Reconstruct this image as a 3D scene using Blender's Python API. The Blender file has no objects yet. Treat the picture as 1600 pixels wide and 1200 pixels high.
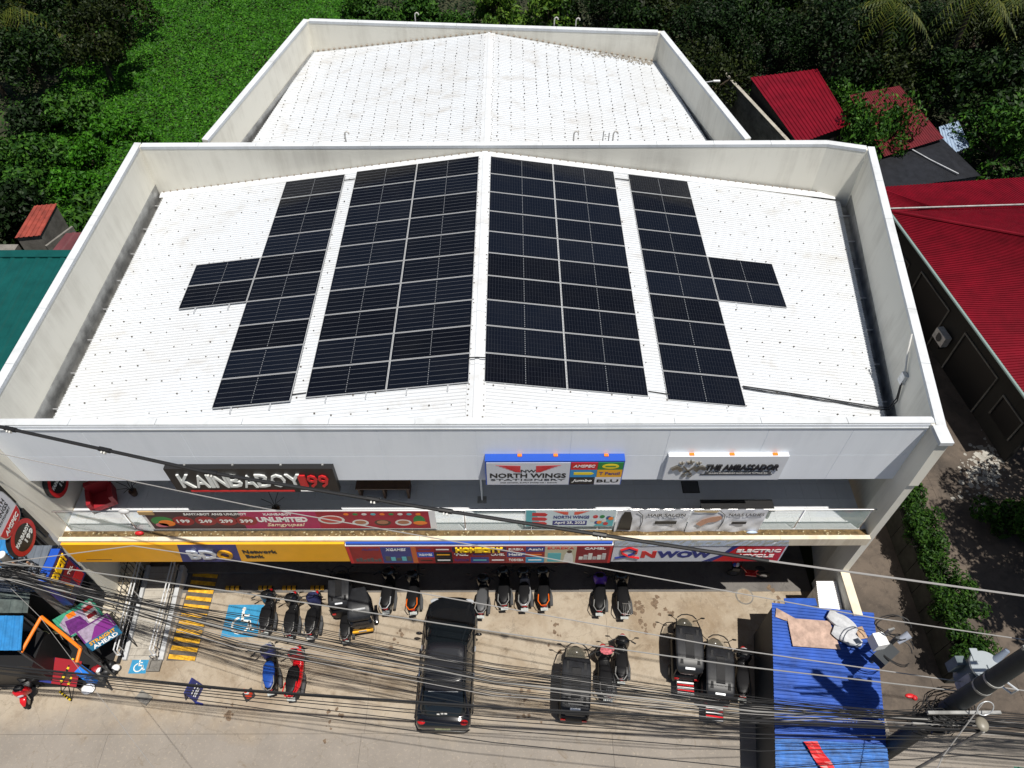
import bpy, math, random
import numpy as np
from mathutils import Vector, Matrix, Euler
R = math.radians
scene = bpy.context.scene
col = scene.collection
random.seed(7)
rng = np.random.default_rng(11)

# ------------------------------------------------------------------ camera, world, sun, exposure
cam_d = bpy.data.cameras.new("camera"); cam = bpy.data.objects.new("camera", cam_d); col.objects.link(cam)
cam.location = (1.317, -26.90, 28.363)
cam.rotation_euler = Euler((R(90 - 50.18), R(0.05), R(-0.13)), 'XYZ')
cam_d.sensor_width = 36.0; cam_d.lens = 36.0 * 1150.0 / 1600.0
cam_d.clip_start = 0.1; cam_d.clip_end = 2000
scene.camera = cam
SUN = Vector((0.18, -0.20, 1.0)).normalized()
elev = math.asin(SUN.z); azim = math.atan2(SUN.x, SUN.y)
w = bpy.data.worlds.new("World"); scene.world = w; w.use_nodes = True
nt = w.node_tree; nt.nodes.clear()
sky = nt.nodes.new('ShaderNodeTexSky'); sky.sky_type = 'NISHITA'; sky.sun_disc = False
sky.sun_elevation = elev; sky.sun_rotation = azim
bg = nt.nodes.new('ShaderNodeBackground'); bg.inputs['Strength'].default_value = 0.05
wo = nt.nodes.new('ShaderNodeOutputWorld')
nt.links.new(sky.outputs[0], bg.inputs[0]); nt.links.new(bg.outputs[0], wo.inputs[0])
sd = bpy.data.lights.new("sun", 'SUN'); sd.energy = 5.0; sd.angle = R(0.53); sd.color = (1.0, 0.955, 0.88)
so = bpy.data.objects.new("sun", sd); col.objects.link(so)
so.rotation_euler = SUN.to_track_quat('Z', 'Y').to_euler(); so.location = (10, -10, 60)
scene.view_settings.view_transform = 'Standard'; scene.view_settings.look = 'None'
scene.view_settings.exposure = 0.1; scene.view_settings.gamma = 1.0
scene.view_settings.use_curve_mapping = False
scene.render.engine = 'CYCLES'
scene.render.resolution_x = 1024; scene.render.resolution_y = 768

# ------------------------------------------------------------------ materials
MATS = {}
def mat(name, c, rough=0.6, metal=0.0, var=0.0, vs=4.0, bump=0.0, bs=40.0, spec=0.4, alpha=1.0, trans=0.0, coat=0.0, emit=None):
    if name in MATS: return MATS[name]
    m = bpy.data.materials.new(name); m.use_nodes = True
    n = m.node_tree.nodes; l = m.node_tree.links
    p = n['Principled BSDF']
    p.inputs['Base Color'].default_value = (*c, 1); p.inputs['Roughness'].default_value = rough
    p.inputs['Metallic'].default_value = metal
    p.inputs['Specular IOR Level'].default_value = spec
    p.inputs['Alpha'].default_value = alpha
    p.inputs['Transmission Weight'].default_value = trans
    p.inputs['Coat Weight'].default_value = coat
    if var or bump:
        tc = n.new('ShaderNodeTexCoord')
    if var:
        no = n.new('ShaderNodeTexNoise'); no.inputs['Scale'].default_value = vs; no.inputs['Detail'].default_value = 6
        no.inputs['Roughness'].default_value = 0.65
        l.new(tc.outputs['Object'], no.inputs['Vector'])
        r = n.new('ShaderNodeValToRGB'); r.color_ramp.elements[0].position = 0.3; r.color_ramp.elements[1].position = 0.72
        r.color_ramp.elements[0].color = (*[max(0, x * (1 - var)) for x in c], 1)
        r.color_ramp.elements[1].color = (*[min(1, x * (1 + var * 0.7)) for x in c], 1)
        l.new(no.outputs['Fac'], r.inputs[0]); l.new(r.outputs[0], p.inputs['Base Color'])
    if bump:
        nb = n.new('ShaderNodeTexNoise'); nb.inputs['Scale'].default_value = bs; nb.inputs['Detail'].default_value = 4
        l.new(tc.outputs['Object'], nb.inputs['Vector'])
        b = n.new('ShaderNodeBump'); b.inputs['Strength'].default_value = bump; b.inputs['Distance'].default_value = 0.02
        l.new(nb.outputs['Fac'], b.inputs['Height']); l.new(b.outputs[0], p.inputs['Normal'])
    MATS[name] = m
    return m

def concrete(name, base, stain, stain2, s1=0.35, s2=2.2, rough=0.85, blend=None):
    """ground concrete: broad patches, oily stains, fine speckle, hairline cracks"""
    m = bpy.data.materials.new(name); m.use_nodes = True
    n = m.node_tree.nodes; l = m.node_tree.links; p = n['Principled BSDF']
    p.inputs['Roughness'].default_value = rough; p.inputs['Specular IOR Level'].default_value = 0.25
    g = n.new('ShaderNodeNewGeometry')
    def noise(sc, det=6, ro=0.6, dist=0.0):
        t = n.new('ShaderNodeTexNoise'); t.inputs['Scale'].default_value = sc; t.inputs['Detail'].default_value = det
        t.inputs['Roughness'].default_value = ro; t.inputs['Distortion'].default_value = dist
        l.new(g.outputs['Position'], t.inputs['Vector']); return t
    def ramp(src, a, b):
        r = n.new('ShaderNodeMapRange'); r.inputs[1].default_value = a; r.inputs[2].default_value = b
        l.new(src.outputs['Fac'], r.inputs[0]); return r
    def mix(fac, c1, c2):
        x = n.new('ShaderNodeMix'); x.data_type = 'RGBA'
        l.new(fac, x.inputs[0])
        for i, c in ((6, c1), (7, c2)):
            if isinstance(c, tuple): x.inputs[i].default_value = (*c, 1)
            else: l.new(c, x.inputs[i])
        return x.outputs[2]
    a = mix(ramp(noise(s1, 5, 0.62, 0.6), 0.42, 0.68).outputs[0], base, stain)
    b = mix(ramp(noise(s2, 8, 0.7, 0.3), 0.5, 0.8).outputs[0], a, stain2)
    light = tuple(min(1, c * 1.22) for c in base)
    if blend:
        sp = n.new('ShaderNodeSeparateXYZ'); l.new(g.outputs['Position'], sp.inputs[0])
        ad = n.new('ShaderNodeMath'); ad.operation = 'MULTIPLY_ADD'; ad.inputs[1].default_value = 3.2; l.new(noise(0.55, 6, 0.65).outputs['Fac'], ad.inputs[0]); l.new(sp.outputs['Y'], ad.inputs[2])
        rr = n.new('ShaderNodeMapRange'); rr.inputs[1].default_value = -16.9; rr.inputs[2].default_value = -18.2; l.new(ad.outputs[0], rr.inputs[0])
        b = mix(rr.outputs[0], b, mix(ramp(noise(0.5, 6, 0.65), 0.4, 0.7).outputs[0], blend, tuple(c * 0.82 for c in blend)))
    c3 = mix(ramp(noise(9.0, 6, 0.75), 0.55, 0.85).outputs[0], b, light)
    dark = tuple(c * 0.45 for c in base)
    c3 = mix(ramp(noise(4.2, 8, 0.78, 0.8), 0.56, 0.82).outputs[0], c3, tuple(c * 0.62 for c in base))
    c3 = mix(ramp(noise(1.1, 7, 0.7, 1.4), 0.60, 0.74).outputs[0], c3, tuple(c * 0.66 for c in stain))
    d = mix(ramp(noise(30.0, 4, 0.85), 0.56, 0.8).outputs[0], c3, dark)
    vo = n.new('ShaderNodeTexVoronoi'); vo.feature = 'DISTANCE_TO_EDGE'; vo.inputs['Scale'].default_value = 0.33
    wn = noise(1.3, 4, 0.6); vm = n.new('ShaderNodeVectorMath'); vm.operation = 'ADD'
    l.new(g.outputs['Position'], vm.inputs[0]); l.new(wn.outputs['Color'], vm.inputs[1]); l.new(vm.outputs[0], vo.inputs['Vector'])
    cr = n.new('ShaderNodeMapRange'); cr.inputs[1].default_value = 0.0; cr.inputs[2].default_value = 0.006
    cr.inputs[3].default_value = 0.5; cr.inputs[4].default_value = 0.0
    l.new(vo.outputs['Distance'], cr.inputs[0])
    e = mix(cr.outputs[0], d, dark)
    l.new(e, p.inputs['Base Color'])
    bp = n.new('ShaderNodeBump'); bp.inputs['Strength'].default_value = 0.25; bp.inputs['Distance'].default_value = 0.02
    l.new(noise(26, 6, 0.7).outputs['Fac'], bp.inputs['Height']); l.new(bp.outputs[0], p.inputs['Normal'])
    MATS[name] = m
    return m

def foliage(name, dark, light, trans=0.18):
    m = bpy.data.materials.new(name); m.use_nodes = True
    n = m.node_tree.nodes; l = m.node_tree.links; p = n['Principled BSDF']
    g = n.new('ShaderNodeNewGeometry'); r = n.new('ShaderNodeValToRGB')
    r.color_ramp.elements[0].color = (*dark, 1); r.color_ramp.elements[1].color = (*light, 1)
    e = r.color_ramp.elements.new(0.7); e.color = (*[(a * 0.55 + b * 0.45) for a, b in zip(dark, light)], 1)
    l.new(g.outputs['Random Per Island'], r.inputs[0]); l.new(r.outputs[0], p.inputs['Base Color'])
    p.inputs['Roughness'].default_value = 0.55; p.inputs['Specular IOR Level'].default_value = 0.16
    t = n.new('ShaderNodeBsdfTranslucent'); l.new(r.outputs[0], t.inputs['Color'])
    mx = n.new('ShaderNodeMixShader'); mx.inputs[0].default_value = trans
    o = n['Material Output']
    l.new(p.outputs[0], mx.inputs[1]); l.new(t.outputs[0], mx.inputs[2]); l.new(mx.outputs[0], o.inputs['Surface'])
    MATS[name] = m
    return m

def streaked(name, c, dirt, rough=0.75, top=None, amount=0.5):
    """painted wall with faint vertical runs and blotches"""
    m = bpy.data.materials.new(name); m.use_nodes = True
    n = m.node_tree.nodes; l = m.node_tree.links; p = n['Principled BSDF']
    p.inputs['Roughness'].default_value = rough; p.inputs['Specular IOR Level'].default_value = 0.25
    g = n.new('ShaderNodeNewGeometry'); mp = n.new('ShaderNodeMapping'); mp.inputs['Scale'].default_value = (3.0, 3.0, 0.25)
    l.new(g.outputs['Position'], mp.inputs[0])
    a = n.new('ShaderNodeTexNoise'); a.inputs['Scale'].default_value = 1.0; a.inputs['Detail'].default_value = 6; a.inputs['Roughness'].default_value = 0.7
    l.new(mp.outputs[0], a.inputs['Vector'])
    b = n.new('ShaderNodeTexNoise'); b.inputs['Scale'].default_value = 0.7; b.inputs['Detail'].default_value = 7
    l.new(g.outputs['Position'], b.inputs['Vector'])
    mu = n.new('ShaderNodeMath'); mu.operation = 'MULTIPLY'; l.new(a.outputs['Fac'], mu.inputs[0]); l.new(b.outputs['Fac'], mu.inputs[1])
    r = n.new('ShaderNodeMapRange'); r.inputs[1].default_value = 0.22; r.inputs[2].default_value = 0.48; r.inputs[4].default_value = amount
    l.new(mu.outputs[0], r.inputs[0])
    x = n.new('ShaderNodeMix'); x.data_type = 'RGBA'; x.inputs[6].default_value = (*c, 1); x.inputs[7].default_value = (*dirt, 1)
    l.new(r.outputs[0], x.inputs[0]); l.new(x.outputs[2], p.inputs['Base Color'])
    MATS[name] = m
    return m

def roof_material():
    m = bpy.data.materials.new('white_roof'); m.use_nodes = True
    n = m.node_tree.nodes; l = m.node_tree.links; p = n['Principled BSDF']; p.inputs['Roughness'].default_value = 0.5; p.inputs['Specular IOR Level'].default_value = 0.3
    g = n.new('ShaderNodeNewGeometry'); cur = (0.60, 0.625, 0.655, 1)
    for sc, a, b, amt, c in (((0.25, 2.6, 1), 0.52, 0.8, 0.5, (0.46, 0.455, 0.44, 1)), ((0.9, 1.1, 1), 0.54, 0.8, 0.6, (0.38, 0.34, 0.285, 1)), ((7, 9, 7), 0.62, 0.8, 0.5, (0.40, 0.38, 0.35, 1)), ((0.35, 0.35, 1), 0.45, 0.8, 0.35, (0.48, 0.455, 0.42, 1))):
        mp = n.new('ShaderNodeMapping'); mp.inputs['Scale'].default_value = sc; l.new(g.outputs['Position'], mp.inputs[0])
        t = n.new('ShaderNodeTexNoise'); t.inputs['Scale'].default_value = 1; t.inputs['Detail'].default_value = 7; t.inputs['Roughness'].default_value = 0.68; l.new(mp.outputs[0], t.inputs['Vector'])
        r = n.new('ShaderNodeMapRange'); r.inputs[1].default_value = a; r.inputs[2].default_value = b; r.inputs[4].default_value = amt; l.new(t.outputs['Fac'], r.inputs[0])
        x = n.new('ShaderNodeMix'); x.data_type = 'RGBA'; l.new(r.outputs[0], x.inputs[0]); x.inputs[7].default_value = c
        if isinstance(cur, tuple): x.inputs[6].default_value = cur
        else: l.new(cur, x.inputs[6])
        cur = x.outputs[2]
    l.new(cur, p.inputs['Base Color']); MATS['white_roof'] = m
    return m

# colours of the place
lot_c = concrete('lot_concrete', (0.37, 0.315, 0.245), (0.265, 0.205, 0.14), (0.165, 0.12, 0.08), 0.4, 1.5, blend=(0.26, 0.232, 0.202))
road_c = concrete('road_concrete', (0.25, 0.215, 0.18), (0.22, 0.185, 0.15), (0.18, 0.15, 0.12), 0.25, 1.4)
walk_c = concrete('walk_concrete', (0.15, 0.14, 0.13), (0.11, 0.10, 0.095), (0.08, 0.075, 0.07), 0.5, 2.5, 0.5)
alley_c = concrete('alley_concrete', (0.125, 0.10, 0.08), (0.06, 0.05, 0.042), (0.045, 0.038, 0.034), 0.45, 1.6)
old_c = concrete('old_concrete', (0.22, 0.21, 0.19), (0.12, 0.11, 0.10), (0.07, 0.065, 0.055), 0.8, 2.5)
soil = mat('dark_soil', (0.035, 0.04, 0.018), 0.95, var=0.6, vs=0.6)
cream = streaked('cream_paint', (0.79, 0.765, 0.68), (0.50, 0.47, 0.40), 0.8, amount=0.6)
curb_m = streaked('curb_paint', (0.72, 0.64, 0.50), (0.42, 0.34, 0.24), 0.8, amount=0.8)
fascia_m = streaked('fascia_cladding', (0.88, 0.92, 0.98), (0.70, 0.74, 0.80), 0.45, amount=0.45)
white_metal = streaked('white_coping', (0.60, 0.625, 0.65), (0.40, 0.40, 0.39), 0.45, amount=0.6)
roof_white = roof_material()
galv = mat('galvanised', (0.36, 0.36, 0.35), 0.42, 0.5, var=0.5, vs=2.0)
galv_light = mat('galvanised_light', (0.62, 0.64, 0.66), 0.35, 0.4, var=0.3, vs=5.0)
alu = mat('aluminium', (0.72, 0.73, 0.74), 0.35, 0.6)
steel = mat('stainless', (0.62, 0.62, 0.62), 0.25, 0.9)
screw_m = mat('screw_dark', (0.10, 0.085, 0.07), 0.7)
black = mat('black_paint', (0.012, 0.012, 0.013), 0.45)
blackgloss = mat('black_gloss', (0.008, 0.008, 0.010), 0.16, 0.0, spec=0.5, coat=0.6)
carpaint = mat('car_paint', (0.007, 0.008, 0.010), 0.12, 0.0, spec=0.5, coat=1.0)
rubber = mat('rubber', (0.018, 0.018, 0.018), 0.8)
plastic = mat('black_plastic', (0.009, 0.009, 0.010), 0.38, var=0.3, vs=9, spec=.3)
darkgrey = mat('dark_grey', (0.07, 0.072, 0.076), 0.5)
white = mat('white_paint', (0.80, 0.80, 0.80), 0.5)
offwhite = mat('off_white', (0.68, 0.67, 0.63), 0.6, var=0.12)
red = mat('red_paint', (0.55, 0.018, 0.022), 0.4)
darkred = mat('dark_red', (0.28, 0.012, 0.02), 0.5)
blue = mat('blue_paint', (0.015, 0.075, 0.42), 0.4)
navy = mat('navy', (0.025, 0.035, 0.19), 0.45)
yellow = mat('yellow_sign', (0.83, 0.40, 0.012), 0.45, var=0.08, vs=1.2)
roadyellow = mat('road_yellow', (0.74, 0.38, 0.02), 0.75, var=0.6, vs=4)
orange = mat('orange_paint', (0.85, 0.20, 0.012), 0.45)
green = mat('green_paint', (0.02, 0.22, 0.05), 0.5)
teal = mat('teal_print', (0.10, 0.42, 0.46), 0.5)
pwdblue = mat('parking_blue', (0.03, 0.24, 0.44), 0.75, var=0.25, vs=5)
chrome = mat('chrome', (0.7, 0.7, 0.7), 0.12, 1.0)
lampred = mat('lamp_red', (0.45, 0.01, 0.012), 0.2, spec=0.6)
plate_m = mat('plate_white', (0.45, 0.47, 0.45), 0.5, var=.35, vs=20)
brown = mat('brown_wood', (0.09, 0.05, 0.03), 0.6, var=0.3)
cable_m = mat('cable_black', (0.015, 0.015, 0.016), 0.55)
cable_g = mat('cable_grey', (0.30, 0.29, 0.28), 0.5)
ceil_m = mat('soffit_paint', (0.75, 0.75, 0.74), 0.8)
darkwall = mat('shop_front', (0.10, 0.10, 0.105), 0.5, var=0.2)
tile_m = mat('floor_tile', (0.60, 0.62, 0.65), 0.4, var=0.08, vs=1.5)
glass_m = mat('railing_glass', (0.72, 0.86, 0.82), 0.05, 0.0, alpha=0.28, spec=0.5)
carglass = mat('car_glass', (0.008, 0.011, 0.014), 0.04, spec=0.7)
screen_m = mat('clear_screen', (0.30, 0.28, 0.22), 0.1, alpha=0.45)
dirt_m = mat('gutter_dirt', (0.16, 0.105, 0.045), 0.95, var=0.7, vs=8, bump=0.6)
magenta = mat('magenta_print', (0.42, 0.015, 0.10), 0.5, var=0.3, vs=1.2)
cloth_w = mat('white_vinyl', (0.74, 0.75, 0.78), 0.45)

# ------------------------------------------------------------------ mesh builder
def root_loc(o):
    while o.parent: o = o.parent
    return o.location
class B:
    def __init__(s): s.v = []; s.f = []
    def add(s, vs, fs):
        k = len(s.v); s.v += [tuple(p) for p in vs]; s.f += [tuple(i + k for i in f) for f in fs]; return s
    def hexa(s, p):
        return s.add(p, [(3, 2, 1, 0), (4, 5, 6, 7), (0, 1, 5, 4), (1, 2, 6, 5), (2, 3, 7, 6), (3, 0, 4, 7)])
    def box(s, x0, x1, y0, y1, z0, z1):
        return s.hexa([(x0, y0, z0), (x1, y0, z0), (x1, y1, z0), (x0, y1, z0), (x0, y0, z1), (x1, y0, z1), (x1, y1, z1), (x0, y1, z1)])
    def obox(s, c, sz, rz=0, rx=0, ry=0):
        m = Euler((rx, ry, rz)).to_matrix(); a, b, d = sz[0] / 2, sz[1] / 2, sz[2] / 2; c = Vector(c)
        return s.hexa([c + m @ Vector(q) for q in ((-a, -b, -d), (a, -b, -d), (a, b, -d), (-a, b, -d), (-a, -b, d), (a, -b, d), (a, b, d), (-a, b, d))])
    def wall(s, p0, p1, th, z0, z1, z0b=None, z1b=None):
        """upright slab from p0 to p1, thickness to the left of the direction"""
        a = Vector((p0[0], p0[1])); b = Vector((p1[0], p1[1])); d = (b - a).normalized(); nn = Vector((-d.y, d.x)) * th
        z0b = z0 if z0b is None else z0b; z1b = z1 if z1b is None else z1b
        return s.hexa([(a.x, a.y, z0), (b.x, b.y, z0b), (b.x + nn.x, b.y + nn.y, z0b), (a.x + nn.x, a.y + nn.y, z0),
                       (a.x, a.y, z1), (b.x, b.y, z1b), (b.x + nn.x, b.y + nn.y, z1b), (a.x + nn.x, a.y + nn.y, z1)])
    def prism(s, poly, z0, z1):
        k = len(poly); vs = [(x, y, z0) for x, y in poly] + [(x, y, z1) for x, y in poly]
        fs = [tuple(range(k - 1, -1, -1)), tuple(range(k, 2 * k))] + [(i, (i + 1) % k, k + (i + 1) % k, k + i) for i in range(k)]
        return s.add(vs, fs)
    def face(s, poly, org, right, up, th=0.004):
        """flat outline in a sign's own frame, given a thickness towards the viewer"""
        o = Vector(org); r = Vector(right); u = Vector(up); n = r.cross(u)
        k = len(poly); vs = [o + r * x + u * y for x, y in poly] + [o + r * x + u * y + n * th for x, y in poly]
        fs = [tuple(range(k - 1, -1, -1)), tuple(range(k, 2 * k))] + [(i, (i + 1) % k, k + (i + 1) % k, k + i) for i in range(k)]
        return s.add(vs, fs)
    def cyl(s, p0, p1, r0, r1=None, n=10, caps=True):
        r1 = r0 if r1 is None else r1; p0 = Vector(p0); p1 = Vector(p1); d = (p1 - p0).normalized()
        a = d.orthogonal().normalized(); b = d.cross(a); vs = []
        for p, r in ((p0, r0), (p1, r1)):
            for i in range(n):
                t = 2 * math.pi * i / n; vs.append(p + (a * math.cos(t) + b * math.sin(t)) * r)
        fs = [(i, (i + 1) % n, n + (i + 1) % n, n + i) for i in range(n)]
        if caps: fs += [tuple(range(n - 1, -1, -1)), tuple(range(n, 2 * n))]
        return s.add(vs, fs)
    def tube(s, path, r, n=6, caps=True):
        pts = [Vector(p) for p in path]; vs = []; m = len(pts); up = None
        for i, p in enumerate(pts):
            d = (pts[min(i + 1, m - 1)] - pts[max(i - 1, 0)]).normalized()
            if up is None: up = d.orthogonal().normalized()
            a = (up - d * up.dot(d))
            a = a.normalized() if a.length > 1e-6 else d.orthogonal().normalized(); up = a; b = d.cross(a)
            rr = r[i] if isinstance(r, (list, tuple)) else r
            for k in range(n):
                t = 2 * math.pi * k / n; vs.append(p + (a * math.cos(t) + b * math.sin(t)) * rr)
        fs = [(i * n + k, i * n + (k + 1) % n, (i + 1) * n + (k + 1) % n, (i + 1) * n + k) for i in range(m - 1) for k in range(n)]
        if caps: fs += [tuple(range(n - 1, -1, -1)), tuple(range((m - 1) * n, m * n))]
        return s.add(vs, fs)
    def loft(s, rings, caps=True):
        n = len(rings[0]); m = len(rings); vs = [p for r in rings for p in r]
        fs = [(i * n + k, i * n + (k + 1) % n, (i + 1) * n + (k + 1) % n, (i + 1) * n + k) for i in range(m - 1) for k in range(n)]
        if caps: fs += [tuple(range(n - 1, -1, -1)), tuple(range((m - 1) * n, m * n))]
        return s.add(vs, fs)
    def ell(s, c, rx, ry, rz, nu=12, nv=7, m=None):
        rings = []
        for j in range(1, nv):
            t = math.pi * j / nv; rings.append([(rx * math.sin(t) * math.cos(2 * math.pi * i / nu), ry * math.sin(t) * math.sin(2 * math.pi * i / nu), -rz * math.cos(t)) for i in range(nu)])
        vs = [(0, 0, -rz)] + [p for r in rings for p in r] + [(0, 0, rz)]; k = len(vs) - 1
        fs = [(0, 1 + (i + 1) % nu, 1 + i) for i in range(nu)]
        for j in range(nv - 2):
            a = 1 + j * nu; b = a + nu; fs += [(a + i, a + (i + 1) % nu, b + (i + 1) % nu, b + i) for i in range(nu)]
        a = 1 + (nv - 2) * nu; fs += [(a + i, a + (i + 1) % nu, k) for i in range(nu)]
        c = Vector(c)
        return s.add([c + ((m @ Vector(p)) if m else Vector(p)) for p in vs], fs)
    def corr(s, a0, a1, b0, b1, n, h, th=0.0):
        """ribbed metal sheet: ribs run from edge a to edge b"""
        a0, a1, b0, b1 = map(Vector, (a0, a1, b0, b1)); nn = (a1 - a0).cross(b0 - a0)
        if nn.length < 1e-6: nn = (a1 - a0).cross(b1 - a0)
        nn.normalize()
        if nn.z < 0: nn = -nn
        prof = []
        for i in range(n):
            prof += [((i + 0.0) / n, 0), ((i + 0.55) / n, 0), ((i + 0.66) / n, h), ((i + 0.89) / n, h)]
        prof.append((1.0, 0)); k = len(prof)
        vs = [a0.lerp(a1, t) + nn * z for t, z in prof] + [b0.lerp(b1, t) + nn * z for t, z in prof]
        return s.add(vs, [(i, i + 1, k + i + 1, k + i) for i in range(k - 1)])
    def build(s, name, m, parent=None, smooth=False, ang=38, local=False):
        me = bpy.data.meshes.new(name)
        vs = s.v
        if parent is not None and not local:
            o = root_loc(parent); vs = [(p[0] - o[0], p[1] - o[1], p[2] - o[2]) for p in vs]
        me.from_pydata([tuple(p) for p in vs], [], s.f); me.materials.append(m)
        if smooth:
            me.polygons.foreach_set('use_smooth', [True] * len(me.polygons)); me.set_sharp_from_angle(angle=R(ang))
        me.update()
        ob = bpy.data.objects.new(name, me); col.objects.link(ob)
        if parent is not None: ob.parent = parent
        return ob

def thing(name, label, cat, loc=(0, 0, 0), rz=0, group=None):
    o = bpy.data.objects.new(name, None); col.objects.link(o); o.location = loc; o.rotation_euler = (0, 0, rz)
    o.empty_display_size = 0.3; o['label'] = label; o['category'] = cat
    if group: o['group'] = group
    return o
def tag(o, label, cat, group=None):
    o['label'] = label; o['category'] = cat
    if group: o['group'] = group
    return o
def struct(o): o['kind'] = 'structure'; return o
def stuff(o): o['kind'] = 'stuff'; return o
def setmat(o, m):
    o.material_slots[0].link = 'OBJECT'; o.material_slots[0].material = m
def copy_tree(o, parent=None):
    c = o.copy(); col.objects.link(c)
    if parent is not None: c.parent = parent
    for ch in o.children: copy_tree(ch, c)
    return c
def lerp(a, b, t): return a + (b - a) * t

_tc = {}
TSC = bpy.data.scenes.new('lettering_workbench')
def text_data(s, bold=0.0, shear=0.0):
    k = (s, bold, shear)
    if k not in _tc:
        cu = bpy.data.curves.new('t', 'FONT'); cu.body = s; cu.offset = bold; cu.shear = shear; cu.resolution_u = 2
        o = bpy.data.objects.new('t', cu); TSC.collection.objects.link(o)
        TSC.view_layers[0].update(); dg = TSC.view_layers[0].depsgraph; me = bpy.data.meshes.new_from_object(o.evaluated_get(dg))
        v = np.array([x.co[:] for x in me.vertices]); f = [tuple(p.vertices) for p in me.polygons]
        bpy.data.objects.remove(o); bpy.data.curves.remove(cu); bpy.data.meshes.remove(me)
        if len(v) == 0: v = np.zeros((1, 3))
        mn = v.min(0); mx = v.max(0); v = (v - mn) / np.maximum(mx - mn, 1e-6)
        _tc[k] = (v, f)
    return _tc[k]
def text(parent, s, org, right, up, w, h, m, depth=0.02, bold=0.0, shear=0.0, name='lettering', local=False):
    """lettering of width w and height h with its lower-left corner at org"""
    v, f = text_data(s, bold, shear)
    o = Vector(org); r = Vector(right).normalized(); u = Vector(up).normalized(); n = r.cross(u)
    b = B(); k = len(v); top = [o + r * (p[0] * w) + u * (p[1] * h) + n * depth for p in v]; bot = [o + r * (p[0] * w) + u * (p[1] * h) for p in v]
    ed = {}
    for q in f:
        for i in range(len(q)):
            e = (q[i], q[(i + 1) % len(q)]); ed[e] = 1
    side = [(a, c, c + k, a + k) for (a, c) in ed if (c, a) not in ed]
    b.add(bot + top, [tuple(i + k for i in q) for q in f] + side)
    return b.build(name, m, parent, local=local)

# ================================================================== THE SETTING: ground, lot, road, alley
b = B(); b.add([(-400, -300, -0.12), (400, -300, -0.12), (400, 500, -0.12), (-400, 500, -0.12)], [(0, 1, 2, 3)])
struct(b.build('ground', soil))
def slabs(name, m, xs, y0, y1, ztop, label_m=None):
    base = B(); base.box(xs[0], xs[-1], min(y0), max(y1), ztop - 0.16, ztop - 0.05); par = struct(base.build(name, mat('joint_dark', (0.05, 0.04, 0.03), 0.9)))
    for i in range(len(xs) - 1):
        for a, c in zip(y0, y1):
            q = B(); g = 0.004
            q.box(xs[i] + g, xs[i + 1] - g, a + g, c - g, ztop - 0.05, ztop); q.build('slab', m, par)
    return par
lot = slabs('parking_lot', lot_c, [-14.95, -4.0, 5.05, 14.9], [-19.6], [-14.25], 0.0)
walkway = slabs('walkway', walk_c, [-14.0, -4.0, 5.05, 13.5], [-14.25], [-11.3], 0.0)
road = slabs('road', lot_c, [-60, -42, -30, -22, -13.2, -4.1, 4.9, 14.0, 23, 34, 60], [-30.8], [-19.6], -0.006)
sideyard = slabs('yard_pavement', lot_c, [-26, -20.5, -14.95], [-19.6], [-15.9], -0.004)
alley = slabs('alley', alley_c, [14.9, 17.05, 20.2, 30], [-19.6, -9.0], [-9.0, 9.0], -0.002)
# painted markings on the lot
q = B()
for i in range(11):
    yy = -16.90 + i * 0.337; q.face([(0, 0), (1.04, -0.10), (1.04, 0.07), (0, 0.17)], (-11.85 - 0.0 * i, yy, 0.004), (1, 0, 0), (0, 1, 0), 0.002)
o = q.build('lane_hatching', roadyellow); struct(o)
q = B(); q.box(-11.9, -10.78, -16.98, -13.45, 0.0005, 0.0032); struct(q.build('hatching_ground', mat('hatch_dark', (0.10, 0.085, 0.07), 0.8, var=0.4, vs=5)))
def wheelchair(org, s, name, label):
    t = thing(name, label, 'road marking', (org[0], org[1], 0))
    q = B(); q.face([(0, 0), (1.0 * s, 0.0), (1.0 * s, 0.93 * s), (0, 0.93 * s)], (org[0], org[1], 0.0035), (1, 0, 0), (0, 1, 0), 0.002); q.build('painted_square', pwdblue, t)
    o = (org[0], org[1], 0.008); X = (1, 0, 0); Y = (0, 1, 0); q = B()
    def arc(cx, cy, r, a0, a1, wd, n=18):
        p = [(cx + math.cos(lerp(a0, a1, i / n)) * (r + wd / 2), cy + math.sin(lerp(a0, a1, i / n)) * (r + wd / 2)) for i in range(n + 1)]
        p += [(cx + math.cos(lerp(a1, a0, i / n)) * (r - wd / 2), cy + math.sin(lerp(a1, a0, i / n)) * (r - wd / 2)) for i in range(n + 1)]
        for i in range(n): q.face([(x * s, y * s) for x, y in (p[i], p[i + 1], p[2 * n - i], p[2 * n + 1 - i])][::-1], o, X, Y, 0.002)
    def bar(x0, y0, x1, y1, wd):
        d = Vector((x1 - x0, y1 - y0)).normalized(); nn = Vector((-d.y, d.x)) * wd / 2
        q.face([((x0 - nn.x) * s, (y0 - nn.y) * s), ((x1 - nn.x) * s, (y1 - nn.y) * s), ((x1 + nn.x) * s, (y1 + nn.y) * s), ((x0 + nn.x) * s, (y0 + nn.y) * s)], o, X, Y, 0.002)
    q.face([(s * (0.47 + 0.055 * math.cos(t_)), s * (0.80 + 0.055 * math.sin(t_))) for t_ in [i * math.pi / 6 for i in range(12)]], o, X, Y, 0.002)
    bar(0.46, 0.74, 0.49, 0.46, 0.075); bar(0.47, 0.62, 0.66, 0.62, 0.06); bar(0.46, 0.46, 0.70, 0.45, 0.07); bar(0.69, 0.47, 0.78, 0.20, 0.07); bar(0.76, 0.20, 0.88, 0.24, 0.06)
    arc(0.47, 0.34, 0.23, R(110), R(385), 0.06)
    q.build('wheelchair_symbol', mat('marking_white', (0.72, 0.72, 0.68), 0.75, var=0.2, vs=6), t)
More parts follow.
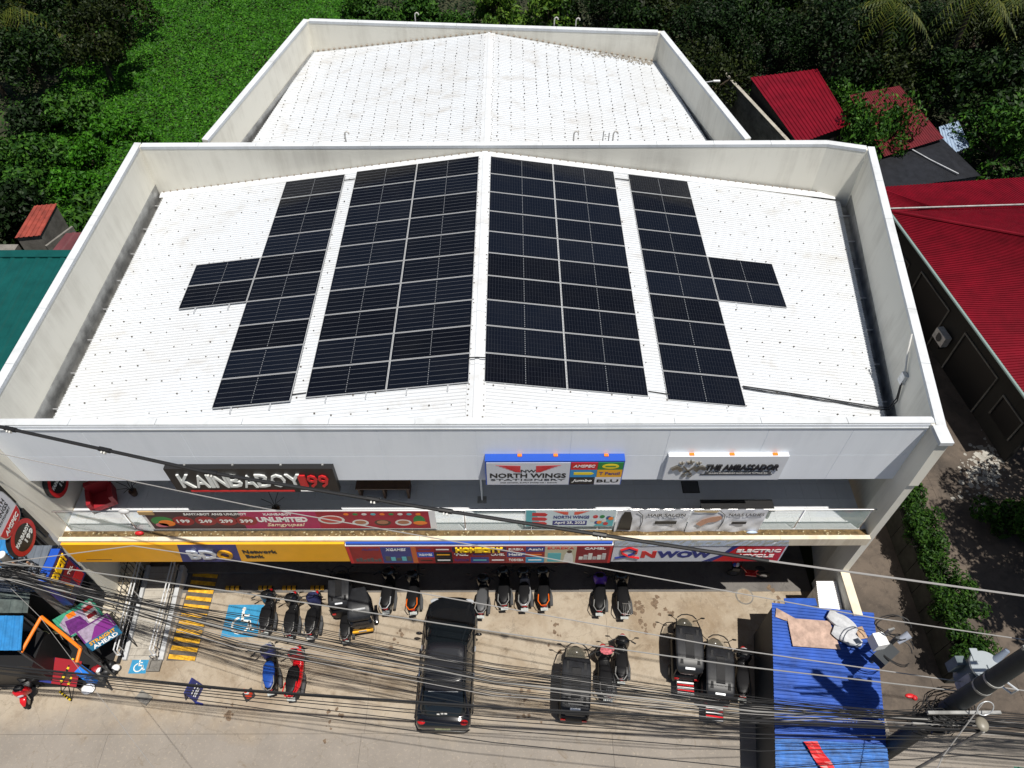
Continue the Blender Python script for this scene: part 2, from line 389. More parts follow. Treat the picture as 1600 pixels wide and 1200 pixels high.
wheelchair((-10.05, -16.08), 1.42, 'parking_marking', 'large blue square with white wheelchair symbol painted on the lot')
wheelchair((-13.20, -17.46), 0.66, 'parking_marking', 'small blue wheelchair marking painted at the foot of the ramp')
# oil and mud stains with ragged outlines
q = B(); rs_ = random.Random(12)
for cx, cy, n, sp in ((6.45, -14.9, 16, .22), (7.1, -14.75, 8, .16), (7.6, -15.1, 6, .12), (-9.0, -18.75, 10, .2), (6.6, -15.6, 10, .25), (1.6, -18.6, 12, .4), (-5.2, -19.2, 9, .3), (12.0, -14.6, 8, .3), (3.0, -16.2, 8, .4), (-3.2, -16.4, 8, .35)):
    for k in range(n):
        x = cx + rs_.gauss(0, sp * .6); y = cy + rs_.gauss(0, sp); a = rs_.uniform(.02, .10)
        q.prism([(x + a * rs_.uniform(.5, 1.4) * math.cos(t_), y + a * rs_.uniform(.6, 1.5) * math.sin(t_)) for t_ in [i * math.pi / 5 for i in range(10)]], -.002, .0006 + .0001 * (k % 16))
stuff(q.build('ground_stains', mat('stain_brown', (.17, .12, .08), .9, var=.5, vs=9)))
# manhole
t = thing('manhole_cover', 'round concrete manhole cover beside the shade of the bicycle sign', 'manhole', (10.72, -14.45, 0))
q = B(); q.cyl((10.72, -14.45, 0.001), (10.72, -14.45, 0.012), 0.36, n=24); q.build('ring', old_c, t)
q = B(); q.cyl((10.72, -14.45, 0.0125), (10.72, -14.45, 0.02), 0.31, n=24); q.build('lid', lot_c, t)

# ================================================================== MAIN BUILDING
ZT = 11.12                      # parapet top
TAN = 0.1425; XR = 0.23; ZR = 10.83
FY = -14.08                     # fascia front
bld = thing('commercial_building', 'two storey commercial building with white roof and cream parapets in the middle', 'building', (0, -7, 0))
def roofz(x): return ZR - TAN * abs(x - XR)
# outline (outer) of the front block
LX = -14.45
PF_R = (13.86, -14.62); PB_R = (16.42, 0.22); PK_R = (14.60, 0.72); PB_L = (LX, 0.62)
b = B(); b.wall((LX, PB_L[1]), (LX, -14.62), 0.25, 0, ZT); wl = b.build('side_wall', cream, bld)
b = B(); b.wall(PF_R, PB_R, 0.25, 0, ZT); wr = b.build('side_wall', cream, bld)
b = B(); b.wall(PK_R, PB_L, 0.25, 0, ZT - 0.003); wb = b.build('rear_wall', cream, bld)
b = B(); b.wall(PB_R, PK_R, 0.25, 0, ZT - 0.006); wk = b.build('corner_wall', cream, bld)
# fascia
b = B(); b.box(-14.20, 13.70, FY, -13.84, 8.18, ZT - 0.01); fas = b.build('fascia', fascia_m, bld)
# fascia cladding panels: proud sheets with joints
xs = [-14.19, -11.35, -8.45, -5.5, -2.65, 0.25, 3.1, 6.0, 8.9, 11.4, 13.68]
for i in range(10):
    for z0, z1 in ((8.185, 9.55), (9.565, 10.93)):
        q = B(); q.box(xs[i] + 0.006, xs[i + 1] - 0.006, FY - 0.010, FY - 0.0005, z0, z1); q.build('cladding_panel', fascia_m, fas)
# soffit and recessed upper storey
b = B(); b.box(-14.20, 13.60, -13.84, -9.0, 8.16, 8.30); b.build('soffit', ceil_m, bld)
b = B(); b.box(-14.20, 14.2, -9.25, -9.0, 5.5, 8.16); uw = b.build('upper_shop_wall', mat('upper_wall', (0.5, 0.5, 0.48), 0.7), bld)
for i in range(9):
    q = B(); x = -13.2 + i * 3.0; q.box(x, x + 2.5, -9.28, -9.252, 5.6, 7.8); q.build('shop_window', carglass, uw)
# balcony slab, tiles, channel, curb
b = B(); b.box(-14.18, 13.58, -14.75, -9.25, 5.22, 5.535); slab_ = b.build('balcony_slab', curb_m, bld)
tile0 = None
for j in range(7):
    for i in range(46):
        x = -14.16 + i * 0.603; y = -14.43 + j * 0.603
        if tile0 is None:
            q = B(); q.box(0, 0.597, 0, 0.597, 0, 0.014); tile0 = q.build('floor_tile', tile_m, slab_, local=True); to = tile0
        else:
            to = tile0.copy(); col.objects.link(to)
        to.location = (x, y + 7, 5.535)
b = B(); b.box(-14.16, 13.56, -14.74, -14.475, 5.536, 5.56); b.build('drain_channel', dirt_m, bld)
q = B()
for k in range(190):
    x = random.uniform(-14, 13.4); y = random.uniform(-14.72, -14.5); a = random.uniform(0.01, 0.035)
    q.obox((x, y, 5.565), (a * 2, a, a), random.uniform(0, 3))
stuff(q.build('leaf_litter', mat('litter', (0.42, 0.36, 0.22), 0.8), bld))
for i in range(9):
    x0 = -14.18 + i * 3.085; q = B(); q.box(x0 + 0.004, x0 + 3.081, -14.90, -14.745, 5.20, 5.66); q.build('curb', curb_m, bld)
# glass balustrade
bal = thing('balcony_railing', 'glass and steel railing along the upper balcony edge', 'railing', (0, -14.47, 5.56))
q = B(); q.tube([(-13.95, -14.47, 6.90), (0, -14.47, 6.93), (13.45, -14.47, 6.90)], 0.03, 8); q.build('top_rail', steel, bal, True)
q = B(); q.box(-13.95, 13.45, -14.485, -14.455, 5.565, 5.60); q.build('bottom_rail', alu, bal)
for i in range(13):
    x = -13.9 + i * 2.27
    q = B(); q.cyl((x, -14.44, 5.54), (x, -14.44, 6.9), 0.022, n=8); q.cyl((x, -14.44, 6.2), (x + 0.0, -14.30, 5.56), 0.014, n=6); q.build('post', steel, bal, True)
    if i < 12:
        q = B(); q.box(x + 0.05, x + 2.22, -14.477, -14.465, 5.60, 6.86); q.build('glass_pane', glass_m, bal)
# wing wall fins in front of the parapet (both ends) + ledge trim
b = B(); b.box(13.58, 13.83, -14.74, -13.9, 0, 8.9); b.build('pier', cream, bld)
b = B(); b.box(-14.44, -14.19, -14.80, -13.9, 0, ZT - 0.2); b.build('pier', cream, bld)
b = B(); b.hexa([(13.56, -14.80, 8.9), (13.86, -14.80, 8.9), (13.86, -14.05, 8.9), (13.56, -14.05, 8.9), (13.56, -14.72, ZT), (13.90, -14.72, ZT), (13.90, -14.05, ZT), (13.56, -14.05, ZT)])
b.build('pier_head', cream, bld)
# ground-floor shop front (deep shade)
b = B(); b.box(-14.1, 13.6, -11.35, -11.1, 0, 5.22); sf = b.build('shop_front', darkwall, bld)
for i in range(7):
    x = -13.4 + i * 3.85
    q = B()
    for k in range(22): q.box(x, x + 3.3, -11.40 - (0.02 if k % 2 else 0), -11.352, 0.05 + k * 0.15, 0.05 + k * 0.15 + 0.145)
    q.build('roller_shutter', mat('shutter', (0.22, 0.22, 0.22), 0.5, 0.4), sf)
for x in (-9.6, -4.5, 0.6, 5.7, 10.6):
    q = B(); q.box(x - 0.2, x + 0.2, -12.7, -12.3, 0.0, 5.22); q.build('column', ceil_m, bld)
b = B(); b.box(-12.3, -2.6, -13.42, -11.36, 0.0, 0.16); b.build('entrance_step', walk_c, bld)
# roof: deck + ribbed sheets + ridge cap + flashing + gutters + screws
def roof_half(parent, nsheet, ridge_pts, eave_pts, zf, ribs=7, h=0.034):
    for i in range(nsheet):
        t0 = i / nsheet; t1 = (i + 0.984) / nsheet
        def P(pts, t): a, c = pts; return (lerp(a[0], c[0], t), lerp(a[1], c[1], t), zf(lerp(a[0], c[0], t)))
        q = B(); q.corr(P(ridge_pts, t0), P(ridge_pts, t1), P(eave_pts, t0), P(eave_pts, t1), ribs, h)
        # overlap edge of the next sheet, slightly proud
        q.build('roof_sheet', roof_white, parent)
YF0, YF1 = -13.86, 0.36
def xin(y): return lerp(PF_R[0], PB_R[0], (y - PF_R[1]) / (PB_R[1] - PF_R[1])) - 0.253
b = B()
b.hexa([(-13.9, YF0, roofz(-13.9) - 0.2), (XR, YF0, ZR - 0.2), (XR, YF1, ZR - 0.2), (-13.9, YF1, roofz(-13.9) - 0.2), (-13.9, YF0, roofz(-13.9) - 0.05), (XR, YF0, ZR - 0.05), (XR, YF1, ZR - 0.05), (-13.9, YF1, roofz(-13.9) - 0.05)])
e0, e1 = xin(YF0) - 0.36, xin(-0.1) - 0.36
b.hexa([(XR, YF0, ZR - 0.2), (e0, YF0, roofz(e0) - 0.2), (e1, -0.1, roofz(e1) - 0.2), (XR, YF1, ZR - 0.2), (XR, YF0, ZR - 0.05), (e0, YF0, roofz(e0) - 0.05), (e1, -0.1, roofz(e1) - 0.05), (XR, YF1, ZR - 0.05)])
roof = b.build('roof', galv, bld)
roof_half(roof, 15, ((XR, YF0), (XR, YF1)), ((-13.93, YF0), (-13.93, YF1)), roofz)
roof_half(roof, 15, ((XR, YF0), (XR, YF1)), ((e0 + 0.03, YF0), (e1 + 0.03, -0.05)), roofz)
for i in range(6):
    y0 = lerp(YF0, YF1, i / 6); y1 = lerp(YF0, YF1, (i + 1) / 6) - 0.01
    q = B()
    q.hexa([(XR - 0.30, y0, roofz(XR - .30) + 0.030), (XR, y0, ZR + 0.035), (XR, y1, ZR + 0.035), (XR - 0.30, y1, roofz(XR - .30) + 0.030), (XR - 0.30, y0, roofz(XR - .30) + 0.040), (XR, y0, ZR + 0.05), (XR, y1, ZR + 0.05), (XR - 0.30, y1, roofz(XR - .30) + 0.040)])
    q.hexa([(XR, y0, ZR + 0.035), (XR + 0.30, y0, roofz(XR + .30) + 0.030), (XR + 0.30, y1, roofz(XR + .30) + 0.030), (XR, y1, ZR + 0.035), (XR, y0, ZR + 0.05), (XR + 0.30, y0, roofz(XR + .30) + 0.040), (XR + 0.30, y1, roofz(XR + .30) + 0.040), (XR, y1, ZR + 0.05)])
    q.box(XR - 0.07, XR + 0.07, y0, y1, ZR + 0.03, ZR + 0.085)
    q.build('ridge_cap', roof_white, roof)
# screws
def screws(parent, xl, xr, y0, y1, dx, dy, eave=None, s=0.022, jit=0.03, skip=0.06):
    q = B(); x = xl
    while x < xr:
        y = y0 + 0.1
        while y < y1:
            if random.random() > skip and (eave is None or eave(x, y)):
                xx = x + random.gauss(0, jit); yy = y + random.gauss(0, jit); z = roofz(xx) + 0.032; a = s * random.uniform(0.7, 1.35)
                q.box(xx - a, xx + a, yy - a, yy + a, z, z + 0.02)
            y += dy
        x += dx
    return stuff(q.build('roof_screws', screw_m, parent))
screws(roof, -13.6, XR - 0.4, YF0, YF1, 0.62, 0.745, s=0.018, jit=0.06)
screws(roof, XR + 0.55, 16.0, YF0, YF1, 0.62, 0.745, lambda x, y: x < xin(y) - 0.5, s=0.018, jit=0.06)
screws(roof, XR - 0.24, XR + 0.3, YF0, YF1, 0.48, 0.21, s=0.02, jit=0.02)
# stains of dirt on the roof
# rear flashing strip along the parapet
for sgn, xe in ((-1, -14.1), (1, 15.6)):
    q = B()
    za, zb = ZR, roofz(xe)
    q.hexa([(XR, YF1 - 0.30, za + .03), (xe, YF1 - 0.30, zb + .03), (xe, YF1 + .01, zb + .06), (XR, YF1 + .01, za + .06), (XR, YF1 - 0.30, za + .042), (xe, YF1 - 0.30, zb + .042), (xe, YF1 + .0, zb + .10), (XR, YF1 + .0, za + .10)])
    q.build('flashing', roof_white, roof)
    q = B(); n = 46
    for k in range(n):
        x = lerp(XR, xe, (k + 0.5) / n); q.obox((x, YF1 - 0.02, roofz(x) + 0.13), (0.05, 0.03, 0.05))
    stuff(q.build('flashing_clips', mat('clip_rust', (0.34, 0.28, 0.22), 0.8), roof))
# gutters
zg_ = roofz(-13.93) - 0.26
q = B(); q.box(-14.198, -13.90, YF0, YF1, zg_ - 0.02, zg_); q.box(-14.198, -14.18, YF0, YF1, zg_, zg_ + 0.75); q.box(-13.915, -13.90, YF0, YF1, zg_, zg_ + 0.2)
gut = q.build('gutter', galv, bld)
for k in range(9):
    q = B(); y = -13.2 + k * 1.6; q.box(-14.19, -13.9, y, y + 0.03, zg_ + 0.15, zg_ + 0.19); q.build('gutter_strap', alu, gut)
zr_ = roofz(15.0) - 0.30
q = B(); ya, yb = YF0, -0.15
q.hexa([(xin(ya) - .36, ya, zr_), (xin(ya) - .004, ya, zr_), (xin(yb) - .004, yb, zr_), (xin(yb) - .36, yb, zr_), (xin(ya) - .36, ya, zr_ + .02), (xin(ya) - .004, ya, zr_ + .02), (xin(yb) - .004, yb, zr_ + .02), (xin(yb) - .36, yb, zr_ + .02)])
q.hexa([(xin(ya) - .022, ya, zr_ + .02), (xin(ya) - .004, ya, zr_ + .02), (xin(yb) - .004, yb, zr_ + .02), (xin(yb) - .022, yb, zr_ + .02), (xin(ya) - .022, ya, zr_ + .62), (xin(ya) - .004, ya, zr_ + .62), (xin(yb) - .004, yb, zr_ + .62), (xin(yb) - .022, yb, zr_ + .62)])
gut2 = q.build('gutter', galv, bld)
for k in range(8):
    y = -13.0 + k * 1.7; q = B(); q.box(xin(y) - .36, xin(y) - .03, y, y + .03, zr_ + .2, zr_ + .24); q.build('gutter_strap', alu, gut2)
# copings: short lengths with joints
def coping(p0, p1, th, parent, z=ZT, seg=2.45, over=0.012, trim0=0.0, trim1=0.0):
    a = Vector(p0); c = Vector(p1); L = (c - a).length; d = (c - a) / L; n = Vector((-d.y, d.x))
    a = a + d * trim0; L -= trim0 + trim1; k = max(1, round(L / seg))
    for i in range(k):
        s0 = a + d * (L * i / k + 0.006); s1 = a + d * (L * (i + 1) / k - 0.006); q = B()
        o0 = -over; o1 = th + over
        q.hexa([(*(s0 + n * o0), z - 0.09), (*(s1 + n * o0), z - 0.09), (*(s1 + n * o1), z - 0.09), (*(s0 + n * o1), z - 0.09), (*(s0 + n * o0), z + 0.05), (*(s1 + n * o0), z + 0.05), (*(s1 + n * o1), z + 0.035), (*(s0 + n * o1), z + 0.035)])
        q.build('coping', white_metal, parent)
coping(PB_L, (LX, -14.16), 0.25, wl, trim0=-0.05); coping((13.93, -14.18), PB_R, 0.25, wr, trim1=-0.02)
coping(PK_R, PB_L, 0.25, wb, ZT - 0.001, trim1=0.32); coping(PB_R, PK_R, 0.25, wk, ZT - 0.002, trim0=0.3)
coping((LX + 0.3, FY + 0.02), (13.66, FY + 0.02), 0.22, fas, ZT - 0.003, trim0=0.02)
q = B(); q.box(13.54, 13.93, -14.80, -14.16, ZT - 0.08, ZT + 0.06); q.build('coping', white_metal, wr)
q = B(); q.box(-14.19, 13.60, FY - 0.03, FY - 0.011, ZT - 0.2, ZT - 0.14); q.build('drip_trim', white_metal, fas)

# ================================================================== REAR BUILDING
rb = thing('rear_building', 'rear hall with white screw dotted roof behind the solar roof', 'building', (0, 6, 0))
QL0 = (-11.72, 0.95); QL1 = (-9.43, 12.22); QR0 = (11.45, 0.95); QR1 = (9.10, 10.80)
b = B(); b.wall(QL1, QL0, 0.24, 0, ZT); w1 = b.build('side_wall', cream, rb)
b = B(); b.wall(QR0, QR1, 0.24, 0, ZT); w2 = b.build('side_wall', cream, rb)
b = B(); b.wall(QR1, QL1, 0.24, 0, ZT - 0.003); w3 = b.build('rear_wall', cream, rb)
def ybk(x): return lerp(QR1[1], QL1[1], (x - QR1[0]) / (QL1[0] - QR1[0])) - 0.26
b = B()
for xe0, xe1 in ((-11.15, -9.28), (10.95, 8.95)):
    ye = ybk(xe1); yr = ybk(XR)
    p = [(xe0, 0.9, roofz(xe0)), (XR, 0.9, ZR), (XR, yr, ZR), (xe1, ye, roofz(xe1))]
    if xe0 > 0: p = [p[1], p[0], p[3], p[2]]
    b.hexa([(x, y, z - 0.3) for x, y, z in p] + [(x, y, z - 0.05) for x, y, z in p])
roof2 = b.build('roof', galv, rb)
roof_half(roof2, 11, ((XR, 0.9), (XR, ybk(XR))), ((-11.18, 0.9), (-9.30, ybk(-9.3))), roofz, 6)
roof_half(roof2, 11, ((XR, 0.9), (XR, ybk(XR))), ((10.98, 0.9), (8.98, ybk(8.98))), roofz, 6)
for i in range(5):
    y0 = lerp(0.9, ybk(XR), i / 5); y1 = lerp(0.9, ybk(XR), (i + 1) / 5) - 0.01; q = B()
    q.hexa([(XR - .30, y0, roofz(XR - .3) + .03), (XR, y0, ZR + .035), (XR, y1, ZR + .035), (XR - .3, y1, roofz(XR - .3) + .03), (XR - .30, y0, roofz(XR - .3) + .04), (XR, y0, ZR + .05), (XR, y1, ZR + .05), (XR - .3, y1, roofz(XR - .3) + .04)])
    q.hexa([(XR, y0, ZR + .035), (XR + .30, y0, roofz(XR + .3) + .03), (XR + .3, y1, roofz(XR + .3) + .03), (XR, y1, ZR + .035), (XR, y0, ZR + .05), (XR + .30, y0, roofz(XR + .3) + .04), (XR + .3, y1, roofz(XR + .3) + .04), (XR, y1, ZR + .05)])
    q.box(XR - 0.06, XR + 0.06, y0, y1, ZR + .03, ZR + .08); q.build('ridge_cap', roof_white, roof2)
def exl(y): return lerp(-11.1, -9.2, (y - 0.9) / 11.2)
def exr(y): return lerp(10.9, 8.9, (y - 0.9) / 9.8)
screws(roof2, -11.0, XR - 0.4, 1.0, 12.0, 0.60, 0.30, lambda x, y: x > exl(y) + .2 and y < ybk(x) - .2, s=0.019, jit=0.02, skip=0.03)
screws(roof2, XR + 0.5, 11.0, 1.0, 12.0, 0.60, 0.30, lambda x, y: x < exr(y) - .2 and y < ybk(x) - .2, s=0.021, jit=0.02, skip=0.03)
screws(roof2, XR - 0.24, XR + 0.3, 1.0, 11.0, 0.48, 0.16, s=0.017, jit=0.02)
q = B(); n = 60
for k in range(n):
    x = lerp(-9.1, 8.8, (k + .5) / n); q.obox((x, ybk(x) - 0.03, roofz(x) + 0.09), (0.10, 0.05, 0.07), R(-4.5))
stuff(q.build('flashing_clips', mat('clip_rust', (0.3, 0.26, 0.22), 0.8), roof2))
q = B()   # leaf litter blown against the rear right corner
for k in range(330):
    x = 8.7 - abs(random.gauss(0, 2.0)); y = ybk(x) - abs(random.gauss(0, 0.22)) - 0.05
    if x < 2: continue
    q.obox((x, y, roofz(x) + 0.035), (random.uniform(.03, .11), random.uniform(.02, .07), 0.015), random.uniform(0, 3))
stuff(q.build('leaf_litter', mat('grey_litter', (0.24, 0.22, 0.19), 0.9), roof2))
q = B(); zz = 9.0
q.hexa([(-11.43, .9, zz), (-11.15, .9, zz), (-9.27, 12.0, zz + .2), (-9.24, 12.0, zz + .2), (-11.43, .9, zz + .03), (-11.15, .9, zz + .03), (-9.2, 12.0, zz + .23), (-9.24, 12.0, zz + .23)])
q.wall((-9.195, 12.0), (-11.485, .92), 0.02, zz, zz + .62, zz, zz + .62); q.build('gutter', galv, rb)
q = B(); q.hexa([(10.92, .9, zz), (11.2, .9, zz), (8.88, 10.6, zz + .2), (8.84, 10.6, zz + .2), (10.92, .9, zz + .03), (11.2, .9, zz + .03), (8.9, 10.6, zz + .23), (8.84, 10.6, zz + .23)])
q.wall((11.215, .92), (8.90, 10.6), 0.02, zz, zz + .55, zz, zz + .55); q.build('gutter', galv, rb)
coping(QL1, QL0, 0.24, w1, ZT - .03); coping(QR0, QR1, 0.24, w2, ZT - .03); coping(QR1, QL1, 0.24, w3, ZT - 0.002, trim0=0.3, trim1=0.3)
# goose-neck vent pipes
def goose(x, y, label, flip=1):
    q = B(); z = 10.2
    q.tube([(x, y, z), (x, y, 11.45), (x + .03 * flip, y, 11.54), (x + .10 * flip, y, 11.58), (x + .17 * flip, y, 11.54), (x + .19 * flip, y, 11.46)], 0.032, 8)
    tag(q.build('vent_pipe', mat('pipe_grey', (0.55, 0.53, 0.50), 0.5), None, True), label, 'vent pipe')
goose(-5.62, 0.78, 'grey goose neck vent pipe on the middle parapet left of the ridge')
goose(3.95, 0.78, 'grey goose neck vent pipe on the middle parapet right of the ridge')
goose(5.6, 0.78, 'bent vent pipe beside the small frame on the middle parapet')
goose(-3.6, 11.90, 'vent pipe on the rear parapet left of the ridge')
goose(3.55, 11.34, 'vent pipe on the rear parapet, left one of the pair')
goose(4.65, 11.26, 'vent pipe on the rear parapet, right one of the pair')
q = B(); q.tube([(5.18, .78, 10.9), (5.18, .78, 11.55)], .02); q.tube([(5.42, .78, 10.9), (5.42, .78, 11.5)], .02); q.tube([(5.18, .78, 11.36), (5.45, .78, 11.30)], .015)
tag(q.build('pipe_bracket', galv), 'small H shaped pipe bracket on the middle parapet', 'bracket')

# ================================================================== SOLAR PANELS
PHI = math.atan(TAN); cP, sP = math.cos(PHI), math.sin(PHI)
PW, PH, PG = 2.62, 1.2075, 0.023
cell_m = bpy.data.materials.new('solar_cell'); cell_m.use_nodes = True
_p = cell_m.node_tree.nodes['Principled BSDF']; _p.inputs['Base Color'].default_value = (0.004, 0.005, 0.009, 1); _p.inputs['Roughness'].default_value = 0.09
_p.inputs['Specular IOR Level'].default_value = 0.22
_n = cell_m.node_tree.nodes; _l = cell_m.node_tree.links; _oi = _n.new('ShaderNodeObjectInfo'); _r = _n.new('ShaderNodeValToRGB')
_r.color_ramp.elements[0].color = (.003, .0035, .006, 1); _r.color_ramp.elements[1].color = (.005, .007, .013, 1); _l.new(_oi.outputs['Random'], _r.inputs[0])
_tx = _n.new('ShaderNodeTexNoise'); _tx.inputs['Scale'].default_value = 1.1; _tx.inputs['Detail'].default_value = 5; _g = _n.new('ShaderNodeNewGeometry'); _l.new(_g.outputs['Position'], _tx.inputs['Vector'])
_mr = _n.new('ShaderNodeMapRange'); _mr.inputs[1].default_value = .45; _mr.inputs[2].default_value = .85; _mr.inputs[4].default_value = .04; _l.new(_tx.outputs['Fac'], _mr.inputs[0])
_mx = _n.new('ShaderNodeMix'); _mx.data_type = 'RGBA'; _l.new(_mr.outputs[0], _mx.inputs[0]); _l.new(_r.outputs[0], _mx.inputs[6]); _mx.inputs[7].default_value = (.09, .085, .075, 1); _l.new(_mx.outputs[2], _p.inputs['Base Color'])
_m2 = _n.new('ShaderNodeMapRange'); _m2.inputs[3].default_value = .06; _m2.inputs[4].default_value = .16; _l.new(_oi.outputs['Random'], _m2.inputs[0]); _l.new(_m2.outputs[0], _p.inputs['Roughness'])
def make_panel(left):
    root = thing('solar_panel', 'x', 'solar panel')
    q = B(); a, c, d, fw = PW / 2, PH / 2, 0.035, 0.015
    q.box(-a, a, -c, -c + fw, -d, 0.002); q.box(-a, a, c - fw, c, -d, 0.002); q.box(-a, -a + fw, -c + fw, c - fw, -d, 0.002); q.box(a - fw, a, -c + fw, c - fw, -d, 0.002)
    q.build('frame', mat('panel_frame', (.46, .47, .48), .45, .1), root, local=True)
    q = B(); q.box(-a + fw, a - fw, -c + fw, c - fw, -0.02, -0.004); q.build('cell_sheet', cell_m, root, local=True)
    q = B()
    for k in range(12):
        y = -c + 0.06 + (PH - 0.12) * (k + 0.5) / 12; q.box(-0.011, 0.011, y - 0.026, y + 0.026, -0.004, -0.0025)
    stuff(q.build('centre_strip', mat('strip_light', (0.19, 0.20, 0.215), 0.4), root, local=True))
    q = B()
    if left:
        for k in range(1, 6):
            y = -c + PH * k / 6
            for s0 in (-1, 1): q.box(min(s0 * .04, s0 * (a - .07)), max(s0 * .04, s0 * (a - .07)), y - 0.0055, y + 0.0055, -0.004, -0.003)
        stuff(q.build('gap_glint_lines', mat('gap_glint', (0.10, 0.106, 0.118), 0.4), root, local=True))  # cell gaps with busbar reflections put into their colour, paler on this slope
    else:
        for k in range(1, 26):
            x = -a + PW * k / 26
            if abs(x) > 0.05: q.box(x - 0.003, x + 0.003, -c + .05, c - .05, -0.004, -0.003)
        for k in range(1, 6):
            y = -c + PH * k / 6; q.box(-a + .05, a - .05, y - .002, y + .002, -0.0039, -0.0031)
        stuff(q.build('gap_glint_lines', mat('gap_glint_dim', (0.03, 0.033, 0.042), 0.4), root, local=True))  # same busbar reflections drawn as darker lines on this slope
    return root
ORD = ['first', 'second', 'third', 'fourth', 'fifth', 'sixth', 'seventh', 'eighth', 'ninth', 'tenth']
used = {}
def place_panel(left, d, v, label):
    k = left
    if k not in used: used[k] = make_panel(left); o = used[k]
    else: o = copy_tree(used[k])
    s = -1 if left else 1
    o.location = (s * d * cP, -v, 10.925 - d * sP); o.rotation_euler = (0, -PHI if left else PHI, 0)
    o['label'] = label; o['group'] = 'solar panels on the front roof'
    return o
for left, d0, s0, v0, v2 in ((True, 0.007, 5.766, 0.0, 0.081), (False, 0.476, 6.359, -0.077, -0.01)):
    side = 'left' if left else 'right'
    for i in range(10):
        vv = i * (PH + PG) + PH / 2; rw = ORD[i] + ' row from the back'
        place_panel(left, d0 + PW / 2, v0 + vv, 'solar panel beside the ridge on the %s slope, %s' % (side, rw))
        place_panel(left, d0 + PW * 1.5 + PG, v0 + vv, 'solar panel, outer column of the wide %s block, %s' % (side, rw))
        place_panel(left, s0 + PW / 2, v2 + vv, 'solar panel in the single column on the %s slope, %s' % (side, rw))
    for i in (4, 5):
        vv = i * (PH + PG) + PH / 2
        place_panel(left, s0 + PW * 1.5 + PG, v2 + vv, 'dark solar panel sticking out sideways at the %s, %s one of the two' % (side, 'rear' if i == 4 else 'front'))
    for nm, da, cnt, va, vb in (('wide', d0, 4, v0, v0 + 12.28), ('single', s0, 2, v2, v2 + 12.28), ('side', s0 + PW + PG, 2, v2 + 4.9, v2 + 7.38)):
        sx = -1 if left else 1; wd = PW * (2 if cnt == 4 else 1)
        dm = da + wd / 2
        t = thing('panel_mounting_frame', 'aluminium rails under the %s %s block of solar panels' % (nm, side), 'mounting frame', (sx * dm * cP, -(va + vb) / 2, 10.85 - dm * sP))
        for k in range(cnt):
            d = da + wd * (k + 0.5) / cnt; x = sx * d * cP; z = 10.925 - d * sP - 0.037
            q = B(); q.box(x - 0.02, x + 0.02, -vb - 0.24, -va + 0.1, z - 0.035, z - 0.001)
            n = max(2, round((vb - va) / 2.4))
            zb = roofz(x) + 0.0
            for j in range(n): y = -lerp(va + .2, vb + .15, j / (n - 1)); q.box(x - .018, x + .018, y - .03, y + .03, zb, z - 0.03)
            q.build('rail', alu, t)
# roof conduits
def conduit(pts, label, r=0.02, m=cable_m):
    q = B(); q.tube(pts, r, 6); return tag(q.build('roof_conduit', m, None, True), label, 'conduit')
def rp(x, y, h=0.06): return (x, y, roofz(x) + h)
conduit([rp(-5.85, -12.05), rp(-5.1, -12.02)], 'short black conduit joining the two left panel blocks at the front')
conduit([rp(-5.8, -0.42), rp(-5.15, -0.42)], 'short black conduit joining the two left panel blocks at the back')
conduit([rp(5.7, -0.42), rp(6.4, -0.42)], 'short black conduit joining the two right panel blocks at the back')
conduit([rp(5.7, -12.0), rp(6.4, -12.05)], 'short black conduit joining the two right panel blocks at the front')
conduit([(-0.05, -11.3, ZR + .13), (.23, -11.3, ZR + .15), (.5, -11.3, ZR + .13)], 'short black conduit crossing the roof ridge')
xe = xin(-11.9)
for k, lab in enumerate(('rear one of the twin black conduits running to the right gutter', 'front one of the twin black conduits running to the right gutter')):
    dy = -0.09 * k
    conduit([rp(8.95, -11.42 + dy, .075), rp(11.3, -11.6 + dy, .075), rp(13.5, -11.8 + dy, .075), (xe - .22, -11.85 + dy, 9.05), (xe - .06, -11.75 + dy, 9.4), (xe - .04, -11.5 + dy * .5, 9.95)], lab, 0.022)
t = thing('junction_box', 'grey junction box on the inside of the right parapet', 'junction box', (xin(-11.4) - 0.08, -11.4, 9.9))
x = xin(-11.4)
q = B(); q.box(x - .15, x - .012, -11.55, -11.3, 9.85, 10.25); q.build('box', galv_light, t)
q = B(); q.tube([(x - .06, -11.35, 10.2), (x - .02, -10.9, 10.7), (x + .06, -10.5, 11.17)], .03, 8); q.build('pipe', offwhite, t, True)

# ================================================================== SIGNS ON THE FACADE
X1 = (1, 0, 0); Z1 = (0, 0, 1)
def pan(parent, name, x0, x1, z0, z1, y, m, th=0.012):
    q = B(); q.box(x0, x1, y - th, y, z0, z1); return q.build(name, m, parent)
def poly(parent, name, pts, y, m, th=0.006):
    q = B(); q.face(pts, (0, y, 0), X1, Z1, th); return q.build(name, m, parent)
def disc_pts(cx, cz, rx, rz, n=20): return [(cx + rx * math.cos(2 * math.pi * i / n), cz + rz * math.sin(2 * math.pi * i / n)) for i in range(n)]
def wtext(parent, s, x0, x1, z0, z1, y, m, depth=0.012, bold=0.0, shear=0.0):
    return text(parent, s, (x0, y, z0), X1, Z1, x1 - x0, z1 - z0, m, depth, bold, shear)
letter_w = mat('letter_white', (0.78, 0.80, 0.78), 0.4)

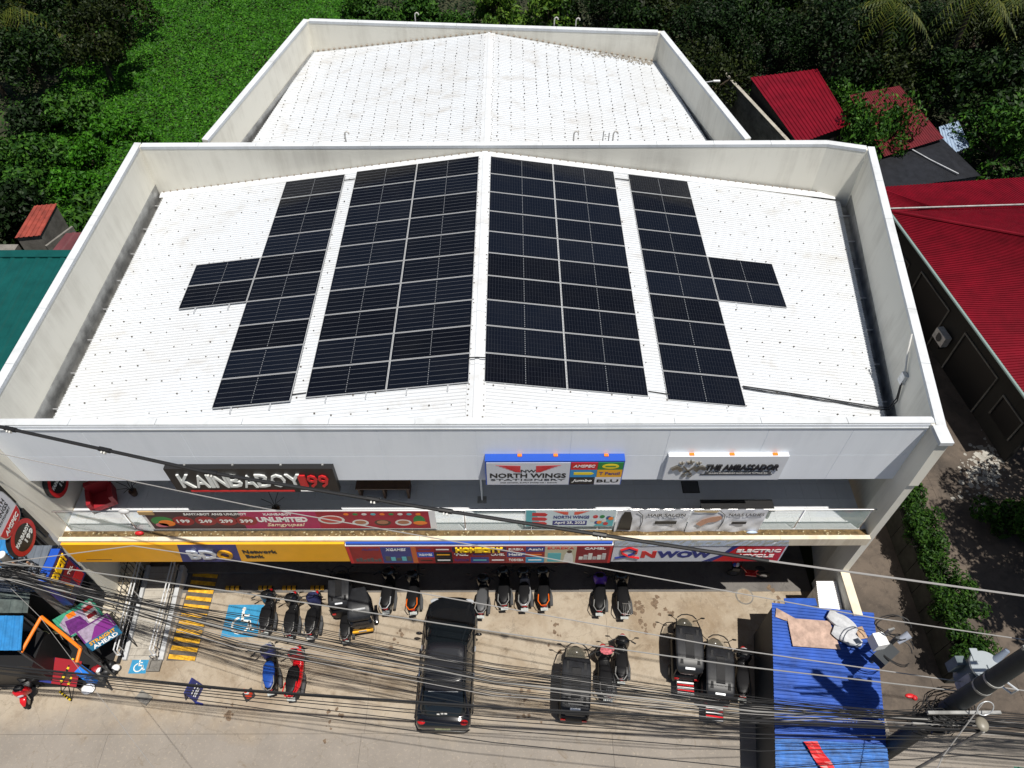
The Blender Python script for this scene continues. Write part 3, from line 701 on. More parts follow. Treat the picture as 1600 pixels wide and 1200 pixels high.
# --- black restaurant sign
s = thing('restaurant_sign', 'black sign with white stencil letters and red 199 on the fascia', 'sign', (-6.9, -14.1, 7.78))
q = B(); q.box(-9.5, -4.25, -14.28, -14.095, 7.78, 9.14); q.build('board', black, s)
pan(s, 'red_strip', -9.05, -5.7, 7.81, 7.90, -14.281, red); pan(s, 'lower_strip', -5.5, -4.6, 7.82, 7.88, -14.281, white)
x = -9.2
for ch, wd in zip('KAINBABOY', (.42, .42, .13, .42, .42, .42, .42, .46, .46)):
    wtext(s, ch, x, x + wd, 8.12 + (0.03 if ch in 'BO' else 0), 8.86 + (-.06 if ch == 'A' else 0), -14.282, letter_w, 0.05, 0.008); x += wd + 0.035
x = -5.42
for ch, wd in zip('199', (.24, .32, .32)):
    wtext(s, ch, x, x + wd, 8.12, 8.80, -14.282, red, 0.05, 0.01); x += wd + 0.03
for xx in (-8.9, -7.4, -5.9, -4.6): pan(s, 'hanger', xx, xx + .06, 9.14, 9.19, -14.12, galv, .06)

# --- stationery sign
s = thing('stationery_sign', 'blue topped lightbox sign with red wings in the middle of the fascia', 'sign', (2.65, -14.1, 8.32))
q = B(); q.box(0.50, 4.78, -14.36, -14.095, 8.31, 9.66); q.build('box', blue, s)
pan(s, 'face', 0.54, 3.12, 8.34, 9.58, -14.361, mat('lightbox_grey', (0.62, 0.64, 0.70), 0.5))
for sg in (-1, 1):
    for k in range(6):
        cx = 1.83 + sg * 0.24; z0 = 9.06 + k * 0.062; L = 0.24 + 0.105 * k
        poly(s, 'wing_feather', [(cx, z0), (cx + sg * L * .6, z0 + .015), (cx + sg * L, z0 + .075), (cx + sg * L * .5, z0 + .055), (cx, z0 + .04)][::sg], -14.374, red)
wtext(s, 'NW', 1.60, 2.08, 9.05, 9.20, -14.374, black, .006, .02)
wtext(s, 'NORTH WINGS', 0.64, 3.02, 8.74, 9.00, -14.374, black, .006, .03)
wtext(s, 'STATIONERY', 0.66, 3.0, 8.58, 8.68, -14.374, black, .006)
wtext(s, 'AND SCHOOL SUPPLY STORE NO.1 DAVAN', 0.95, 2.75, 8.43, 8.49, -14.374, black, .004)
cells = [(3.14, 3.96, 9.19, 9.58, red, 'AMSPEC', white), (3.97, 4.75, 9.19, 9.58, green, '', white), (3.14, 3.96, 8.77, 9.18, mat('sky_blue', (0.03, 0.25, 0.55), .5), '', navy),
         (3.97, 4.75, 8.77, 9.18, yellow, 'T Pencil', navy), (3.14, 3.92, 8.34, 8.76, black, 'Jumbo', white), (3.93, 4.75, 8.34, 8.76, mat('pale', (.66, .67, .72), .5), 'BLU', black)]
for x0, x1, z0, z1, m, tx, tm in cells:
    pn = pan(s, 'brand_panel', x0, x1, z0, z1, -14.361, m)
    if tx: wtext(s, tx, x0 + .07, x1 - .07, z0 + .13, z1 - .12, -14.374, tm, .005, .02, .25 if tx in ('Jumbo', 'AMSPEC') else 0)
poly(s, 'yellow_oval', disc_pts(4.36, 9.38, .26, .13), -14.374, mat('crayon_yellow', (.8, .62, .02), .5)); pan(s, 'oval_print', 4.2, 4.52, 9.355, 9.41, -14.3805, green, .003)
poly(s, 'pencil_bar', [(3.25, 8.91), (3.8, 8.91), (3.88, 8.98), (3.8, 9.05), (3.25, 9.05)], -14.374, mat('crayon_yellow', (.8, .62, .02), .5), .004)
for xx in (1.5, 2.6, 4.15): pan(s, 'hanger', xx, xx + .13, 9.66, 9.70, -14.12, orange, .09)
# --- barber sign
s = thing('barber_sign', 'white sign with raised black letters and bird emblem at the right', 'sign', (7.9, -14.1, 8.39))
q = B(); q.box(6.12, 9.80, -14.24, -14.095, 8.39, 9.70); q.build('board', mat('sign_silver', (.72, .74, .78), .4), s)
ex = 6.83
def star(cx, cz, r): return [(cx + (r if i % 2 == 0 else r * .42) * math.sin(i * math.pi / 5), cz + (r if i % 2 == 0 else r * .42) * math.cos(i * math.pi / 5)) for i in range(10)][::-1]
gold = mat('emblem_metal', (.30, .28, .24), .25, .8)
for cx, cz, r in ((ex, 9.42, .13), (ex - .26, 9.37, .09), (ex + .26, 9.37, .09)): poly(s, 'star', star(cx, cz, r), -14.241, gold, .05)
for sg in (-1, 1):
    poly(s, 'bird', [(ex + sg * .16, 9.02), (ex + sg * .30, 9.20), (ex + sg * .40, 9.24), (ex + sg * .56, 9.10), (ex + sg * .50, 9.0), (ex + sg * .36, 9.08), (ex + sg * .26, 8.92)][::sg], -14.241, gold, .06)
    poly(s, 'scissor_blade', [(ex + sg * .17, 9.23), (ex + sg * .20, 9.18), (ex - sg * .11, 8.74), (ex - sg * .15, 8.78)][::sg], -14.255, gold, .03)
    q = B(); q.tube([(ex + sg * .10 + .06 * math.cos(a), -14.265, 8.66 + .06 * math.sin(a)) for a in [i * math.pi / 6 for i in range(13)]], .014, 6); q.build('scissor_ring', gold, s, True)
wtext(s, 'THE AMBASSADOR', 7.36, 9.62, 8.97, 9.28, -14.241, black, .05, .02, .12)
pan(s, 'text_strip', 7.40, 9.46, 8.76, 8.88, -14.241, darkgrey, .03); wtext(s, 'CLASSIC BARBERSHOP SALON AND TATTOO CO.', 7.5, 9.36, 8.79, 8.85, -14.272, white, .004)
pan(s, 'underline', 7.25, 9.52, 8.71, 8.735, -14.241, black, .02)
for xx in (6.75, 7.98, 9.3): pan(s, 'hanger', xx, xx + .15, 9.70, 9.735, -14.12, orange, .09)

# --- banners on the balcony rail
def cloth(parent, name, x0, x1, z0, z1, y, m, amp=0.0, seed=0, nx=40, nz=10, sag=0.0):
    rr = random.Random(seed); ph = [rr.uniform(0, 6) for _ in range(6)]; q = B(); vs = []
    for j in range(nz + 1):
        for i in range(nx + 1):
            u = i / nx; v = j / nz; x = lerp(x0, x1, u); z = lerp(z0, z1, v) - sag * (1 - v) * math.sin(u * math.pi * 3 + ph[4]) * .3
            d = amp * ((1 - v) ** .7 * .6 * math.sin(u * 11 + ph[0] + v * 3) + .5 * math.sin(u * 23 + v * 9 + ph[1]) * (1 - v) + .35 * math.sin((u * 2 - v) * 14 + ph[2]))
            vs.append((x, y - abs(amp) - d, z))
    q.add(vs, [(j * (nx + 1) + i, j * (nx + 1) + i + 1, (j + 1) * (nx + 1) + i + 1, (j + 1) * (nx + 1) + i) for j in range(nz) for i in range(nx)])
    return q.build(name, m, parent, True, 80)
yb = -14.52
s = thing('food_banner', 'long red unlimited grill banner on the balcony railing', 'banner', (-6.1, -14.5, 5.78))
q = B(); q.box(-11.0, -1.24, yb - .012, yb, 5.78, 7.0); q.build('vinyl', white, s)
pan(s, 'dark_print', -10.9, -7.75, 5.83, 6.96, yb - .0125, mat('banner_dark', (.05, .02, .03), .5), .003); pan(s, 'magenta_print', -7.75, -5.2, 5.83, 6.96, yb - .0125, magenta, .003); pan(s, 'red_print', -5.2, -1.45, 5.83, 6.96, yb - .0125, mat('banner_red', (.36, .008, .03), .5, var=.25, vs=1.5), .003)
for k, (cx, tx) in enumerate(((-9.75, '199'), (-9.0, '249'), (-8.3, '299'), (-7.62, '399'))):
    poly(s, 'price_disc', disc_pts(cx, 6.36, .36, .30), yb - .016, darkred, .003); wtext(s, tx, cx - .22, cx + .22, 6.24, 6.46, yb - .0195, letter_w, .003, .03)
wtext(s, 'SAMYABOT ANG UNLIMOT', -9.6, -7.5, 6.74, 6.88, yb - .016, letter_w, .004, .02)
poly(s, 'food_picture', disc_pts(-10.45, 6.35, .38, .30), yb - .016, green, .003); poly(s, 'food_picture', disc_pts(-10.35, 6.22, .28, .20), yb - .0195, orange, .003); poly(s, 'food_picture', disc_pts(-10.55, 6.10, .22, .14), yb - .0195, mat('food_pink', (.6, .15, .2), .5), .003)
wtext(s, 'UNLIMITED', -7.25, -5.55, 6.28, 6.60, yb - .016, letter_w, .006, .05); wtext(s, 'Samgyupsal', -7.0, -5.7, 5.93, 6.2, yb - .016, mat('cream_letter', (.75, .65, .45), .5), .005, .01, .35); wtext(s, 'KAINBABOY', -6.95, -6.0, 6.72, 6.86, yb - .016, letter_w, .004, .02)
poly(s, 'food_dish', disc_pts(-4.75, 6.42, .45, .28), yb - .016, offwhite, .003); poly(s, 'food_picture', disc_pts(-4.75, 6.44, .36, .21), yb - .0195, mat('meat', (.5, .06, .05), .5), .003)
for cx, m in ((-3.8, offwhite), (-3.05, brown), (-2.35, offwhite)):
    poly(s, 'food_dish', disc_pts(cx, 6.22, .28, .2), yb - .016, m, .003); poly(s, 'food_picture', disc_pts(cx, 6.25, .2, .12), yb - .0195, mat('meat2', (.4, .16, .08), .5), .003)
poly(s, 'food_picture', disc_pts(-1.8, 6.36, .2, .33), yb - .016, green, .003); poly(s, 'food_picture', disc_pts(-1.78, 6.2, .24, .12), yb - .0195, orange, .003)
for k in range(9): poly(s, 'menu_dot', disc_pts(-4.2 + k * .3, 6.78, .09, .07, 10), yb - .016, (orange, green, offwhite, teal)[k % 4], .003)
q = B(); q.box(-11.05, -10.55, yb - .05, yb + .0, 6.82, 7.02); q.build('tape_wrap', mat('cardboard', (.45, .30, .14), .7), s)
q = B(); q.ell((-11.55, -14.47, 6.9), .2, .09, .12, 9, 6); tag(q.build('tied_bag', mat('grey_plastic', (.55, .55, .55), .5), None, True), 'grey plastic knotted round the rail left of the red banner', 'bag')

s = thing('stationery_banner', 'light blue opening banner with red wings on the balcony railing', 'banner', (3.27, -14.5, 5.93))
q = B(); q.box(1.76, 4.79, yb - .012, yb, 5.92, 7.03); q.build('vinyl', mat('banner_pale', (.62, .72, .74), .5), s)
poly(s, 'teal_print', [(1.8, 5.95), (2.3, 5.95), (2.1, 7.0), (1.8, 7.0)], yb - .013, teal, .003); poly(s, 'teal_print', [(4.1, 5.95), (4.75, 5.95), (4.75, 6.6), (4.4, 6.4)], yb - .013, teal, .003)
for k in range(3): poly(s, 'red_pencils', [(2.0, 6.05 + k * .3), (2.45, 6.02 + k * .3), (2.52, 6.14 + k * .3), (2.42, 6.24 + k * .3), (2.0, 6.25 + k * .3)], yb - .0165, red, .003)
for sg in (-1, 1):
    for k in range(4): poly(s, 'wing_feather', [(3.3 + sg * .1, 6.72 + k * .05), (3.3 + sg * (.25 + .08 * k), 6.74 + k * .055), (3.3 + sg * (.3 + .1 * k), 6.79 + k * .055), (3.3 + sg * .1, 6.75 + k * .05)][::sg], yb - .016, mat('wing_orange', (.7, .09, .04), .5), .003)
wtext(s, 'NORTH WINGS', 2.72, 3.92, 6.46, 6.66, yb - .016, navy, .004, .03)
pan(s, 'date_strip', 2.70, 3.86, 6.02, 6.32, yb - .0125, navy, .004); wtext(s, 'April 25, 2025', 2.76, 3.80, 6.07, 6.27, yb - .017, letter_w, .004, .02)
for k in range(9):
    poly(s, 'stationery_print', disc_pts(4.05 + .075 * k, 6.35 + .25 * math.sin(k * 1.9), .09, .11, 8), yb - .0165 - .0005 * k, (offwhite, red, navy, orange, green)[k % 5], .002)
s = thing('salon_banner', 'wrinkled white hair salon banner with a black portrait patch', 'banner', (6.0, -14.5, 5.55))
cloth(s, 'vinyl', 4.83, 7.25, 5.58, 7.06, yb, cloth_w, .022, 3, 60, 14, .10)
yc = yb - .062
poly(s, 'portrait_print', [(4.92, 5.78), (5.38, 5.74), (5.36, 6.55), (5.25, 6.98), (5.05, 6.98), (4.98, 6.6)], yc, black, .003)
wtext(s, 'HAIR SALON', 5.85, 7.1, 6.66, 6.84, yc, black, .004, .01); pan(s, 'button_print', 6.15, 6.88, 6.16, 6.36, yc - .001, black, .003)
q = B(); q.tube([(5.5, yc, 7.0), (5.68, yc, 6.75), (5.72, yc, 6.3), (5.68, yc, 5.78)], .012, 5); q.build('curved_line_print', black, s)
s = thing('salon_banner', 'wrinkled white nails and lashes banner with a hand picture', 'banner', (8.5, -14.5, 5.55))
cloth(s, 'vinyl', 7.28, 9.82, 5.56, 7.06, yb, cloth_w, .022, 8, 60, 14, .08)
poly(s, 'hand_print', [(7.55, 6.15), (7.75, 6.0), (7.95, 6.25), (8.2, 6.3), (8.38, 6.5), (8.3, 6.7), (8.0, 6.62), (7.72, 6.45)], yc, mat('skin_print', (.55, .30, .20), .5), .003)
poly(s, 'tan_print', [(7.35, 6.95), (8.1, 6.9), (8.2, 7.02), (7.35, 7.03)], yc, mat('tan_print', (.55, .42, .22), .5), .003)
wtext(s, 'NAILS LASHES', 8.55, 9.72, 6.68, 6.85, yc, black, .004, .01); pan(s, 'button_print', 8.75, 9.25, 6.14, 6.30, yc, black, .003)
q = B(); q.tube([(8.22, yc, 7.0), (8.42, yc, 6.75), (8.45, yc, 6.3), (8.38, yc, 5.78)], .012, 5); q.build('curved_line_print', black, s)

# --- long signs under the balcony
s = thing('bank_sign', 'long yellow bank sign with a blue block under the balcony', 'sign', (-9.2, -14.9, 4.27))
q = B(); q.box(-14.1, -4.42, -14.99, -14.905, 4.27, 5.56); q.build('board', yellow, s)
poly(s, 'blue_block', [(-10.36, 4.28), (-8.27, 4.28), (-8.12, 5.55), (-10.12, 5.55)], -14.991, navy, .006)
letter_b = mat('bank_letter', (.55, .60, .68), .3, .3)
wtext(s, 'BD', -9.95, -8.98, 4.55, 5.15, -14.998, letter_b, .05, .03)
q = B()
for i in range(24):
    a0, a1 = i * math.pi / 12, (i + 1) * math.pi / 12
    q.face([(-8.68 + .26 * math.cos(a0), 4.85 + .30 * math.sin(a0)), (-8.68 + .26 * math.cos(a1), 4.85 + .30 * math.sin(a1)), (-8.68 + .15 * math.cos(a1), 4.85 + .18 * math.sin(a1)), (-8.68 + .15 * math.cos(a0), 4.85 + .18 * math.sin(a0))][::-1], (0, -14.998, 0), X1, Z1, .06)
q.build('lettering', yellow, s)
wtext(s, 'Network', -8.02, -6.85, 4.92, 5.15, -14.992, black, .02, .02); wtext(s, 'Bank', -8.0, -7.38, 4.58, 4.80, -14.992, black, .02, .02)
pan(s, 'small_print', -13.7, -12.8, 4.44, 4.475, -14.991, brown, .003)

s = thing('appliance_sign', 'long red and blue appliance store sign with yellow letters under the balcony', 'sign', (.2, -14.95, 4.12))
q = B(); q.box(-4.40, 4.80, -15.0, -14.905, 4.13, 5.40); q.build('box', red, s)
q = B(); q.box(-4.40, 4.80, -15.0, -14.905, 5.401, 5.47); q.build('top_trim', white, s)
q = B(); q.box(-4.36, 4.76, -14.99, -14.92, 5.471, 5.60); q.build('top_band', blue, s)
ys = -15.001
def U(u): return lerp(-4.38, 4.80, (u - 540) / 416.0)
mred = mat('mosaic_red', (.21, .010, .018), .5, var=.2, vs=3); mred2 = mat('mosaic_red2', (.27, .014, .016), .5, var=.2, vs=3)
rows = [(4.99, 5.36), (4.60, 4.97), (4.17, 4.58)]
def cell(u0, u1, r, m, tx='', tm=white, bold=.02):
    z0, z1 = (rows[r] if isinstance(r, int) else (rows[r[1]][0], rows[r[0]][1])); x0, x1 = U(u0) + .006, U(u1) - .006
    pan(s, 'brand_panel', x0, x1, z0, z1, ys, m, .005)
    if tx == '~': pan(s, 'brand_print', lerp(x0, x1, .14), lerp(x0, x1, .86), lerp(z0, z1, .40), lerp(z0, z1, .58), ys - .0055, tm, .003)
    elif tx: wtext(s, tx, lerp(x0, x1, .1), lerp(x0, x1, .9), lerp(z0, z1, .3), lerp(z0, z1, .72), ys - .006, tm, .004, bold)
cell(544, 592, (0, 2), mred2); wtext(s, 'AUDIO', U(563), U(590), 5.12, 5.25, ys - .006, navy, .004, .02)
for k in range(7): pan(s, 'speaker_print', U(549) + k * .13, U(549) + k * .13 + .11, 4.28, 4.45 + .07 * math.sin(k * 2.1) + .05, ys - .0055, darkgrey, .003)
cell(592, 640, (0, 2), navy, ''); wtext(s, 'XGAMES', U(600), U(632), 5.08, 5.26, ys - .006, letter_w, .004, .02, .2)
for k in range(5): pan(s, 'appliance_print', U(597) + k * .19, U(597) + k * .19 + .16, 4.34, 4.62 + .06 * math.cos(k * 1.7), ys - .0055, (darkgrey, teal)[k % 2], .003)
cell(640, 648, (0, 2), mat('mosaic_orange', (.5, .12, .03), .5))
cell(648, 675, 0, mred2, '~', navy); cell(648, 675, 1, blue, 'XGAMES'); cell(648, 675, 2, mred2, '~', black)
cell(675, 704, 0, mred, '~'); cell(675, 704, 1, black, '~', yellow); cell(675, 704, 2, black, '~')
cell(704, 790, 0, mat('mosaic_dark', (.03, .015, .06), .5)); wtext(s, 'HOMECITY', U(710), U(784), 5.02, 5.34, ys - .006, mat('bright_yellow', (.85, .55, .01), .4), .05, .06)
cell(704, 732, 1, mred, 'TCL', letter_w, .05); cell(732, 762, 1, mred, '~', navy); cell(762, 790, 1, mred, 'CAMEL', letter_w)
cell(704, 732, 2, mred, 'PLATINUM', navy); cell(732, 762, 2, navy, '~', teal); cell(762, 790, 2, mred, '~')
cell(790, 820, 0, mred2, 'EUREKA', letter_w); cell(790, 820, 1, navy, 'Haier', letter_w, .03); cell(790, 820, 2, mred2, 'TOSHIBA', letter_w)
cell(820, 850, 0, navy, 'Asahi', letter_w); cell(820, 850, 1, mred2, '~', orange); cell(820, 850, 2, mat('mosaic_sky', (.02, .28, .5), .5), '~', letter_w)
cell(850, 900, (0, 2), mat('mosaic_cream', (.48, .45, .32), .5)); wtext(s, 'EUREKA', U(854), U(896), 5.17, 5.33, ys - .006, red, .004, .02)
pan(s, 'appliance_print', U(855), U(876), 4.25, 4.9, ys - .0055, teal, .003); poly(s, 'figure_print', [(U(880), 4.2), (U(897), 4.2), (U(895), 4.7), (U(891), 5.05), (U(886), 5.05), (U(882), 4.75)], ys - .0055, offwhite, .003); poly(s, 'figure_print', disc_pts(U(889), 5.0, .09, .11, 12), ys - .009, brown, .002)
cell(900, 952, (0, 2), mred); wtext(s, 'CAMEL', U(912), U(945), 5.15, 5.30, ys - .006, letter_w, .004, .03)
for k in range(6): pan(s, 'appliance_print', U(905) + k * .16, U(905) + k * .16 + .14, 4.4, 4.62 + .12 * (k % 3), ys - .0055, (offwhite, galv_light)[k % 2], .003)

s = thing('bicycle_sign', 'white and red electric bicycle sign with crumpled silver top under the balcony', 'sign', (7.8, -14.95, 4.2))
q = B(); q.box(4.83, 10.80, -15.0, -14.905, 4.22, 5.40); q.build('board', mat('sign_pale', (.60, .62, .68), .45), s)
# crumpled foil strip
q = B(); vs = []; n = 60
for i in range(n + 1):
    for j in range(4):
        vs.append((lerp(4.83, 10.80, i / n), lerp(-15.03, -14.912, j / 3), 5.42 + .16 * j / 3 + random.uniform(0, .035)))
q.add(vs, [(i * 4 + j, (i + 1) * 4 + j, (i + 1) * 4 + j + 1, i * 4 + j + 1) for i in range(n) for j in range(3)]); q.build('foil_top', mat('silver_foil', (.75, .76, .78), .22, .85), s)
def V(u): return lerp(4.83, 10.79, (u - 956) / 265.0)
poly(s, 'navy_print', [(V(1100), 4.24), (V(1125), 4.24), (V(1150), 5.38), (V(1138), 5.38), (V(1126), 4.75)], ys, navy, .005)
poly(s, 'red_print', [(V(1116), 4.24), (V(1219), 4.24), (V(1219), 5.38), (V(1148), 5.38), (V(1132), 4.7)], ys - .0005, red, .005)
wtext(s, 'N', V(1001), V(1024), 4.52, 5.02, ys, red, .01, .06); wtext(s, 'WOW', V(1025), V(1112), 4.52, 5.02, ys, navy, .01, .06)
wtext(s, 'ELECTRIC', V(1147), V(1215), 4.92, 5.14, ys - .006, letter_w, .01, .03); wtext(s, 'BICYCLE', V(1145), V(1208), 4.55, 4.77, ys - .006, letter_w, .01, .03)
q = B(); cx, cz = V(980), 4.86
q.tube([(cx - .42, ys, cz - .34), (cx - .05, ys, cz - .22), (cx + .22, ys, cz + .02), (cx + .2, ys, cz + .22), (cx + .0, ys, cz + .32), (cx - .2, ys, cz + .22)], .05, 6); q.build('knot_logo', navy, s, True)
q = B(); q.tube([(cx + .42, ys - .01, cz - .34), (cx + .05, ys - .01, cz - .22), (cx - .22, ys - .01, cz + .02), (cx - .26, ys - .01, cz + .26), (cx + .0, ys - .01, cz + .44), (cx + .28, ys - .01, cz + .26), (cx + .27, ys - .01, cz)], .05, 6); q.build('knot_logo', red, s, True)

# --- round blade signs on the left pier (their faces look along the facade)
Yp = (0, 1, 0)
def blade_disc(x, cy, cz, ry, rz, label, inner=True, texts=(('KAINBABOY', .26), ('199', -.12)), name='round_blade_sign'):
    s = thing(name, label, 'sign', (x, cy, cz))
    def ring(k, xx): return [(xx, cy + ry * k * math.cos(2 * math.pi * i / 32), cz + rz * k * math.sin(2 * math.pi * i / 32)) for i in range(32)]
    q = B(); q.loft([ring(1, x - .16), ring(1, x)]); q.build('drum', black, s, True)
    q = B(); q.loft([ring(.97, x + .0005), ring(.97, x + .006)]); q.build('red_rim', red, s)
    q = B(); q.loft([ring(.72, x + .0065), ring(.72, x + .012)]); q.build('black_face', black, s)
    text(s, 'KAINBABOY', (x + .0125, cy - ry * .68, cz + .0), Yp, Z1, ry * 1.36, rz * .26, letter_w, .01, .03)
    text(s, '199', (x + .0125, cy - ry * .1, cz - rz * .42), Yp, Z1, ry * .75, rz * .3, letter_w, .01, .03)
    return s
s1 = blade_disc(-14.3, -15.55, 7.15, .62, .62, 'round black and red sign on the outside of the left pier')
q = B(); q.box(-14.42, -14.34, -14.95, -14.80, 6.0, 7.7); q.box(-14.42, -14.34, -14.99, -14.93, 6.6, 7.6); q.build('bracket', black, s1)
s2 = blade_disc(-14.02, -13.45, 7.15, .55, .62, 'round black and red sign in the shade under the fascia')
s = thing('stationery_blade_sign', 'rounded white and red stationery blade sign at the left edge', 'sign', (-14.35, -15.5, 8.2))
yc_, zc_ = -15.50, 8.45
def rr(ax, az, k=1.0): return [(yc_ + .58 * k * math.copysign(abs(math.cos(t)) ** .55, math.cos(t)), zc_ + .78 * k * math.copysign(abs(math.sin(t)) ** .55, math.sin(t))) for t in [2 * math.pi * i / 32 for i in range(32)]]
q = B(); q.loft([[(-14.5, a, c) for a, c in rr(1, 1)], [(-14.30, a, c) for a, c in rr(1, 1)]]); q.build('case', galv_light, s, True)
q = B(); q.loft([[(-14.2995, a, c) for a, c in rr(1, 1, .95)], [(-14.294, a, c) for a, c in rr(1, 1, .95)]]); q.build('face', mat('pale', (.66, .67, .72), .5), s)
q = B(); q.loft([[(-14.2935, a, min(c, 8.13)) for a, c in rr(1, 1, .95)], [(-14.288, a, min(c, 8.13)) for a, c in rr(1, 1, .95)]]); q.build('red_panel', red, s)
text(s, 'AMSPEC', (-14.287, -15.9, 7.85), Yp, Z1, .8, .17, letter_w, .006, .02, .2)
for tx, z, wd in (('NORTH', 8.68, .75), ('WINGS', 8.47, .75), ('STATIONERY', 8.32, .7)): text(s, tx, (-14.293, -15.5 - wd / 2, z), Yp, Z1, wd, .17 if wd > .72 else .09, black, .005, .02)
q = B(); q.face([(-.25, 0), (.25, .1), (.3, .2), (-.2, .12)], (-14.293, -15.5, 8.9), Yp, Z1, .005); q.build('wing_feather', red, s)
q = B(); q.box(-14.44, -14.36, -14.95, -14.80, 8.1, 9.3); q.build('bracket', black, s)
# appliance blade sign, lower on the pier
s = thing('appliance_blade_sign', 'blue and red blade sign with yellow letters below the round sign', 'sign', (-14.3, -15.55, 3.6))
q = B(); q.box(-14.55, -14.22, -16.2, -15.0, 3.35, 5.30); q.build('box', blue, s)
pan_x = -14.2195
def xp(name, y0, y1, z0, z1, m, off=0.0): q = B(); q.box(pan_x + off, pan_x + off + .005, y0, y1, z0, z1); return q.build(name, m, s)
xp('face', -16.18, -15.02, 3.38, 5.27, mat('blade_navy', (.05, .02, .10), .5)); xp('red_panel', -16.1, -15.08, 4.05, 4.6, mred, .0055); xp('red_panel', -15.5, -15.05, 3.45, 4.0, red, .0055)
text(s, 'HOMECITY', (pan_x + .0055, -16.12, 4.78), Yp, Z1, 1.04, .36, mat('bright_yellow', (.85, .55, .01), .4), .04, .06)
q = B(); q.face([(-.3, 0), (.1, .0), (-.1, .55)], (pan_x + .012, -15.7, 3.75), Yp, Z1, .004); q.build('yellow_triangle', yellow, s); text(s, 'TCL', (pan_x + .012, -15.5, 4.25), Yp, Z1, .35, .15, letter_w, .004, .02)
q = B(); q.tube([(-14.4, -15.05, 5.2), (-14.35, -14.82, 5.2)], .03); q.tube([(-14.4, -15.05, 3.6), (-14.35, -14.82, 3.6)], .03); q.build('bracket', black, s)

# ================================================================== THINGS ON THE BALCONY
t = thing('armchair', 'red armchair on the shaded left end of the balcony', 'chair', (-13.1, -13.35, 5.55))
q = B(); q.obox((-13.1, -13.35, 5.82), (.75, .7, .22), R(25)); q.build('seat', darkred, t)
q = B(); q.obox((-13.22, -13.05, 6.15), (.75, .16, .75), R(25)); q.build('backrest', darkred, t)
for sg in (-1, 1): q = B(); q.obox((-13.1 + sg * .36 * math.cos(R(25)), -13.35 + sg * .36 * math.sin(R(25)), 5.98), (.14, .7, .5), R(25)); q.build('armrest', darkred, t)
for sx, sy in ((-.25, -.25), (.25, -.25), (-.25, .25), (.25, .25)): q = B(); q.cyl((-13.1 + sx, -13.35 + sy, 5.549), (-13.1 + sx, -13.35 + sy, 5.74), .03); q.build('leg', black, t)
t = thing('table', 'brown wooden table in the shade between the two fascia signs', 'table', (-3.2, -13.1, 5.55))
q = B(); q.box(-4.15, -2.25, -13.25, -12.6, 6.22, 6.28); q.build('table_top', brown, t)
for xx in (-4.05, -3.2, -2.35): q = B(); q.box(xx - .04, xx + .04, -13.2, -12.65, 5.549, 6.22); q.build('leg', brown, t)
t = thing('table', 'long black table behind the nails banner', 'table', (9.1, -13.85, 5.55))
q = B(); q.box(7.85, 10.35, -14.1, -13.65, 6.12, 6.18); q.build('table_top', black, t)
for xx in (7.95, 10.25): q = B(); q.box(xx - .03, xx + .03, -14.05, -13.7, 5.549, 6.12); q.build('leg', black, t)
t = thing('door_mat', 'dark square mat on the balcony floor below the barber sign', 'mat', (7.77, -12.75, 5.55))
q = B(); q.box(7.46, 8.08, -13.0, -12.5, 5.55, 5.562); q.build('mat_pad', black, t); q = B(); q.box(7.49, 8.05, -12.97, -12.53, 5.5625, 5.566); q.build('mat_pile', darkgrey, t)
t = thing('canopy_post', 'thin white post standing on the balcony beside the stationery sign', 'post', (.26, -13.26, 5.55))
q = B(); q.cyl((.26, -13.26, 5.55), (.26, -13.26, 8.16), .035, n=10); q.build('pole', white, t, True); q = B(); q.box(.10, .42, -13.4, -13.12, 5.55, 5.57); q.build('foot_plate', galv, t)
q = B(); q.ell((-10.75 - .75, -14.60, 5.64), .16, .08, .09, 9, 6); tag(q.build('plastic_bag', red, None, True), 'crumpled red plastic bag lying on the ledge above the bank sign', 'bag')
q = B(); q.ell((9.6, -14.60, 5.60), .2, .05, .05, 9, 6); tag(q.build('plastic_bottle', mat('bottle_blue', (.45, .55, .7), .3), None, True), 'clear plastic bottle lying in the balcony channel by the nails banner', 'bottle')
def potted(x, y, label):
    t = thing('bare_plant', label, 'plant', (x, y, 5.55)); q = B(); q.cyl((x, y, 5.549), (x, y, 5.8), .1, .14, 10); q.build('pot', brown, t, True); q = B()
    for k in range(7):
        a = k * .9 + .3; q.tube([(x, y, 5.75), (x + .12 * math.cos(a), y + .12 * math.sin(a), 6.1), (x + .4 * math.cos(a), y + .4 * math.sin(a), 6.3)], .012, 5)
    q.build('branches', black, t)
potted(-12.2, -13.0, 'bare twiggy plant beside the red armchair'); potted(-6.95, -13.7, 'bare twiggy plant below the black restaurant sign')

# ================================================================== VEHICLES
def sring(y, w, z0, z1, n=14, e=3.0, x0=0.0):
    zc = (z0 + z1) / 2; h = (z1 - z0) / 2; r = []
    for i in range(n):
        t = 2 * math.pi * i / n; c, s_ = math.cos(t), math.sin(t)
        r.append((x0 + w * math.copysign(abs(c) ** (2 / e), c), y, zc + h * math.copysign(abs(s_) ** (2 / e), s_)))
    return r
def wheel(parent, x, y, r, wd, name='wheel', rim=galv):
    q = B(); k = 20
    prof = [(-wd / 2, r * .62), (-wd / 2, r * .9), (-wd * .3, r), (wd * .3, r), (wd / 2, r * .9), (wd / 2, r * .62)]
    q.loft([[(x + px, y + pr * math.cos(2 * math.pi * i / k), r + pr * math.sin(2 * math.pi * i / k)) for i in range(k)] for px, pr in prof], caps=True)
    o = q.build(name, rubber, parent, True, 50, local=True)
    q = B(); q.cyl((x - wd * .52, y, r), (x + wd * .52, y, r), r * .56, n=16); q.build('rim', rim, o, True, local=True)
    return o
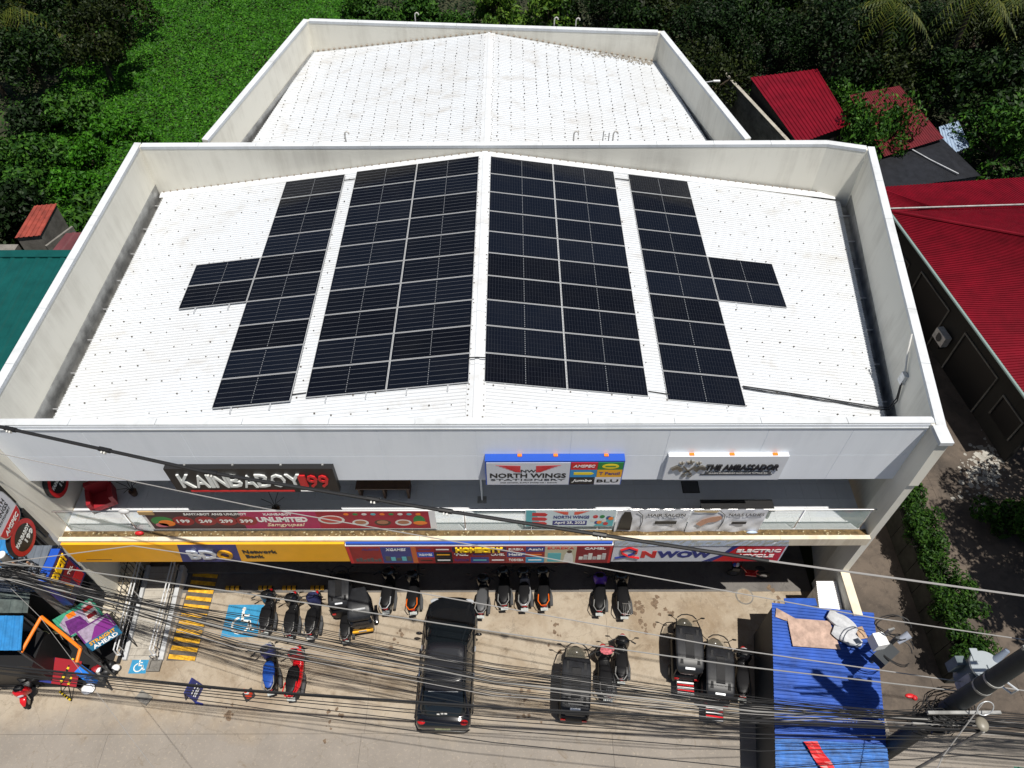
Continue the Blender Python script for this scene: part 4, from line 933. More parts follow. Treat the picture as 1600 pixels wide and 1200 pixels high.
# ---- black SUV
suv = thing('parked_suv', 'black SUV parked nose in at the middle of the lot', 'car', (-1.07, -17.22, 0), R(-1.2)); suv.scale = (1.05, 1, 1)
L2 = 2.43
def carring(y, w, z0, z1): return sring(y, w, z0, z1, 20, 4.0)
q = B(); q.loft([carring(-2.43, .70, .48, .80), carring(-2.40, .84, .36, .98), carring(-2.25, .92, .30, 1.06), carring(-1.5, .96, .28, 1.08), carring(0, .965, .28, 1.06), carring(1.1, .955, .28, 1.04), carring(1.6, .94, .30, 1.0), carring(2.0, .88, .32, .96), carring(2.25, .76, .36, .88), carring(2.40, .58, .40, .78), carring(2.47, .34, .46, .68)])
body = q.build('body', carpaint, suv, True, 60, local=True)
def gring(z, yf, yr, w, e=5.0, n=28):
    r = []; yc = (yf + yr) / 2; h = (yf - yr) / 2
    for i in range(n):
        t = 2 * math.pi * i / n; c, s_ = math.cos(t), math.sin(t); r.append((w * math.copysign(abs(c) ** (2 / e), c), yc + h * math.copysign(abs(s_) ** (2 / e), s_), z))
    return r
q = B(); q.loft([gring(1.0, 1.32, -2.16, .88), gring(1.10, 1.16, -2.10, .865), gring(1.58, .50, -1.56, .745), gring(1.72, .24, -1.22, .70), gring(1.755, .10, -1.08, .62)])
q.build('cabin', carglass, suv, True, 60, local=True)
q = B(); q.loft([gring(1.70, .30, -1.24, .715), gring(1.75, .24, -1.2, .69), gring(1.785, .12, -1.1, .60), gring(1.79, .02, -1.0, .4)]); rf = q.build('roof', mat('roof_sky_sheen', (.011, .012, .016), .3, .0, coat=.5), suv, True, 60, local=True)  # sky reflection put into the roof colour, lighter than the body paint
for sx in (-1, 1):
    q = B(); q.tube([(sx * .66, .15, 1.80), (sx * .67, -.4, 1.84), (sx * .66, -1.15, 1.80)], .022, 6); q.build('roof_rail', plastic, rf, True, local=True)
q = B(); q.hexa([(-.62, -1.42, 1.66), (.62, -1.42, 1.66), (.62, -1.16, 1.745), (-.62, -1.16, 1.745), (-.60, -1.44, 1.69), (.60, -1.44, 1.69), (.62, -1.16, 1.785), (-.62, -1.16, 1.785)]); q.build('spoiler', blackgloss, suv, local=True)
q = B(); q.box(-.5, .5, -1.452, -1.44, 1.672, 1.69); q.build('spoiler_glint', galv_light, suv, local=True)  # reflection along the spoiler edge, put in as a pale strip
for sx in (-1, 1):
    q = B(); q.tube([(sx * .87, 1.14, 1.06), (sx * .72, .40, 1.66)], .035, 6); q.build('pillar', blackgloss, suv, True, local=True)
    q = B(); q.tube([(sx * .865, -2.08, 1.06), (sx * .70, -1.28, 1.70)], .045, 6); q.build('pillar', blackgloss, suv, True, local=True)
    for yy in (.02, -.85): q = B(); q.tube([(sx * .885, yy + .1, 1.04), (sx * .735, yy, 1.64)], .028, 6); q.build('pillar', blackgloss, suv, True, local=True)
    q = B(); q.ell((sx * 1.07, .82, 1.13), .12, .06, .09, 10, 7); q.tube([(sx * .92, .82, 1.05), (sx * 1.0, .82, 1.1)], .025, 5); q.build('side_mirror', blackgloss, suv, True, local=True)
    q = B(); q.ell((sx * .70, -2.26, .96), .16, .10, .10, 10, 7); q.build('tail_light', lampred, suv, True, local=True)
    q = B(); q.ell((sx * .62, 2.24, .78), .2, .12, .07, 10, 7); q.build('headlight', mat('lamp_glass', (.4, .42, .45), .1), suv, True, local=True)
    for yy in (1.45, -1.45): wheel(suv, sx * .84, yy, .37, .24)
    for yy in (.35, -.6): q = B(); q.box(sx * .955 - .02, sx * .955 + .025, yy - .1, yy + .1, .90, .925); q.build('door_handle', chrome, suv, local=True)
q = B(); q.tube([(-.52, -1.86, 1.40), (.1, -1.74, 1.50)], .012, 5); q.build('rear_wiper', plastic, suv, local=True)
q = B(); q.obox((0, -2.44, .74), (.52, .012, .13)); q.build('number_plate', mat('plate_green', (.42, .44, .25), .5), suv, local=True)
q = B(); q.tube([(-.7, 1.30, 1.05), (0, 1.36, 1.07), (.7, 1.30, 1.05)], .015, 5); q.build('wiper_cowl', plastic, suv, local=True)
q = B(); q.loft([sring(-2.46, .78, .36, .56, 14), sring(-2.36, .92, .34, .58, 14)]); q.build('rear_bumper', plastic, suv, True, local=True)
for x_ in (-.15, -.02, .1): q = B(); q.obox((x_, -2.05 - .02 * (x_ < -.1), 1.21), (.09, .05, .012), 0, R(55)); q.build('window_sticker', offwhite, suv, local=True)

# ---- scooters
def make_scooter():
    t = thing('scooter', 'x', 'motorcycle')
    wheel(t, 0, .64, .27, .10, 'front_wheel'); wheel(t, 0, -.62, .27, .11, 'rear_wheel')
    q = B()
    for sx in (-1, 1): q.tube([(sx * .075, .64, .28), (sx * .07, .56, .62), (sx * .05, .46, .92)], .022, 6)
    q.build('fork', steel, t, True, local=True)
    q = B(); q.loft([sring(.90, .03, .42, .46, 10), sring(.78, .075, .50, .60, 10), sring(.60, .085, .54, .64, 10), sring(.46, .05, .50, .56, 10)]); q.build('front_fender', plastic, t, True, 60, local=True)
    q = B(); q.loft([sring(.66, .05, .66, .86, 12), sring(.60, .13, .58, .98, 12), sring(.50, .20, .42, 1.0, 12), sring(.40, .19, .34, .96, 12), sring(.32, .14, .30, .70, 12)]); q.build('front_cowl', blackgloss, t, True, 60, local=True)
    q = B(); q.loft([sring(.38, .13, .28, .50, 12), sring(.15, .15, .26, .46, 12), sring(-.10, .17, .28, .60, 12), sring(-.30, .19, .32, .70, 12), sring(-.60, .175, .42, .74, 12), sring(-.85, .10, .58, .76, 12), sring(-.95, .03, .66, .74, 12)]); q.build('body', plastic, t, True, 60, local=True)
    q = B(); q.loft([sring(.10, .07, .66, .71, 12), sring(-.02, .14, .66, .77, 12), sring(-.30, .165, .69, .80, 12), sring(-.55, .15, .73, .86, 12), sring(-.80, .09, .76, .86, 12), sring(-.86, .04, .78, .83, 12)]); q.build('seat', mat('seat_vinyl', (.008, .008, .009), .5, spec=.25), t, True, 60, local=True)
    q = B(); q.tube([(-.35, .30, 1.04), (-.22, .40, 1.07), (0, .46, 1.02), (.22, .40, 1.07), (.35, .30, 1.04)], .018, 6); q.build('handlebar', black, t, True, local=True)
    q = B(); q.loft([sring(.56, .08, .92, 1.0, 10), sring(.47, .13, .92, 1.08, 10), sring(.36, .08, .98, 1.06, 10)]); q.build('dashboard', plastic, t, True, 60, local=True)
    for sx in (-1, 1):
        q = B(); q.tube([(sx * .24, .40, 1.06), (sx * .34, .44, 1.22)], .008, 5); q.ell((sx * .38, .44, 1.25), .07, .022, .045, 10, 6); q.build('mirror', plastic, t, True, local=True)
        q = B(); q.tube([(sx * .25, .37, 1.065), (sx * .36, .30, 1.04)], .026, 7); q.build('grip', rubber, t, True, local=True)
    q = B(); q.ell((0, .665, .80), .08, .04, .06, 10, 6); q.build('headlight', mat('lamp_glass', (.4, .42, .45), .1), t, True, local=True)
    q = B(); q.ell((0, -.93, .74), .075, .04, .035, 10, 6); q.build('tail_light', lampred, t, True, local=True)
    q = B(); q.obox((0, -1.0, .60), (.20, .012, .11), 0, R(-50)); q.tube([(0, -.86, .62), (0, -.99, .60)], .03, 5); q.build('number_plate', plate_m, t, local=True)
    q = B(); q.tube([(.15, -.05, .26), (.18, -.35, .28), (.19, -.78, .38)], [.03, .05, .045], 8); q.build('exhaust', darkgrey, t, True, local=True)
    q = B()
    for sx in (-1, 1): q.tube([(sx * .14, -.50, .84), (sx * .15, -.80, .92), (sx * .07, -.98, .93)], .014, 5)
    q.tube([(-.07, -.98, .93), (.07, -.98, .93)], .014, 5); q.build('grab_rail', galv, t, True, local=True)
    q = B(); q.tube([(-.10, .05, .25), (-.26, .0, .02)], .013, 5); q.build('side_stand', black, t, True, local=True)
    return t
sc0 = make_scooter(); first = [True]
def part_of(o, nm): return [c for c in o.children if c.name.split('.')[0] == nm]
def scooter(x, y, ang, label, sc=1.0, lean=5, **cols):
    if first[0]: o = sc0; first[0] = False
    else: o = copy_tree(sc0)
    o.location = (x, y, 0.0); o.rotation_euler = (0, R(-lean + random.uniform(-3, 2)), R(ang)); o.scale = (sc * 1.42, sc * random.uniform(1.0, 1.07), sc * random.uniform(.97, 1.1)); o['label'] = label; o['group'] = 'scooters parked on the lot'
    for k, m in cols.items():
        for c in part_of(o, k): setmat(c, m)
    return o
bluegrey = mat('cover_blue', (.025, .03, .10), .7, var=.4, vs=8); redgl = mat('red_gloss', (.55, .01, .015), .2, coat=.6); blueseat = mat('blue_seat', (.01, .06, .30), .45); orangegl = mat('orange_gloss', (.75, .13, .01), .25)
purple = mat('purple_gloss', (.10, .03, .35), .3); silver = mat('silver_gloss', (.55, .56, .58), .25, .4)
scooter(-8.2, -15.16, 6, 'black and red scooter beside the large wheelchair marking', tail_light=lampred, front_fender=redgl)
scooter(-7.24, -15.32, 6, 'black scooter second from the large wheelchair marking')
scooter(-6.35, -15.31, 3.5, 'black scooter with dark blue cover third from the wheelchair marking', seat=plastic, front_cowl=bluegrey, dashboard=bluegrey)
scooter(-3.54, -14.28, 1, 'black scooter between the yellow bumpered sidecar and the orange scooter', grab_rail=galv_light)
scooter(-2.53, -14.38, 5, 'black scooter with orange side panels left of the SUV', grab_rail=orangegl, front_fender=orangegl)
scooter(.19, -14.52, -3, 'black scooter just right of the SUV nose', seat=darkgrey)
scooter(1.07, -14.18, 2, 'black scooter, leftmost of the three parked close together right of the SUV')
scooter(1.88, -14.24, 0, 'black and silver scooter, middle of the three right of the SUV', body=silver)
scooter(2.66, -14.21, 0, 'black scooter with orange grip, rightmost of the three right of the SUV', grab_rail=orangegl)
scooter(4.9, -14.45, -6, 'black scooter with purple front under the seam of the two long signs', front_cowl=purple)
o = scooter(5.81, -14.48, -2, 'black scooter with rear rack and red lamp right of the purple one', 1.05, tail_light=lampred)
scooter(-7.65, -17.35, 15, 'blue and white scooter with bright blue seat left of the red one', seat=blueseat, front_cowl=navy, front_fender=silver)
scooter(-6.65, -17.53, 3, 'red and black scooter right of the blue seated one', 1.05, front_cowl=redgl, front_fender=redgl, body=redgl, grab_rail=redgl)
scooter(4.83, -17.55, 1, 'black delivery scooter with pink towel and rear rack beside the covered tricycle', 1.12)
scooter(5.52, -17.05, -7, 'black scooter parked alone between the two groups of tricycles')
scooter(9.95, -17.62, -13, 'black scooter with chrome trim at the edge of the shed shadow', 1.05, fork=chrome, grab_rail=chrome)
scooter(-16.7, -17.9, 200, 'red and black scooter at the roadside near the left edge', 1.0, front_cowl=redgl, seat=plastic)
scooter(-5.1, -15.55, 8, 'small black motorcycle with red tail joined to the dark tricycle box', .9)
def rack(x, y, z, ang, label):
    t = thing('luggage_rack', label, 'rack', (x, y, z), R(ang)); q = B()
    for k in range(5): q.tube([(-.14 + .07 * k, -.22, 0), (-.14 + .07 * k, .22, 0)], .011, 5)
    q.build('bars', steel, t, local=True); q = B(); q.tube([(-.16, -.22, -.01), (.16, -.22, -.01)], .014, 5); q.tube([(-.16, .22, -.01), (.16, .22, -.01)], .014, 5); q.build('cross_bars', steel, t, local=True)
rack(5.76, -15.38, .97, -2, 'steel rack on the tail of the scooter under the bicycle sign'); rack(4.85, -18.55, 1.03, 1, 'large steel rack on the delivery scooter by the covered tricycle')
q = B(); q.ell((4.82, -17.05, 1.17), .26, .17, .07, 12, 7); q.ell((4.95, -16.98, 1.13), .18, .12, .09, 10, 6)
tag(q.build('towel', mat('pink_cloth', (.5, .12, .14), .8, var=.8, vs=14), None, True), 'pink and white towel over the delivery scooter handlebar', 'towel')
# ---- covered tricycles
def make_trike():
    t = thing('covered_tricycle', 'x', 'tricycle')
    wheel(t, 0, 1.08, .25, .12, 'front_wheel')
    for sx in (-1, 1): wheel(t, sx * .46, -.72, .25, .14, 'rear_wheel')
    q = B(); q.loft([sring(-1.12, .44, .30, .95, 14, 4), sring(-1.02, .50, .26, 1.0, 14, 5), sring(.2, .50, .24, .92, 14, 5), sring(.55, .46, .24, .62, 14, 5), sring(.70, .30, .26, .52, 14, 4)]); q.build('body', plastic, t, True, 60, local=True)
    q = B(); q.loft([sring(1.20, .06, .55, .75, 12), sring(1.08, .20, .50, .98, 12), sring(.92, .34, .34, 1.02, 12), sring(.78, .36, .28, .92, 12)]); q.build('front_cowl', blackgloss, t, True, 60, local=True)
    rings = []
    for y, w_, z in ((-1.14, .30, 1.36), (-1.10, .43, 1.52), (-.98, .49, 1.63), (-.6, .50, 1.70), (.1, .50, 1.72), (.42, .48, 1.69), (.52, .44, 1.62)): rings.append(sring(y, w_, z - .07, z + .04, 16, 5))
    q = B(); q.loft(rings); cn = q.build('canopy', mat('canopy_black', (.017, .018, .021), .4, var=.4, vs=5, spec=.3), t, True, 60, local=True)
    for xx in (-.30, .30): q = B(); q.hexa([(xx - .06, -.9, 1.68), (xx + .06, -.9, 1.68), (xx + .06, .36, 1.73), (xx - .06, .36, 1.73), (xx - .045, -.9, 1.715), (xx + .045, -.9, 1.715), (xx + .045, .36, 1.765), (xx - .045, .36, 1.765)]); q.build('canopy_rib', plastic, cn, local=True)
    q = B(); q.hexa([(-.17, -.75, 1.70), (.17, -.75, 1.70), (.17, .2, 1.74), (-.17, .2, 1.74), (-.15, -.7, 1.74), (.15, -.7, 1.74), (.15, .16, 1.775), (-.15, .16, 1.775)]); q.build('canopy_panel', plastic, cn, local=True)
    q = B(); q.obox((0, -1.02, 1.625), (.34, .09, .03), 0, R(25)); q.build('rear_badge', galv_light, cn, local=True)
    for sx in (-1, 1):
        q = B(); q.tube([(sx * .44, .48, 1.64), (sx * .38, .86, 1.40), (sx * .32, 1.0, 1.0)], .022, 6); q.tube([(sx * .46, -1.05, 1.45), (sx * .46, -1.06, .9)], .022, 6); q.tube([(sx * .47, .2, 1.66), (sx * .47, .22, .8)], .02, 6); q.build('canopy_frame', black, t, True, local=True)
        q = B(); q.tube([(sx * .36, .92, 1.2), (sx * .56, 1.0, 1.34)], .012, 5); q.ell((sx * .61, 1.0, 1.35), .09, .025, .06, 10, 6); q.build('mirror', plastic, t, True, local=True)
        q = B(); q.obox((sx * .36, -1.15, .80), (.16, .03, .12)); q.build('tail_light', lampred, t, local=True)
    q = B(); q.tube([(-.36, .90, 1.5 - .06), (-.2, 1.0, 1.5), (0, 1.03, 1.51), (.2, 1.0, 1.5), (.36, .90, 1.44)], .022, 6); q.build('windscreen_hoop', black, t, True, local=True)
    q = B(); vs = []; nx = 8
    for j in range(5):
        for i in range(nx + 1):
            u = i / nx * 2 - 1; v = j / 4; vs.append((u * lerp(.34, .42, v), lerp(1.06, .52, v) - .08 * u * u, lerp(1.0, 1.62, v)))
    q.add(vs, [(j * (nx + 1) + i, j * (nx + 1) + i + 1, (j + 1) * (nx + 1) + i + 1, (j + 1) * (nx + 1) + i) for j in range(4) for i in range(nx)]); q.build('windscreen', screen_m, t, True, local=True)
    q = B(); q.tube([(-.34, .62, 1.06), (0, .74, 1.10), (.34, .62, 1.06)], .02, 6); q.build('handlebar', black, t, True, local=True)
    q = B(); q.loft([sring(.45, .22, .66, .76, 12), sring(.0, .30, .68, .80, 12)]); q.loft([sring(-.25, .42, .66, .82, 12), sring(-.8, .42, .66, .82, 12)]); q.build('seat', mat('seat_vinyl', (.008, .008, .009), .5, spec=.25), t, True, 60, local=True)
    q = B(); q.box(-.32, .32, -1.62, -1.14, .52, .56); q.build('rear_carrier', black, t, local=True)
    for k in range(5):
        q = B(); q.box(-.30, .30, -1.60 + k * .095, -1.545 + k * .095, .56, .60); q.build('carrier_slat', (white, redgl)[k % 2], t, local=True)
    return t
tk0 = make_trike(); tf = [True]
def trike(x, y, ang, label, sx=1.0, sy=1.0, sz=1.0, carrier=True):
    if tf[0]: o = tk0; tf[0] = False
    else: o = copy_tree(tk0)
    o.location = (x, y, 0.0); o.rotation_euler = (0, 0, R(ang)); o.scale = (sx, sy, sz); o['label'] = label; o['group'] = 'black covered tricycles'
    if not carrier:
        for c in part_of(o, 'rear_carrier') + part_of(o, 'carrier_slat'): bpy.data.objects.remove(c)
    return o
trike(7.80, -16.85, -6, 'black covered tricycle with red and white rear carrier, left of the right pair')
trike(8.78, -17.68, -9, 'black covered tricycle with red and white rear carrier, nearest the shed shadow', 1, 1.05, 1)
trike(3.60, -18.08, -5, 'black covered tricycle parked beside the delivery scooter', 1.05, 1.15, 1, False)
trike(-5.4, -14.55, 8, 'small dark covered tricycle box beside the covered blue scooter', .82, .78, .9, False)
# passenger sidecar with yellow bumper
t = thing('passenger_sidecar', 'black passenger sidecar with yellow bumper left of the parked scooters', 'sidecar', (-4.55, -15.2, 0), R(9))
q = B(); q.loft([sring(-.82, .40, .25, .95, 14, 5), sring(-.74, .45, .24, 1.10, 14, 5), sring(-.1, .45, .24, 1.12, 14, 5), sring(.35, .40, .24, .75, 14, 5), sring(.75, .22, .26, .55, 14, 4)]); q.build('body', blackgloss, t, True, 60, local=True)
q = B(); q.loft([sring(-.74, .36, 1.22, 1.32, 14, 5), sring(-.66, .45, 1.36, 1.47, 14, 5), sring(.0, .42, 1.42, 1.52, 14, 5), sring(.5, .26, 1.38, 1.46, 14, 5)]); q.build('roof', mat('canopy_black', (.011, .011, .012), .4, spec=.3), t, True, 60, local=True)
for sx in (-1, 1): q = B(); q.tube([(sx * .42, -.68, 1.0), (sx * .42, -.66, 1.4)], .02); q.tube([(sx * .36, .1, 1.0), (sx * .36, .15, 1.42)], .02); q.tube([(sx * .2, .7, .55), (sx * .25, .45, 1.4)], .02); q.build('roof_frame', chrome, t, True, local=True)
q = B(); q.obox((0, -.86, .5), (.78, .06, .12)); q.build('bumper', yellow, t, local=True); q = B(); q.obox((0, -.40, 1.515), (.5, .07, .02)); q.build('roof_strip', galv_light, t, local=True)
q = B(); q.obox((0, -.895, .60), (.3, .012, .1)); q.build('number_plate', plate_m, t, local=True)
wheel(t, .52, -.25, .26, .1, 'side_wheel'); q = B(); q.loft([sring(.12, .06, .45, .5, 10, 3, .52), sring(-.25, .075, .55, .62, 10, 3, .52), sring(-.6, .06, .45, .5, 10, 3, .52)]); q.build('mudguard', blackgloss, t, True, 60, local=True)
# e-bike standing crosswise under the bicycle sign
t = thing('electric_bicycle', 'red electric bicycle standing crosswise in the shade under the bicycle sign', 'bicycle', (11.0, -13.62, 0), R(84))
wheel(t, 0, .62, .27, .06, 'front_wheel', chrome); wheel(t, 0, -.58, .27, .07, 'rear_wheel', chrome)
q = B(); q.tube([(0, .45, .9), (0, .1, .38), (0, -.3, .38), (0, -.58, .27)], .04, 7); q.tube([(0, -.2, .38), (0, -.3, .8)], .03, 6); q.tube([(0, .62, .27), (0, .45, .9)], .025, 6); q.build('frame', redgl, t, True, local=True)
q = B(); q.ell((0, -.32, .84), .11, .2, .06, 10, 6); q.build('saddle', rubber, t, True, local=True)
q = B(); q.tube([(-.3, .36, 1.0), (0, .46, .98), (.3, .36, 1.0)], .016, 6); q.build('handlebar', black, t, True, local=True)
q = B(); q.box(-.16, .16, .50, .78, .72, .94); q.build('basket', plastic, t, local=True); q = B(); q.obox((0, -.05, .36), (.24, .44, .06)); q.build('footboard', redgl, t, local=True)
t = thing('helmet', 'red white and blue helmet on the electric bicycle handlebar', 'helmet', (10.28, -13.50, .98))
q = B(); q.ell((10.30, -13.52, 1.10), .15, .17, .14, 14, 9); q.build('shell', red, t, True); q = B(); q.ell((10.33, -13.60, 1.11), .10, .10, .115, 12, 8); q.build('white_patch', white, t, True); q = B(); q.ell((10.24, -13.60, 1.10), .08, .085, .12, 12, 8); q.build('blue_patch', blue, t, True)
# wheel stops
for k, (x, lab) in enumerate(((-10.05, 'yellow and black wheel stop above the wheelchair marking'), (-8.72, 'yellow and black wheel stop left of the black and red scooter'), (-7.75, 'yellow and black wheel stop in front of the first two scooters'), (-6.6, 'yellow and black wheel stop in front of the blue covered scooter'))):
    t = thing('wheel_stop', lab, 'wheel stop', (x, -14.05, 0), 0, 'wheel stops at the kerb'); q = B(); q.hexa([(-.3, -.09, 0), (.3, -.09, 0), (.3, .09, 0), (-.3, .09, 0), (-.29, -.05, .1), (.29, -.05, .1), (.29, .05, .1), (-.29, .05, .1)]); q.build('rubber_block', black, t, local=True)
    for j in range(3): q = B(); q.hexa([(-.27 + j * .2, -.095, .003), (-.13 + j * .2, -.095, .003), (-.13 + j * .2, .095, .003), (-.27 + j * .2, .095, .003), (-.27 + j * .2, -.055, .106), (-.13 + j * .2, -.055, .106), (-.13 + j * .2, .055, .106), (-.27 + j * .2, .055, .106)]); q.build('yellow_stripe', roadyellow, t, local=True)
# A-board and cone
t = thing('a_board', 'blue folding sign board standing on the lot near the road', 'sign', (-10.4, -18.2, 0), R(-14))
for sg in (-1, 1): q = B(); q.hexa([(-.08 + sg * .20, -.32, 0), (-.06 + sg * .20, -.32, 0), (-.06 + sg * .20, .32, 0), (-.08 + sg * .20, .32, 0), (-.01 + sg * .015, -.28, .95), (.01 + sg * .015, -.28, .95), (.01 + sg * .015, .28, .95), (-.01 + sg * .015, .28, .95)]); q.build('board', navy, t, local=True)
for k, (y0, y1, z) in enumerate(((-.22, -.05, .62), (.0, .2, .62), (-.22, .22, .46), (-.2, .1, .36))): q = B(); q.hexa([(.065 + (.95 - z) * .19 + .006, y0, z), (.065 + (.95 - z) * .19 + .012, y0, z), (.065 + (.95 - z) * .19 + .012, y1, z), (.065 + (.95 - z) * .19 + .006, y1, z), (.065 + (.9 - z) * .19 + .006, y0, z + .05), (.065 + (.9 - z) * .19 + .012, y0, z + .05), (.065 + (.9 - z) * .19 + .012, y1, z + .05), (.065 + (.9 - z) * .19 + .006, y1, z + .05)]); q.build('text_print', letter_w, t, local=True)
q = B(); q.box(.12, .42, -.34, -.26, 0, .05); q.box(.12, .42, .26, .34, 0, .05); q.build('foot', navy, t, local=True)
t = thing('traffic_cone', 'orange red traffic cone on a dark square base near the road', 'cone', (-8.45, -18.25, 0), R(38))
q = B(); q.box(-.19, .19, -.19, .19, 0, .03); q.build('base', rubber, t, local=True)
q = B(); q.cyl((0, 0, .03), (0, 0, .66), .14, .025, 16); q.build('cone', mat('cone_red', (.75, .06, .02), .5), t, True, local=True); q = B(); q.cyl((0, 0, .30), (0, 0, .42), .0935, .0715, 16); q.build('reflective_band', white, t, True, local=True)

# ================================================================== LEFT SIDE: ramp, stairs, stalls, pole
rm = thing('access_ramp', 'pale concrete wheelchair ramp at the left end of the shops', 'ramp', (-12.9, -15.2, 0))
q = B(); q.hexa([(-13.45, -16.95, 0), (-12.25, -16.95, 0), (-12.35, -13.3, 0), (-13.6, -13.3, 0), (-13.45, -16.95, .02), (-12.25, -16.95, .02), (-12.35, -13.3, .42), (-13.6, -13.3, .42)])
q.build('ramp_slab', concrete('ramp_concrete', (.40, .37, .32), (.33, .30, .26), (.27, .24, .20), .6, 3), rm)
for i in range(14):
    y = -16.8 + i * .25; z = lerp(.02, .42, (y + 16.95) / 3.65); q = B(); q.box(-13.42, -12.32, y, y + .012, z - .004, z + .005); q.build('tread_groove', old_c, rm)
kerb_m = mat('ramp_kerb', (.46, .47, .48), .7, var=.2)
for x0, x1 in ((-13.62, -13.46), (-12.24, -12.06)):
    q = B(); q.hexa([(x0 + .08, -16.98, 0), (x1 + .08, -16.98, 0), (x1, -13.3, 0), (x0, -13.3, 0), (x0 + .08, -16.98, .14), (x1 + .08, -16.98, .14), (x1, -13.3, .55), (x0, -13.3, .55)]); q.build('ramp_kerb', kerb_m, rm)
def handrail(x0, x1, label):
    t = thing('handrail', label, 'handrail', (x0, -15.2, 0)); 
    q = B()
    for dx in (0, .13): q.tube([(x0 + dx, -16.95, .55), (x0 + dx, -16.9, .92), (x1 + dx, -13.4, 1.32)], .026, 8)
    q.tube([(x0, -16.95, .55), (x0 + .13, -16.95, .55)], .026, 8); q.build('rail', mat('rail_white', (.62, .63, .64), .35), t, True)
    q = B(); q.tube([(x0 + .06, -16.9, .45), (x1 + .06, -13.4, .85)], .018, 8); q.build('lower_rail', steel, t, True)
    for k in range(4): y = -16.7 + k * 1.05; xx = lerp(x0, x1, k / 3.4) + .06; z = lerp(.12, .5, k / 3.2); q = B(); q.cyl((xx, y, z - .12), (xx, y, z + .82), .022, n=8); q.build('post', steel, t, True)
handrail(-13.56, -13.62, 'double white handrail on the left kerb of the ramp'); handrail(-12.22, -12.24, 'double steel handrail on the right kerb of the ramp')
q = B(); q.tube([(-12.2, -17.0, 0), (-12.2, -17.0, .55), (-12.26, -17.0, .62), (-12.34, -17.0, .55), (-12.34, -17.0, .25)], .022, 7); tag(q.build('hoop_post', steel, None, True), 'small steel hoop at the foot of the ramp', 'post')
st = thing('outdoor_stairs', 'beige concrete stairs left of the ramp behind the hanging tarpaulins', 'stairs', (-14.6, -15.0, 0))
for k in range(9):
    q = B(); q.box(-15.35, -13.78, -16.1 + k * .30, -15.80 + k * .30 - (.0 if k < 8 else -.6), 0, .16 * (k + 1)); q.build('step', mat('stair_beige', (.50, .45, .36), .8, var=.2, vs=5), st)
t = thing('steel_grille', 'dark steel bar grille beside the stairs', 'grille', (-13.75, -15.0, 0))
for k in range(14): y = -16.1 + k * .2; q = B(); q.cyl((-13.76, y, 0), (-13.76, y, 1.5 + .05 * k), .014, n=6); q.build('bar', black, t)
for z in (.2, 1.2): q = B(); q.tube([(-13.76, -16.15, z), (-13.76, -13.4, z + .6)], .02, 6); q.build('rail', black, t)
t = thing('steel_grille', 'dark steel bar grille on the far side of the stairs', 'grille', (-15.4, -15.0, 0))
for k in range(12): y = -16.1 + k * .22; q = B(); q.cyl((-15.4, y, 0), (-15.4, y, 1.7 + .05 * k), .014, n=6); q.build('bar', black, t)
for z in (.3, 1.4): q = B(); q.tube([(-15.4, -16.15, z), (-15.4, -13.5, z + .6)], .02, 6); q.build('rail', black, t)
q = B(); q.hexa([(-13.75, -17.1, 0), (-13.62, -17.1, 0), (-13.66, -13.2, 0), (-13.75, -13.2, 0), (-13.75, -17.1, .1), (-13.62, -17.1, .1), (-13.66, -13.2, .1), (-13.75, -13.2, .1)]); tag(q.build('drain_channel', black), 'dark drain channel along the left of the ramp', 'drain')
# hanging tarpaulins in front of the stairs
def tarp(c, w_, h_, ang, tilt, label, paint):
    t = thing('hanging_tarpaulin', label, 'tarpaulin', c); m = Euler((R(tilt), 0, R(ang))).to_matrix(); r = m @ Vector((1, 0, 0)); u = m @ Vector((0, 0, 1))
    q = B(); o = Vector(c) - r * w_ / 2 - u * h_ / 2; q.face([(0, 0), (w_, 0), (w_, h_), (0, h_)], o, r, u, .015); q.build('sheet', paint[0], t)
    n = r.cross(u)
    for (pts, mm, k) in paint[1]:
        q = B(); q.face([(x * w_, y * h_) for x, y in pts], o + n * (.0155 + .003 * k), r, u, .0025); q.build('print', mm, t)
    for (tx, x0, x1, z0, z1, mm) in paint[2]: text(t, tx, o + r * x0 * w_ + u * z0 * h_ + n * .028, r, u, (x1 - x0) * w_, (z1 - z0) * h_, mm, .006, .03)
    q = B(); q.tube([o + Vector((0, 0, 0)), Vector((o.x, o.y, 0.0))], .02, 6); p = o + r * w_; q.tube([p, Vector((p.x, p.y, 0.0))], .02, 6); q.build('stand', black, t)
    return t
vio = mat('violet_print', (.16, .03, .20), .5, var=.5, vs=6); lilac = mat('lilac_print', (.42, .34, .46), .5, var=.4, vs=8); mint = mat('mint_print', (.06, .36, .22), .5, var=.3, vs=6)
tarp((-14.3, -16.35, 2.55), 1.35, 1.0, 38, -28, 'green and violet printed tarpaulin on the pole by the stairs', (mint, [([(.06, .08), (.7, .06), (.7, .8), (.3, .9), (.06, .7)], lilac, 0), ([(.1, .1), (.6, .1), (.55, .6), (.2, .7)], vio, 1), ([(.62, .1), (.94, .1), (.94, .9), (.7, .9)], offwhite, 1), ([(.3, .7), (.5, .7), (.5, .9), (.3, .9)], orange, 2), ([(.66, .6), (.92, .62), (.9, .8), (.68, .78)], red, 2), ([(.66, .3), (.9, .3), (.9, .48), (.66, .46)], darkred, 2)], []))
